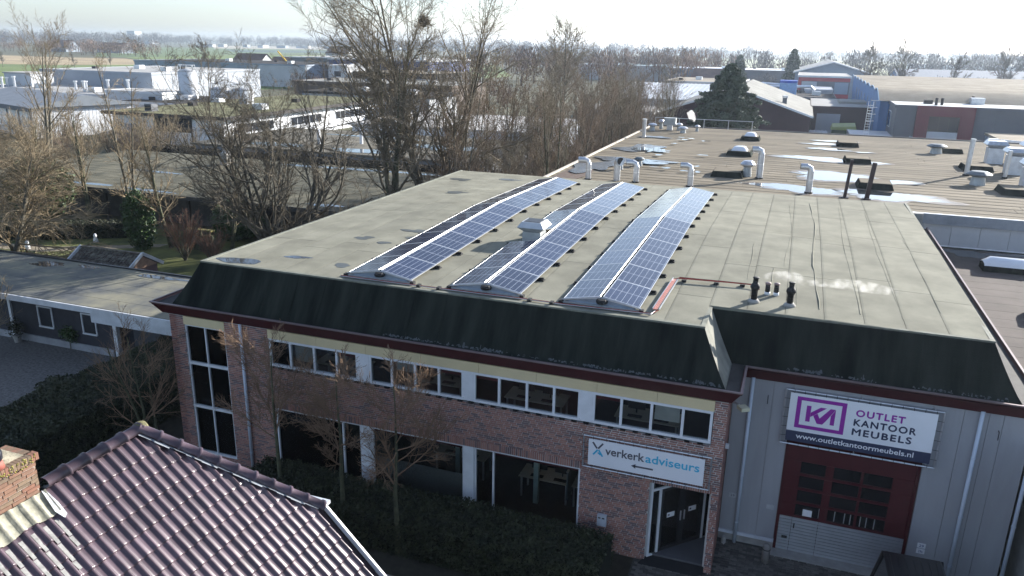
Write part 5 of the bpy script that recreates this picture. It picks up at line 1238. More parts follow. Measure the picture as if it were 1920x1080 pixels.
# ------------------------------------------------------------------ bare trees
W4 = lambda n1, n2, n3, n4, a1=.7: [(n1, .48, a1, 8, .09, .05, 6, .62, .30), (n2, .46, .7, 7, .12, .03, 4, .58, .35), (n3, .45, .65, 5, .14, .02, 3, .6, .4), (n4, .5, .6, 3, .14, .02, 3, .75, .4)]
V4 = lambda n1, n2, n3, n4, a1=.5: [(n1, .50, a1, 8, .07, .07, 5, .5, .35), (n2, .42, .6, 6, .10, .06, 4, .5, .4), (n3, .42, .6, 5, .12, .04, 3, .55, .5), (n4, .48, .55, 3, .12, .03, 3, .7, .5)]
L3 = lambda n1, n2, n3, a1=.75: [(n1, .42, a1, 7, .10, .05, 5, .55), (n2, .5, .65, 5, .14, .05, 4, .55), (n3, .5, .6, 4, .16, .04, 3, .6)]
tm, cm = tree_meshes(21, 15.6, 3, .24, 1.0, W4(10, 9, 8, 5, .58), bark_moss, twig_grey, lean=.13, clear=.22, minr=.009)
place_tree('tall_tree', 'tall three-stemmed bare tree at the left roof edge', tm, cm, (-25.4, 46.2, 0), 0, .92)
tm, cm = tree_meshes(33, 16.8, 5, .27, 1.0, W4(8, 8, 8, 5, .6), bark_grey, twig_grey, lean=.26, clear=.22, minr=.009, up0=.03)
place_tree('tall_tree', 'tallest bare tree with spreading low limbs and a nest', tm, cm, (-24.0, 50.2, 0), 1.0)
NV, NF = leaf_quads(rng.normal(0, .15, (700, 3)), .09, rng); nst = thing('bird_nest', 'dark round bird nest high in the tallest bare tree', 'nest', (-24.3, 49.5, 15.0)); o = bpy.data.objects.new('twig_ball', mesh_np(NV, NF, twig_grey)); COL.objects.link(o); o.parent = nst
tm, cm = tree_meshes(45, 11.6, 6, .19, 1.1, W4(9, 9, 8, 5, .75), bark_dark, twig_dark, lean=.36, clear=.22, minr=.008, up0=.015)
place_tree('wide_tree', 'wide many-stemmed bare tree between the office and the workshop', tm, cm, (-26.4, 36.0, 0), .4, .98, sz=.99)
tm, cm = tree_meshes(51, 14.2, 2, .2, .95, V4(10, 8, 6, 4, .6), bark_grey, twig_grey, lean=.10, clear=.35, minr=.010)
place_tree('lone_tree', 'bare tree with brown trunk in front of the white barn at far left', tm, cm, (-66, 54, 0), .8, .95)
tm, cm = tree_meshes(57, 12.5, 2, .12, .62, L3(18, 8, 6, .6), bark_grey, twig_tan, lean=.05, clear=.15, minr=.009)
place_tree('slender_tree', 'slender pale bare tree rising behind the shed', tm, cm, (-43.2, 41.4, 0), .2)
tm, cm = tree_meshes(58, 8.5, 2, .13, .9, L3(12, 9, 7, .75), bark_moss, twig_tan, lean=.2, clear=.2, minr=.009)
place_tree('orchard_tree', 'small mossy bare tree on the lawn before the workshop', tm, cm, (-50.2, 44.0, 0), .2); place_tree('orchard_tree', 'crooked bare tree right of the slender pale tree', tm, cm, (-39.2, 40.6, 0), 2.2, .95); place_tree('orchard_tree', 'bare tree between the slender tree and the wide tree', tm, cm, (-35.2, 41.6, 0), 4.0, .8)
place_tree('orchard_tree', 'bare lawn tree leaning beside the evergreen bush', tm, cm, (-55.5, 43.5, 0), 5.1, .85)
# willow at the left edge
tm, cm = tree_meshes(63, 9.4, 5, .16, 1.25, [(20, .5, .9, 8, .12, -.03, 5, .5), (16, .55, .7, 7, .12, -.06, 3, .5), (7, .5, .5, 5, .12, -.05, 3, .6)], bark_grey, twig_tan, lean=.35, clear=.15, minr=.009)
place_tree('willow_tree', 'pale tangled willow filling the left picture edge', tm, cm, (-42.5, 31.0, 0), .3)
# pollards in front of the office
pol = [(13, .40, .95, 6, .10, .13, 4, .55, .4), (11, .55, .55, 5, .12, .08, 3, .55, .4), (9, .5, .5, 4, .12, .05, 3, .6, .4), (3, .6, .4, 3, .1, .03, 3, .8, .4)]
for k, (x, y, h, l, s) in enumerate([(-13.3, 17.0, 5.2, 'leftmost of the three pollard trees along the hedge', 1.0), (-11.0, 16.7, 5.1, 'middle of the three pollard trees along the hedge', 1.0), (-9.1, 16.4, 5.3, 'rightmost of the three pollard trees along the hedge', 1.0)]):
    tm, cm = tree_meshes(70+k, h, 1, .085, .95, pol, bark_moss, twig_shoot, lean=.03, clear=.42, minr=.0045)
    place_tree('pollard_tree', l, tm, cm, (x, y, 0), k*1.3, group='pollard trees in front of the office')
for k, (x, y, h, l) in enumerate([(-18.7, 17.7, 4.9, 'bushy pollard in front of the tall corner window')]):
    tm, cm = tree_meshes(80+k, h, 3, .06, .95, pol2, bark_moss, twig_shoot, lean=.16, clear=.30, minr=.0045); place_tree('pollard_tree', l, tm, cm, (x, y, 0), k*1.7)
def shrub_proto(seed, h, m, n=16): return tree_meshes(seed, h, n, .03, .8, [(9, .5, .5, 5, .12, .04, 3, .6), (8, .5, .5, 4, .14, .03, 3, .6)], bark_grey, m, lean=.45, clear=.2, minr=.008)
sp = [shrub_proto(90, 4.0, twig_brown), shrub_proto(91, 4.0, twig_tan), shrub_proto(92, 3.2, twig_red, 22)]
place_tree('red_twig_bush', 'reddish twiggy bush between the shed and the office', *sp[2], (-36.0, 38.2, 0), 0, .95, cat='bush'); place_tree('red_twig_bush', 'smaller reddish bush in front of the mossy stump', *sp[2], (-33.6, 38.0, 0), 1, .7, cat='bush')
place_tree('tan_shrub', 'tan twiggy shrub at the left edge by the gravel', *sp[1], (-31.2, 20.0, 0), 0, .75, cat='bush'); place_tree('tan_shrub', 'tan shrub poking in at the far left by the bungalow', *sp[1], (-32.6, 22.0, 0), 2, .85, cat='bush')
for k in range(16):
    place_tree('brown_shrub', 'brown leafless shrub in the thicket left of the workshop', *sp[k % 2], (rnd.uniform(-84, -62), rnd.uniform(48, 70), 0), rnd.uniform(0, 6), rnd.uniform(1.0, 1.5), 'brown shrubs left of the workshop', 'bush')
for k in range(7): place_tree('white_office_shrub', 'leafless shrub growing before the white office wall', *sp[k % 2], (-74+k*3.1, 72+1.5*math.sin(k*2), 0), k, rnd.uniform(.9, 1.3), 'shrubs before the white office', 'bush')
# thicket between workshop and hall
th = [tree_meshes(100+k, 11.5, 2+k % 3, .10, .75, V4(9, 8, 7, 3, .55), bark_moss if k % 2 else bark_grey, [twig_brown, twig_grey, twig_grey, twig_brown][k], lean=.12, clear=.10, minr=.009) for k in range(4)]
for k in range(70):
    y = 45.5+74*(k/69)**1.15+rnd.uniform(-1, 1); x = rnd.uniform(-22.0-0.05*(y-45), -15.6)
    hs = rnd.uniform(.70, .95)*(1.15 if y < 62 and x < -18.5 else 1)
    if y < 52 and x > -18: hs *= .7
    place_tree('thicket_tree', 'bare slender tree in the thicket along the hall', *th[rnd.choice([0, 0, 1, 2, 2, 3]) if y < 100 else k % 4], (x, y, 0), rnd.uniform(0, 6.28), hs, 'bare trees in the thicket along the hall')
for k in range(34):
    y = 44+60*(k/33)+rnd.uniform(-1, 1)
    place_tree('thicket_shrub', 'brown underwood shrub beside the hall wall', *sp[(0, 1, 0)[k % 3]], (rnd.uniform(-21, -15.2), y, 0), rnd.uniform(0, 6.28), rnd.uniform(.9, 1.5), 'underwood shrubs beside the hall', 'bush')
place_tree('round_tree', 'rounded crown rising above the thicket against the sky', *tree_meshes(120, 17, 3, .25, 1.1, L3(16, 11, 7, .75), bark_grey, twig_grey, lean=.2, clear=.2, minr=.03), (-42, 142, 0))
# conifer behind the hall
def conifer(seed, h, R0, n, leaf):
    r = np.random.default_rng(seed); nb = 230
    z = np.sort(r.random(nb)**1.05)*h*.97+.4; az = np.arange(nb)*2.399+r.normal(0, .3, nb); ln = R0*(1-z/h)**.75*(0.75+.45*r.random(nb))+.25
    D = np.stack([np.cos(az), np.sin(az), np.full(nb, .05)], 1); S = np.stack([np.zeros(nb), np.zeros(nb), z], 1)
    P, Rr = limbs(S, D/np.linalg.norm(D, axis=1, keepdims=True), ln, np.full(nb, .05), 7, .03, -.05, r, .3)
    v, f = tubes_np(P, Rr, 4)
    k = n//nb; t = np.clip(r.random((nb, k))**.6, .05, 1)*6-1e-3; i = np.clip(t.astype(int), 0, 5); w = (t-i)[..., None]; ar = np.arange(nb)[:, None]
    C = P[ar, i]*(1-w)+P[ar, i+1]*w
    side = np.stack([-np.sin(az), np.cos(az), np.zeros(nb)], 1)[:, None, :]
    C = C+side*(r.normal(0, 1, (nb, k, 1))*(.12*ln[:, None, None]*(1.15-t[..., None]/6)))+r.normal(0, .07, C.shape); C[..., 2] -= np.abs(r.normal(0, .14, (nb, k)))
    V, Fq = leaf_quads(C.reshape(-1, 3), leaf, r)
    return MB().tube([(0, 0, 0), (0, 0, h)], [.3, .04], 8).mesh(bark_grey), mesh_np(V, Fq, mat('conifer_needle', (0.065, 0.095, 0.065), 0.7, 0, 0.4, 1.2, col2=(0.12, 0.15, 0.10))), mesh_np(v, f, bark_grey)
a_, b_, c_ = conifer(5, 11.9, 7.2, 90000, .14)
t = place_tree('conifer_tree', 'large dark blue-green conifer behind the hall roof', a_, b_, (-7.9, 95, 0)); o = bpy.data.objects.new('branch', c_); COL.objects.link(o); o.parent = t
a_, b_, c_ = conifer(6, 10, 3.0, 9000, .3)
for x, y, s, l in ((-18.5, 250, 1.15, 'dark conifer left behind the silver roof'), (-3.6, 262, 1.35, 'tall dark conifer above the large conifer top')): place_tree('conifer_tree', l, a_, b_, (x, y, 0), 0, s)

# ------------------------------------------------------------------ background buildings
def bldg(name, label, x0, x1, y0, y1, h, wm, rm, roof='flat', rise=0.0, over=0.3, rz_=0.0, front=(), side=(), bands=(), door=(), cat='building', fascia=None, seams=0):
    """walls, roof, windows and doors as parts. front: window rects (x0,x1,z0,z1) on the -Y wall; side: (y0,y1,z0,z1) on the +X wall"""
    t = thing(name, label, cat, ((x0+x1)/2, (y0+y1)/2, 0))
    if roof == 'gy':                                   # ridge along Y, gables front and back
        xm = (x0+x1)/2
        MB().add([(x0, y0, 0), (x1, y0, 0), (x1, y0, h), (xm, y0, h+rise), (x0, y0, h), (x0, y1, 0), (x1, y1, 0), (x1, y1, h), (xm, y1, h+rise), (x0, y1, h)], [(0, 1, 2, 3, 4), (5, 9, 8, 7, 6), (0, 4, 9, 5), (1, 6, 7, 2), (0, 5, 6, 1)]).build('wall', wm, t)
        for s_ in (-1, 1):
            xe = xm+s_*((x1-x0)/2+over); ze = h-rise*over/((x1-x0)/2)
            q = [(xm, y0-over, h+rise+.02), (xe, y0-over, ze+.02), (xe, y1+over, ze+.02), (xm, y1+over, h+rise+.02)]
            MB().hexa(q, [(a, b, c+.12) for a, b, c in q]).build('roof_slope', rm, t)
            MB().beam((xm, y0-over-.04, h+rise+.05), (xe, y0-over-.04, ze+.05), .08, .26).build('barge_board', fascia or white_pvc, t)
    elif roof == 'gx':
        ym = (y0+y1)/2
        MB().add([(x0, y0, 0), (x0, y1, 0), (x0, y1, h), (x0, ym, h+rise), (x0, y0, h), (x1, y0, 0), (x1, y1, 0), (x1, y1, h), (x1, ym, h+rise), (x1, y0, h)], [(0, 4, 3, 2, 1), (5, 6, 7, 8, 9), (0, 5, 9, 4), (1, 2, 7, 6), (0, 1, 6, 5)]).build('wall', wm, t)
        for s_ in (-1, 1):
            ye = ym+s_*((y1-y0)/2+over); ze = h-rise*over/((y1-y0)/2)
            q = [(x0-over, ym, h+rise+.02), (x1+over, ym, h+rise+.02), (x1+over, ye, ze+.02), (x0-over, ye, ze+.02)]
            ro = MB().hexa(q, [(a, b, c+.12) for a, b, c in q]).build('roof_slope', rm, t)
            if seams:
                n = int((x1-x0)/seams)
                for k in range(n+1):
                    xx = x0+k*seams; MB().beam((xx, ym, h+rise+.17), (xx, ye, ze+.17), .12, .08).build('roof_seam', rm, ro)
    else:
        BX(x0, x1, y0, y1, 0, h-.15).build('wall', wm, t)
        BX(x0-over, x1+over, y0-over, y1+over, h-.149, h).build('roof', rm, t)
        f = fascia or wm
        MB().box(x0-over-.06, x1+over+.06, y0-over-.06, y0-over-.001, h-.35, h+.08).box(x1+over+.001, x1+over+.06, y0-over, y1+over, h-.35, h+.08).box(x0-over-.06, x0-over-.001, y0-over, y1+over, h-.35, h+.08).build('fascia', f, t)
    for r_ in front:
        o = BX(r_[0], r_[1], y0-.06, y0+.05, r_[2], r_[3]).build('window', white_pvc, t)
        n = max(1, int((r_[1]-r_[0])/1.4)); w = (r_[1]-r_[0]-.1)/n
        for k in range(n): BX(r_[0]+.1+k*w, r_[0]+k*w+w, y0-.075, y0-.061, r_[2]+.08, r_[3]-.08).build('pane', farglass, o)
    for r_ in side:
        o = BX(x1-.05, x1+.06, r_[0], r_[1], r_[2], r_[3]).build('window', white_pvc, t)
        n = max(1, int((r_[1]-r_[0])/1.4)); w = (r_[1]-r_[0]-.1)/n
        for k in range(n): BX(x1+.061, x1+.075, r_[0]+.1+k*w, r_[0]+k*w+w, r_[2]+.08, r_[3]-.08).build('pane', farglass, o)
    if x1-x0 > 14 and roof != 'gy' and cat == 'building':
        n = int((x1-x0)/5)
        for k in range(1, n): xx = x0+(x1-x0)*k/n; BX(xx-.09, xx+.09, y0-.045, y0-.003, 0, h-.36).build('wall_rib', wm, t)
        n = int((y1-y0)/5)
        for k in range(1, n): yy = y0+(y1-y0)*k/n; BX(x1+.003, x1+.045, yy-.09, yy+.09, 0, h-.36).build('wall_rib', wm, t)
        if not door: BX(x0+2, x0+4.6, y0-.07, y0-.004, .02, min(3.2, h*.6)).build('door', w_steel, t)
        if roof == 'flat':
            for k in range(4):
                xx = x0+(x1-x0)*(.15+.22*k); yy = y0+(y1-y0)*(.3+.35*((k*7) % 3)/2); q = .5+.3*(k % 2)
                BX(xx-q, xx+q, yy-q, yy+q, h+.001, h+.5+.3*(k % 2)).build('roof_box', galv if k % 2 else r_dark, t)
    for (a, b, z1, m_) in door: BX(a, b, y0-.08, y0-.005, 0.02, z1).build('door', m_, t)
    for (a, b, za, zb, m_) in bands: BX(a, b, y0-.05, y0-.004, za, zb).build('facade_band', m_, t)
    return t
farglass = mat('far_window_glass', (0.025, 0.03, 0.04), 0.15, 0, 0.1, 0.5, spec=0.35)
w_white = mat('wall_white', (0.50, 0.52, 0.54), 0.7, 0, 0.08, 0.4, spec=0.2); w_brown = mat('wall_brown', (0.055, 0.028, 0.032), 0.8, 0, 0.15, 0.5)
w_blue = mat('wall_blue', (0.06, 0.17, 0.37), 0.7, 0, 0.08, 0.3); w_anth = mat('wall_anthracite', (0.10, 0.11, 0.13), 0.5, 0, 0.08, 0.5); w_red = mat('wall_red', (0.32, 0.03, 0.04), 0.5, 0, 0.08, 0.5); w_dred = mat('wall_dark_red', (0.13, 0.025, 0.035), 0.5, 0, 0.08, 0.5)
w_lgrey = mat('wall_light_grey', (0.42, 0.43, 0.45), 0.6, 0, 0.06, 0.5); w_steel = mat('wall_steel_blue', (0.22, 0.27, 0.33), 0.5, 0, 0.08, 0.5)
r_grey = mat('roof_grey', (0.27, 0.265, 0.24), 0.85, 0, 0.15, 0.4, spec=0.05); r_light = mat('roof_light', (0.36, 0.355, 0.34), 0.9, 0, 0.1, 0.3, spec=0.05); r_dark = mat('roof_dark', (0.055, 0.052, 0.05), 0.85, 0, 0.2, 0.5, spec=0.05); r_tan = mat('roof_tan', (0.30, 0.26, 0.20), 0.85, 0, 0.15, 0.3, spec=0.05); r_tile = mat('roof_far_tile', (0.10, 0.055, 0.045), 0.9, 0, 0.2, 0.5); r_silver = mat('roof_silver', (0.45, 0.47, 0.50), 0.5, 0.3, 0.08, 0.3); r_moss = mat('roof_moss', (0.16, 0.155, 0.09), 0.9, 0, 0.3, 0.4, spec=0.05)
# --- right side
bldg('brown_barn', 'dark brown clad barn with a shallow grey roof behind the conifer', -18.5, 1.45, 115, 150, 4.9, w_brown, r_grey, 'gy', 3.3, .35, front=(), door=((-5.6, -3.2, 2.4, w_steel),))
t = thing('roof_fan', 'small square fan box on the barn roof slope', 'roof vent', (-2.2, 120, 6.3)); BX(-2.5, -1.9, 119.7, 120.3, 6.1, 7.0).build('box', w_anth, t); MB().cyl(-2.2, 120, 7.0, 7.3, .4, n=10).build('hood', galv, t)
bldg('brown_workshop', 'dark brown flat building with a tall pale door beside the barn', 1.9, 13.2, 136, 158, 5.0, w_brown, r_light, 'flat', door=((2.6, 6.1, 3.9, w_lgrey),), fascia=w_brown)
t = thing('roof_dome', 'flat pale skylight panel on the brown flat building', 'skylight', (9, 150, 5)); BX(6.0, 12, 145, 152, 5.0, 5.3).build('kerb', r_grey, t); BX(6.3, 11.7, 145.3, 151.7, 5.31, 5.42).build('lid', r_light, t)
GO = bldg('grey_office', 'anthracite office block with a dark red framed window behind the hall', 11.6, 40, 113, 131, 7.0, w_anth, mat('white_membrane', (0.55, 0.55, 0.54), 0.7), 'flat', over=.1, fascia=w_anth)
for (a, b, c, d) in ((14.0, 20.6, 5.8, 7.05), (14.0, 15.5, 0, 5.8), (19.0, 20.6, 0, 5.8)): BX(a, b, 112.5, 112.98, c, d).build('red_frame', w_dred, GO)
pw = BX(15.5, 19.0, 112.86, 112.95, 3.9, 5.8).build('window', dark_frame, GO)
for k in range(3): BX(15.6+k*1.15, 15.6+k*1.15+1.08, 112.845, 112.859, 4.0, 5.7).build('pane', farglass, pw)
BX(15.3, 19.1, 112.7, 112.95, 2.1, 3.88).build('spandrel', w_white, GO); BX(15.5, 19.0, 112.86, 112.95, 0.2, 2.0).build('window', farglass, GO)
for y, z0, z1 in ((118, 3.8, 5.9), (118, 1.0, 3.0), (122, 3.8, 5.9)):
    o = BX(11.54, 11.62, y, y+2.6, z0, z1).build('window', white_pvc, GO); BX(11.52, 11.539, y+.1, y+2.5, z0+.1, z1-.1).build('pane', farglass, o)
for k, (x, y) in enumerate(((16.5, 116), (17.2, 116.2), (22, 124), (29, 125))): MB().cyl(x, y, 7.0, 7.9, .18, n=8).build('roof_pipe', rubber, GO)
BX(31, 32.5, 116, 117.5, 7.0, 8.1).build('roof_unit', galv, GO)
LB = bldg('link_block', 'low grey flat annex with a ladder in front of the grey office', 6.4, 11.4, 104, 118, 3.2, w_anth, w_lgrey, 'flat', over=.0, fascia=w_anth)
ld = thing('roof_ladder', 'tall caged steel ladder standing on the low annex', 'ladder', (8.4, 112, 3.2))
for sx in (-.3, .3): MB().beam((8.4+sx, 112, 3.2), (8.4+sx+.1, 112.2, 7.4), .05, .05).build('rail', alu, ld)
for k in range(11): MB().beam((8.1+.008*k, 112+.014*k, 3.5+.34*k), (8.7+.008*k, 112+.014*k, 3.5+.34*k), .05, .05).build('rung', alu, ld)
for k in range(4): MB().tube([(8.2+.1*k, 111.9+.1*k, 5+.85*k), (8.2+.1*k, 111.2+.1*k, 5+.85*k), (9.0+.1*k, 111.2+.1*k, 5+.85*k), (9.0+.1*k, 111.9+.1*k, 5+.85*k)], .04, 5).build('cage_hoop', alu, ld)
WR = thing('grey_annex', 'pale grey flat annex at the right picture edge behind the hall', 'building', (28, 105, 0))
MB().prism([(21.2, 99), (44, 84), (44, 108), (21.2, 108)], 0, 4.2).build('wall', w_steel, WR); MB().prism([(21.1, 99), (44, 83.9), (44, 108.2), (21.1, 108.2)], 4.21, 4.5).build('roof', r_tan, WR)
MB().prism([(21.0, 98.8), (44, 83.6), (44, 83.8), (21.0, 99.0)], 4.1, 4.62).build('fascia', mat('white_trim', (0.75, 0.76, 0.78), 0.4), WR); BX(19.9, 20.9, 99, 100, 0, 4.6).build('white_door_bay', w_white, WR)
t = thing('air_unit', 'round-topped air unit on the grey annex roof', 'air unit', (30, 101, 4.5)); MB().lathe(30, 101, [(.9, 4.5), (.9, 5.4), (1.2, 5.6), (1.0, 6.2), (0, 6.4)], 12).build('body', galv, t); MB().cyl(30, 101, 4.5, 4.6, 1.1, n=12).build('base', concrete, t)
BH = thing('blue_hall', 'long blue clad hall with a rippled brown roof on the right', 'building', (50, 155, 0))
BX(10.4, 110, 122, 192, 0, 6.9).build('wall', w_blue, BH)
nP = 66; vs = []; 
for k in range(nP+1):
    y = 121.5+71*k/nP; tt = k/nP; base = 7.0+1.0*min(1, tt/.08)
    vs += [(10.2, y, base+.42*abs(math.sin(math.pi*tt*7.5))), (112, y, base+.42*abs(math.sin(math.pi*tt*7.5)))]
MB().add(vs, [(2*k, 2*k+1, 2*k+3, 2*k+2) for k in range(nP)]).build('roof', r_tan, BH)
gv = [(10.3, 121.6, 5.0)]+[(10.3, v[1], v[2]-.05) for v in vs[::2]]+[(10.3, 192.4, 5.0)]
MB().hexa(gv, [(10.45, b, c) for a, b, c in gv]).build('gable_wall', w_blue, BH)
for k in range(nP): MB().beam((10.12, vs[2*k][1], vs[2*k][2]+.05), (10.12, vs[2*k+2][1], vs[2*k+2][2]+.05), .1, .14).build('verge_trim', mat('verge_blue', (0.20, 0.32, 0.45), 0.5), BH)
for y in (128, 136, 144, 152, 160, 168, 176): BX(10.2, 10.29, y, y+.4, 0, 6.5).build('wall_rib', w_steel, BH)
RB_ = bldg('red_band_office', 'white gabled office with red bands and dark glazing in the distance', -1.2, 10.3, 205, 235, 7.6, w_anth, r_light, 'flat', over=.2, bands=((-1.2, 10.3, 6.4, 7.6, w_red), (-1.2, 10.3, 2.6, 3.5, w_red), (-1.2, -.5, 0, 6.4, w_red), (-.4, 3.0, 4.8, 6.3, w_lgrey), (7.0, 10.0, 3.6, 6.2, w_steel)), fascia=w_white)
GB = bldg('gabled_depot', 'grey gable with a white roof edge behind the red banded office', -2.5, 17, 240, 290, 7.5, w_steel, r_light, 'gy', 2.8, .6)
bldg('silver_shed', 'shed with a shiny ribbed silver roof left of the conifer', -34, -7.5, 150, 196, 4.2, w_lgrey, r_silver, 'gx', 1.9, .3, seams=0.9, front=((-32, -14, 1.2, 2.6),))
bldg('white_shed', 'small white shed at the end of the thicket', -32, -21, 120, 132, 4.2, w_white, r_light, 'flat')
bldg('dark_long_shed', 'long dark shed with a bright roof edge far behind the conifer', -47, 2, 300, 330, 6.2, w_anth, mat('frost_roof', (0.7, 0.72, 0.75), 0.6), 'flat', fascia=w_anth)
bldg('flat_depot', 'pale flat depot between the silver shed and the dark shed', -34, -15, 210, 240, 5.2, w_lgrey, r_tan, 'flat', front=((-30, -20, 1.5, 3),)); bldg('small_gable', 'small brown gabled house near the silver shed', -33, -22, 255, 270, 4.0, w_lgrey, r_tile, 'gx', 3.2, .4)
UF = thing('duct_unit', 'silver duct work with a blue fan unit on a dark flat roof', 'air unit', (0, 178, 5))
bldg('duct_building', 'dark flat building carrying silver ducts', -11, 6.0, 168, 196, 4.6, r_dark, r_dark, 'flat', fascia=w_anth)
BX(-4.6, -1.2, 176, 179, 4.6, 6.9).build('fan_unit', mat('unit_blue', (0.25, 0.42, 0.68), 0.5), UF); BX(-4.6, -1.2, 175.8, 179.2, 6.91, 7.4).build('unit_lid', mat('unit_deep_blue', (0.04, 0.10, 0.45), 0.5), UF)
for pts in ([(-13, 178, 5.0), (-10.5, 178, 6.4), (-8, 178, 6.6), (-4.6, 178, 6.4)], [(-7.6, 176, 4.6), (-7.6, 176, 5.8), (-6.8, 176, 6.1), (-4.6, 176, 6.1)], [(-1.2, 177, 6.2), (1.6, 177, 6.2), (2.2, 177, 5.6), (2.2, 177, 4.6)]): MB().tube(pts, .3, 8).build('duct', alu, UF)
bldg('light_block', 'pale grey flat block behind the ducts', 0.5, 6.0, 184, 200, 5.4, w_lgrey, w_lgrey, 'flat', over=.1)
bldg('far_blue_hall', 'long pale blue hall behind the row of trees on the right', 30, 120, 300, 330, 5.0, w_blue, mat('roof_bluegrey', (0.20, 0.22, 0.25), 0.8), 'gx', 2.5, .4); bldg('far_white_hall', 'white glasshouse strip far right near the horizon', 70, 330, 620, 660, 5.0, w_white, r_light, 'flat', fascia=w_white)
bldg('teal_hall', 'flat teal roofed hall beyond the thicket', -90, -44, 330, 370, 6.0, w_lgrey, mat('roof_teal', (0.20, 0.27, 0.29), 0.8), 'flat')
# yard things between the hall and the brown buildings
t = thing('green_container', 'dark green skip with a yellow-green lid in the yard', 'container', (6.4, 128, 0)); BX(4.8, 8.0, 126.5, 129.5, 0, 2.3).build('body', mat('skip_green', (0.03, 0.07, 0.03), 0.6), t); MB().hexa([(4.6, 126.3, 2.31), (8.2, 126.3, 2.31), (8.2, 129.7, 2.31), (4.6, 129.7, 2.31)], [(4.8, 126.5, 2.7), (8.0, 126.5, 2.9), (8.0, 129.5, 3.2), (4.8, 129.5, 3.0)]).build('lid', mat('lid_lime', (0.30, 0.33, 0.10), 0.6), t)
t = thing('white_tank', 'white ribbed tank lying in the yard beside the green skip', 'tank', (2.6, 122, 0)); MB().tube([(1.2, 122, 1.3), (1.4, 122, 1.3), (4.0, 122, 1.3), (4.2, 122, 1.3)], [.5, 1.2, 1.2, .5], 14).build('shell', w_white, t, True)
for k in range(5): MB().tube([(1.7+k*.5, 122, 1.3), (1.85+k*.5, 122, 1.3)], 1.26, 14).build('rib', w_white, t)
t = thing('white_crate', 'pale crate next to the white tank', 'crate', (4.8, 121, 0)); BX(4.3, 5.5, 120.5, 121.7, 0, 2.0).build('box', w_lgrey, t); BX(4.25, 5.55, 120.45, 121.75, 2.0, 2.1).build('lid', w_white, t)
t = thing('green_fence', 'bright green hedge panel beyond the left hall corner', 'fence', (-21, 108, 0)); BX(-22.5, -18.8, 104, 104.3, 0, 3.2).build('panel', mat('fence_green', (0.03, 0.10, 0.02), 0.8), t)
for k in range(6): BX(-22.4+k*.7, -22.3+k*.7, 103.9, 104.0, 0, 3.6).build('post', galv, t)
sheet('grass_patch', [(-24, 112), (-18.6, 112), (-18.6, 125), (-24, 125)], 0.05, mat('lime_grass', (0.25, 0.33, 0.03), 0.9))

# --- cars
def car(label, x, y, rz_, body, L_=4.3, W_=1.75, hb=0.8, ht=1.45, suv=False, name='car'):
    t = thing(name, label, 'car', (x, y, 0), None, rz_ if rz_ else 1e-6)
    def ring(xa, ya, z, r=.12): return [(-xa+r, -ya, z), (xa-r, -ya, z), (xa, -ya+r, z), (xa, ya-r, z), (xa-r, ya, z), (-xa+r, ya, z), (-xa, ya-r, z), (-xa, -ya+r, z)]
    hl, hw_ = L_/2, W_/2
    mb = MB(); mb.hexa(ring(hl-.05, hw_-.06, .25), ring(hl, hw_, .5)); mb.hexa(ring(hl, hw_, .501), ring(hl-.06, hw_-.05, hb)); bo = mb.build('body', body, t)
    x0 = -hl+.12 if suv else -hl+.55; x1 = hl*.32
    def cr(xa, xb, yy, z): return [(xa, -yy, z), (xb, -yy, z), (xb, yy, z), (xa, yy, z)]
    cab = MB().hexa(cr(x0, x1+.55, hw_-.08, hb+.001), cr(x0+.15, x1, hw_-.24, ht-.05)).build('window_band', mat('car_glass', (0.012, 0.013, 0.016), 0.05, spec=0.8), t)
    MB().hexa(cr(x0+.13, x1+.02, hw_-.22, ht-.049), cr(x0+.2, x1-.05, hw_-.28, ht)).build('car_roof', body, t)
    if suv:
        for k in range(7): MB().beam((x0+.3, -hw_+.36+k*.17, ht+.008), (x1-.12, -hw_+.36+k*.17, ht+.008), .03, .02).build('roof_rib', body, t)
        for s_ in (-1, 1):
            for xx in (x0+.1, x0+1.2, x1+.2): MB().beam((xx, s_*(hw_-.09), hb), (xx+.08 if xx < x1 else xx-.2, s_*(hw_-.235), ht-.04), .09, .05, (1, 0, 0)).build('pillar', body, t)
            BX(x1+.25, x1+.45, s_*hw_*1.02-.1, s_*hw_*1.02+.1, hb+.1, hb+.32).build('mirror', rubber, t)
    for sx in (-1, 1):
        for sy in (-1, 1):
            w = MB().tube([(sx*hl*.62, sy*(hw_-.2), .32), (sx*hl*.62, sy*(hw_+.01), .32)], .32, 14).build('wheel', rubber, t)
            MB().tube([(sx*hl*.62, sy*(hw_+.011), .32), (sx*hl*.62, sy*(hw_+.02), .32)], .19, 10).build('rim', alu, w)
    for sy in (-1, 1): BX(hl-.05, hl+.012, sy*hw_*.7-.18, sy*hw_*.7+.18, .58, .74).build('headlight', MATS['acrylic_dome'], t); BX(-hl-.012, -hl+.05, sy*hw_*.75-.1, sy*hw_*.75+.1, .58, .76).build('tail_light', w_red, t)
    return t
car('white car parked nearest below the red banded office', 12.0, 226-40, 0.2, mat('paint_white', (0.75, 0.76, 0.78), 0.25, 0, 0.02, coat=.4)); car('silver car parked farther back by the red banded office', 10.0, 201, 0.2, mat('paint_silver', (0.5, 0.52, 0.55), 0.25, 0.4, 0.02, coat=.4))
black_paint = mat('paint_black', (0.012, 0.011, 0.013), 0.28, 0, 0.1, spec=0.5, coat=.3)
car('dark van with a ribbed roof parked in front of the sectional door', 3.92, 16.6, R_(-88), black_paint, 4.5, 1.75, 1.05, 1.92, True, 'parked_van')
bo = thing('bollard', 'short round-topped post left of the sectional door', 'bollard', (0.55, 19.72, 0))
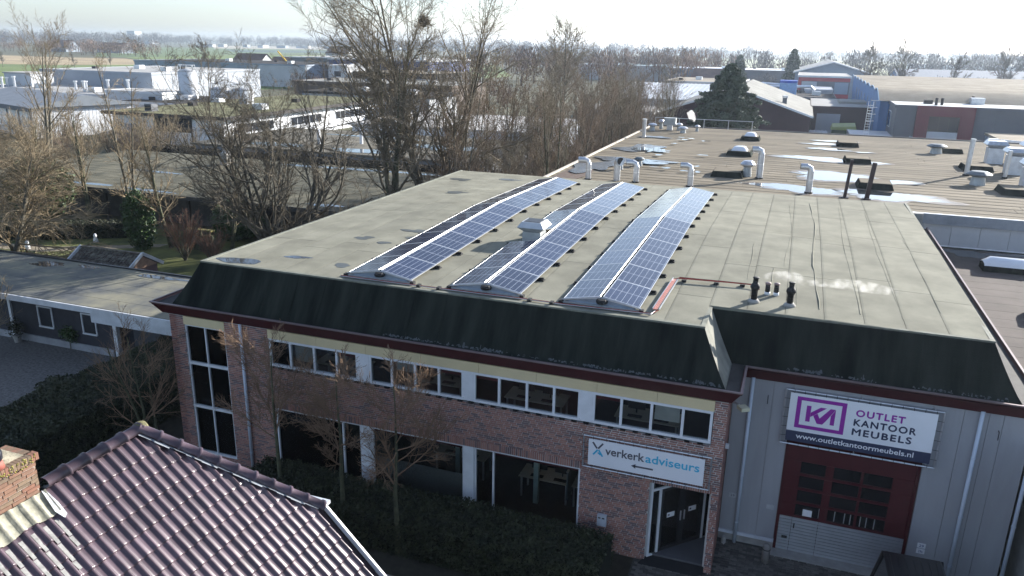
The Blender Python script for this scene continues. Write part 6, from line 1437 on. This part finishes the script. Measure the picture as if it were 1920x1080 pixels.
MB().lathe(.55, 19.72, [(.11, 0), (.11, .48), (.10, .55), (.06, .60), (0, .615)], 14).build('post', mat('bollard_grey', (0.20, 0.19, 0.18), 0.8, 0, 0.2, 8), bo, True); MB().cyl(.55, 19.72, .44, .47, .115, n=14).build('ring', rubber, bo)
st = thing('stone_post', 'small stone stub by the cladding foot next to the downpipe', 'post', (-.62, 20.2, 0)); MB().lathe(-.62, 20.2, [(.07, 0), (.07, .22), (.05, .25)], 8).build('stub', concrete, st); MB().cyl(-.62, 20.2, 0, .03, .09, n=8).build('foot', concrete, st)

# --- left side
bldg('white_factory', 'large white factory hall with pale flat roof and lit side wall', -150, -120.6, 124.5, 158, 7.0, mat('factory_wall', (0.33, 0.36, 0.40), 0.7, 0, 0.05, 0.3), r_light, 'flat', over=.1, fascia=MATS['factory_wall'])
bldg('factory_annex', 'low grey factory annex with many roof vents before the white hall', -150, -112, 104, 122, 4.2, w_lgrey, r_light, 'flat', over=.1, fascia=w_lgrey)
bldg('dark_roof_annex', 'annex with a dark flat roof between factory and white barn', -104, -84, 99, 116, 3.8, w_lgrey, r_dark, 'flat', over=.1, fascia=w_white)
bldg('white_wall_block', 'white block with a pale parapet left of the silo', -111, -99, 104, 110, 5.0, w_white, r_light, 'flat', over=.1)
for k in range(12):
    x = -147+k*3.0; y = 110+2.2*math.sin(k*1.9); t = thing('annex_vent', 'slim metal vent pipe on the factory annex roof', 'vent pipe', (x, y, 4.2), 'vent pipes on the factory annex')
    MB().cyl(x, y, 4.2, 5.6+.6*math.sin(k*2.7)**2, .22, n=8).build('pipe', galv, t); MB().cyl(x, y, 5.6+.6*math.sin(k*2.7)**2, 5.85+.6*math.sin(k*2.7)**2, .34, n=8).build('cap', alu, t)
t = thing('annex_box', 'white square plant box on the annex roof at the far left', 'plant box', (-143, 118, 4.2)); BX(-147, -140, 114, 119, 4.2, 6.6).build('box', w_white, t); BX(-147.2, -139.8, 113.8, 119.2, 6.61, 6.8).build('lid', r_light, t)
def silo(x, y, r, h, label, n=20):
    t = thing('silo', label, 'silo', (x, y, 0), 'white silos at the factory')
    MB().cyl(x, y, 0, h, r, n=n).build('shell', w_white, t, True); MB().lathe(x, y, [(r, h), (r*.75, h+.35), (.1, h+.55)], n).build('dome', w_lgrey, t, True)
    for k in range(8): a = 2*math.pi*k/8; MB().tube([(x+r*.9*math.cos(a), y+r*.9*math.sin(a), h+.1), (x+r*.9*math.cos(a), y+r*.9*math.sin(a), h+1.1)], .05, 5).build('rail_post', alu, t)
    P = [(x+r*.9*math.cos(2*math.pi*k/16), y+r*.9*math.sin(2*math.pi*k/16), h+1.1) for k in range(17)]; MB().tube(P, .05, 5).build('rail', alu, t)
silo(-98.8, 110, 1.5, 8.2, 'tall white silo with a railed top'); silo(-94, 112, 1.8, 5.3, 'short white silo right of the tall one'); silo(-90.5, 113.5, 1.9, 5.2, 'short wide silo farthest right of the three')
OW = bldg('white_office', 'white flat-roofed office with dark eaves and a large corner window', -88.5, -70, 83.5, 125, 4.0, mat('office_white', (0.80, 0.82, 0.85), 0.6), r_moss, 'flat', over=.9, fascia=mat('eave_dark', (0.035, 0.03, 0.03), 0.7), side=((86, 94, 1.6, 2.9), (98, 106, 1.6, 2.9), (110, 120, 1.6, 2.9)))
o = BX(-81.2, -75.2, 83.40, 83.55, 1.7, 3.6).build('window', dark_frame, OW)
for k in range(4): BX(-81.1+k*1.48, -81.1+k*1.48+1.4, 83.38, 83.399, 1.8, 3.5).build('pane', farglass, o)
BX(-81.3, -81.15, 83.35, 83.49, 0, 3.6).build('corner_post', dark_frame, OW); BX(-75.2, -75.05, 83.35, 83.49, 0, 3.6).build('corner_post', dark_frame, OW)
t = thing('roof_unit', 'small grey unit on the mossy white office roof', 'roof unit', (-84, 86, 4)); BX(-84.6, -83.4, 85.4, 86.6, 4, 5).build('box', w_anth, t); BX(-84.5, -83.5, 85.35, 85.39, 4.2, 4.8).build('grille', rubber, t)
WBn = thing('white_barn', 'white ribbed barn with grey eave and crossed bracing at far left', 'barn', (-105, 88, 0), None, R_(-19))
def lb(x0, x1, y0, y1, z0, z1, n, m): BX(x0, x1, y0, y1, z0, z1).build(n, m, WBn)
bw_ = mat('barn_white', (0.80, 0.81, 0.82), 0.6)
lb(-16, 9, -6, 8, 0, 4.2, 'wall', w_lgrey)
for k in range(50): lb(-16+k*.5+.02, -16+k*.5+.46, -6.1, -6.001, .1, 3.7, 'wall_sheet', bw_)
for k in range(28): lb(9.001, 9.10, -6+k*.5+.02, -6+k*.5+.46, .1, 3.7, 'wall_sheet', bw_)
for k in range(7): lb(-15.9+k*4.1, -15.6+k*4.1, -6.2, -6.101, 0, 4.0, 'frame_post', w_anth)
MB().beam((-7.5, -6.16, .4), (-3.6, -6.16, 3.6), .12, .12).beam((-7.5, -6.18, 3.6), (-3.6, -6.18, .4), .12, .12).build('cross_brace', w_anth, WBn)
MB().hexa([(-16.5, -6.6, 4.21), (9.6, -6.6, 4.21), (9.6, 8.6, 4.21), (-16.5, 8.6, 4.21)], [(-16.5, .7, 5.7), (9.6, .7, 5.7), (9.6, 1.3, 5.7), (-16.5, 1.3, 5.7)]).build('roof', mat('roof_palegrey', (0.25, 0.27, 0.29), 0.9, 0, 0.08, 0.6, spec=0.1), WBn)
lb(-16.5, 9.6, -6.7, -6.61, 3.75, 4.35, 'eave_board', w_anth)
KB = bldg('logo_hall', 'blue-grey hall with a sign and a pale right half in the fields', -205, -140, 205, 240, 6.6, w_steel, r_dark, 'flat', over=.1, bands=((-160, -140, 0, 6.6, w_lgrey),), fascia=w_steel)
wall_text('lettering', 'Kapelino', -199, -190, 3.9, 204.93, 1.5, mat('print_black', (0.02, 0.02, 0.03), 0.6), KB); MB().lathe(-202, 204.9, [(.1, 4.2), (.7, 4.7), (.1, 5.2)], 8).build('logo_mark', w_white, KB)
for x, y, l, s in ((-246, 318, 'brown-roofed farmhouse beyond the white factory', 1.0), (-236, 330, 'second brown-roofed farmhouse beside the first', .8), (-360, 580, 'distant farmhouse with dark roof near the canal', 1.3), (-640, 560, 'distant house left of the reed strip', 1.4), (-600, 575, 'distant house among the brown trees', 1.2), (-575, 560, 'distant pale-walled house by the dark bush', 1.2)):
    bldg('farmhouse', l, x-8*s, x+8*s, y-6*s, y+6*s, 3.0*s, w_lgrey if x > -500 else w_steel, r_tile, 'gx', 4.2*s, .4, cat='house')
t = thing('yellow_crane', 'yellow crane with raised boom behind the white factory', 'crane', (-228, 318, 0)); BX(-232, -224, 316, 320, .8, 3.2).build('body', mat('crane_yellow', (0.55, 0.36, 0.02), 0.5), t); MB().beam((-226, 318, 3), (-233, 320, 8.5), .5, .5).build('boom', MATS['crane_yellow'], t)
for x in (-231, -228, -225): MB().tube([(x, 315.6, .8), (x, 320.4, .8)], .8, 10).build('wheel', rubber, t)
t = thing('yellow_shovel', 'yellow digger left of the crane', 'digger', (-240, 312, 0)); BX(-245, -238, 310, 314, .8, 2.6).build('body', MATS['crane_yellow'], t); BX(-242, -239, 310.5, 313.5, 2.6, 4.0).build('cab', MATS['crane_yellow'], t)
for k, (x, y, w, m_, l) in enumerate([(-262, 367, 12, w_white, 'white container left in the far yard'), (-240, 365, 9, mat('cont_lime', (0.4, 0.5, 0.3), 0.6), 'lime container in the far yard'), (-214, 362, 10, w_white, 'white container right in the far yard')]):
    t = thing('container', l, 'container', (x, y, 0)); BX(x-w/2, x+w/2, y, y+3, .2, 5.2).build('body', m_, t)
    for q in range(4): BX(x-w/2+.3+q*w/4, x-w/2+.5+q*w/4, y-.06, y-.001, .3, 5.1).build('rib', m_, t)
bldg('dark_warehouse', 'dark flat warehouse seen through the tall trees', -205, -150, 290, 330, 7, w_anth, r_light, 'flat', fascia=w_white); bldg('blue_warehouse', 'deep blue wall building behind the tall trees', -138, -104, 215, 245, 8.5, mat('wall_deepblue', (0.04, 0.07, 0.20), 0.5), r_light, 'flat', fascia=w_white)
bldg('white_stair_house', 'white three-storey block with windows left of the tall tree', -105, -100, 163, 178, 8.2, w_white, r_light, 'flat', over=.1, front=((-103.5, -101.5, 5.6, 7.0), (-103.5, -101.5, 2.6, 4.0)))
bldg('dark_offices', 'dark low offices right of the white stair block', -99.5, -78, 165, 185, 6.8, r_dark, r_tan, 'flat', over=.1, front=((-97, -90, 4.2, 5.6), (-88, -80, 4.2, 5.6), (-97, -90, 1.4, 2.8)))
bldg('long_white_shed', 'long low white shed with dark eave right of the silos', -88, -62, 128, 140, 4.6, w_white, r_dark, 'flat', over=.5, fascia=r_dark, front=((-84, -78, 1.6, 2.8), (-74, -66, 1.6, 2.8)))
bldg('brown_long_shed', 'brown long flat shed behind the white office', -100, -64, 142, 160, 5.6, mat('wall_umber', (0.10, 0.075, 0.06), 0.8), r_grey, 'flat', over=.2)
for x, y, w, h, l in ((-1420, 1420, 22, 26, 'white tower block on the far horizon'), (-1385, 1420, 44, 12, 'white sloped building beside the far tower')):
    t = thing('far_building', l, 'building', (x, y, 0)); BX(x-w/2, x+w/2, y, y+20, 0, h).build('wall', w_white, t); BX(x-w/2-.5, x+w/2+.5, y-.5, y+20.5, h, h+1).build('roof', r_light, t)
for k in range(26):
    x = -1000+k*24+rnd.uniform(-6, 6); y = 1150+k*7+rnd.uniform(-20, 20); w = rnd.uniform(8, 18)
    t = thing('far_greenhouse', 'small white roof in the distant village strip', 'building', (x, y, 0), 'white roofs in the distant village'); BX(x-w/2, x+w/2, y, y+9, 0, 4).build('wall', w_white if k % 3 else w_steel, t); BX(x-w/2-.3, x+w/2+.3, y-.3, y+9.3, 4.01, 4.6).build('roof', [r_light, r_tile, r_light][k % 3], t)

# --- fields
f_green = mat('field_green', (0.105, 0.16, 0.03), 0.95, 0, 0.25, 0.03, col2=(0.14, 0.18, 0.045)); f_green2 = mat('field_dark_green', (0.085, 0.125, 0.04), 0.95, 0, 0.2, 0.03); f_reed = mat('reed_strip', (0.30, 0.23, 0.13), 0.95, 0, 0.3, 0.05); f_tan = mat('field_tan', (0.30, 0.27, 0.21), 0.95, 0, 0.2, 0.02); f_teal = mat('field_teal', (0.05, 0.085, 0.07), 0.95, 0, 0.2, 0.03)
sheet('field', [(-500, 150), (-410, 275), (-346, 295), (-324, 341), (-300, 432), (-200, 520), (-120, 330), (-150, 160)], 0.03, f_green)
sheet('field', [(-520, 240), (-690, 440), (-477, 408), (-425, 418), (-322, 343), (-346, 297), (-412, 277)], 0.04, f_reed)
sheet('field', [(-928, 872), (-861, 1070), (-644, 1037), (-484, 780), (-486, 597), (-450, 442), (-480, 445)], 0.05, f_green2)
sheet('field', [(-449, 441), (-484, 600), (-447, 720), (-280, 560), (-298, 440), (-322, 347)], 0.06, f_green)
sheet('field', [(-731, 887), (-611, 983), (-505, 813), (-583, 724)], 0.07, f_teal)
sheet('field', [(-1112, 1318), (-1076, 1890), (-676, 1188), (-810, 961)], 0.08, f_tan)
sheet('field', [(-60, 420), (400, 420), (700, 1100), (-200, 1100)], 0.05, mat('field_pale', (0.24, 0.25, 0.13), 0.95, 0, 0.3, 0.02))

# --- distant trees and woods
ft_ = [tree_meshes(140+k, 14.3, 1, .25, 1.05, L3(18, 11, 9, .7), bark_grey, twig_far, lean=.05, clear=.25, minr=.04) for k in range(2)]
for k, (x, y, s, l) in enumerate([(14.5, 212, .98, 'leftmost bare tree of the row behind the blue hall'), (21.5, 210, 1.0, 'second bare tree of the row behind the blue hall'), (30.5, 205, .85, 'third, smaller bare tree of the row behind the blue hall'), (43, 212, .98, 'fourth bare tree of the row behind the blue hall'), (51.5, 212, .98, 'fifth bare tree of the row behind the blue hall'), (58.5, 214, .92, 'bare tree at the right picture edge behind the blue hall')]): place_tree('row_tree', l, *ft_[k % 2], (x, y, 0), k, s, 'row of bare trees behind the blue hall')
fl_ = [(-268, 288), (-255, 296), (-240, 300), (-226, 305), (-213, 309), (-290, 270), (-305, 262), (-200, 300)]
for k, (x, y) in enumerate(fl_): place_tree('field_tree', 'small bare tree in the row along the green field', *ft_[k % 2], (x-45, y-10, 0), k, .42, 'small trees along the green field')
place_tree('field_tree', 'single bare tree standing alone above the silo', *ft_[0], (-178, 208, 0), 0, .85)
def wood(name, label, pts, hmin, hmax, n, seed, depth, m, per=130, wd=5.5):
    """a far wood: upright ragged twig tufts filling many round crowns, one mass"""
    r = np.random.default_rng(seed); pts = np.array(pts, float); sg = np.diff(pts, axis=0); Ls = np.linalg.norm(sg, axis=1); si = r.choice(len(sg), n, p=Ls/Ls.sum()); t = r.random(n)[:, None]
    c = pts[si]+sg[si]*t+r.normal(0, depth, (n, 2)); h = hmin+(hmax-hmin)*r.random(n)
    u = r.normal(0, 1, (n, per, 3)); u /= np.linalg.norm(u, axis=2, keepdims=True); u *= (r.random((n, per, 1))**.4)
    rad = (wd*(.6+.6*r.random(n)))[:, None, None]
    C = np.concatenate([c[:, None, :]+u[..., :2]*rad*.8, (h[:, None]*(.58+.42*u[..., 2]))[..., None]], 2).reshape(-1, 3)
    ln = np.repeat(h*.10, per)*(.6+.8*r.random(n*per)); a = r.random(n*per)*3.14; w = np.repeat(h*.017, per)
    d = r.normal(0, .35, (n*per, 3)); d[:, 2] = 1; d *= ln[:, None]; s_ = np.stack([np.cos(a)*w, np.sin(a)*w, 0*w], 1)
    V = np.stack([C-s_-d*.5, C+s_-d*.5, C+d*.5], 1).reshape(-1, 3)
    tr = np.stack([np.stack([c[:, 0]-.3, c[:, 1], 0*h], 1), np.stack([c[:, 0]+.3, c[:, 1], 0*h], 1), np.stack([c[:, 0], c[:, 1], h*.8], 1)], 1).reshape(-1, 3)
    V = np.concatenate([V, tr]); o = put(name, mesh_np(V, np.arange(len(V)).reshape(-1, 3), m)); return setprops(o, label, 'trees', kind='stuff')
wf = mat('far_wood', (0.12, 0.11, 0.10), 0.95, 0, 0.25, 0.05); wb_ = mat('far_wood_brown', (0.17, 0.11, 0.075), 0.95, 0, 0.3, 0.05)
wood('far_wood', 'hazy winter woods along the left horizon', [(-1350, 700), (-1150, 950), (-1350, 1400), (-1150, 1650)], 13, 25, 420, 1, 55, wf, 130, 12)
wood('far_wood', 'hazy tree belt behind the tall trees at mid horizon', [(-1150, 1650), (-700, 1350), (-350, 1150), (-100, 1250)], 12, 23, 400, 2, 60, wf, 130, 12)
wood('far_wood', 'brown bushes and trees around the distant village', [(-760, 500), (-620, 540), (-470, 470)], 7, 13, 110, 3, 20, wb_, 130, 6)
wood('far_wood', 'pale hazy trees along the right horizon', [(-100, 1100), (150, 1050), (450, 1150), (800, 1300)], 10, 19, 380, 4, 70, wf, 120, 11)
wood('far_wood', 'grey bare trees between the far sheds at right', [(-170, 430), (-60, 400), (20, 400), (60, 430), (190, 520)], 10, 15, 130, 5, 28, wf, 170, 6)
wood('far_wood', 'dense bare trees behind the thicket', [(-115, 240), (-75, 290), (-45, 380), (-140, 420)], 9, 14, 80, 6, 18, wb_, 200, 6)
wood('far_wood', 'bushes beside the dark long shed', [(-20, 285), (25, 285), (70, 270)], 4, 7, 36, 7, 6, wf, 200, 4)
wood('far_wood', 'low bushes around the yards on the left', [(-190, 250), (-120, 200), (-70, 190), (-55, 130)], 3, 6, 70, 8, 8, wb_, 200, 3.5)

# --- rooms behind the glass: desks, screens, partition, lamp
def desk(x, y, z, w, label, screens=2):
    t = thing('office_desk', label, 'desk', (x, y, z), 'desks inside the office'); BX(x, x+w, y, y+.8, z+.71, z+.74).build('desk_top', desk_wood, t)
    for dx in (.05, w-.1):
        for dy in (.05, .7): BX(x+dx, x+dx+.05, y+dy, y+dy+.05, z, z+.71).build('leg', alu, t)
    for k in range(screens):
        xx = x+.3+k*.75; s_ = BX(xx, xx+.5, y+.42, y+.45, z+.85, z+1.15).build('screen', rubber, t); BX(xx+.23, xx+.27, y+.42, y+.45, z+.74, z+.85).build('stand', rubber, t); BX(xx+.05, xx+.45, y+.1, y+.25, z+.741, z+.76).build('keyboard', dark_frame, t)
for k, (x, y, z, w, l) in enumerate([(-6.9, 20.2, .1, 1.6, 'desk behind the left half of the right shop window'), (-5.2, 20.2, .1, 1.6, 'desk under the lamp behind the right shop window'), (-10.0, 20.6, .1, 1.8, 'desk behind the frosted middle shop window'), (-3.9, 19.6, 3.0, 1.8, 'desk behind the rightmost upper window group'), (-7.2, 19.6, 3.0, 1.8, 'desk behind the third upper window group'), (-10.4, 19.7, 3.0, 1.8, 'desk behind the second upper window group'), (-13.8, 19.7, 3.0, 1.8, 'desk behind the first upper window group')]): desk(x, y, z, w, l)
t = thing('desk_partition', 'grey felt partition between the two ground-floor desks', 'partition', (-5.3, 20.2, .1)); BX(-5.28, -5.24, 19.9, 21.3, .5, 1.45).build('panel', frost, t); BX(-5.29, -5.23, 19.9, 21.3, 1.451, 1.48).build('rail', alu, t)
t = thing('pendant_lamp', 'small lit pendant bulb inside the right shop window', 'lamp', (-5.75, 19.9, 2.2)); em = bpy.data.materials.new('bulb_glow'); em.use_nodes = True; eb = em.node_tree.nodes['Principled BSDF']; eb.inputs['Emission Color'].default_value = (1, .6, .2, 1); eb.inputs['Emission Strength'].default_value = 6
MB().lathe(-5.75, 19.9, [(0, 2.12), (.035, 2.15), (.04, 2.19), (.015, 2.23)], 10).build('bulb', em, t, True); MB().tube([(-5.75, 19.9, 2.23), (-5.75, 19.9, 2.74)], .006, 5).build('cord', rubber, t)

# ------------------------------------------------------------------ haze: one closed box of thin even air
hz = MB().box(-2400, 1500, -150, 2600, -1.0, 34.0).build('haze', vol_mat('haze_air', 0.00020, False, (0.72, 0.84, 1.0)))
setprops(hz, kind='stuff')
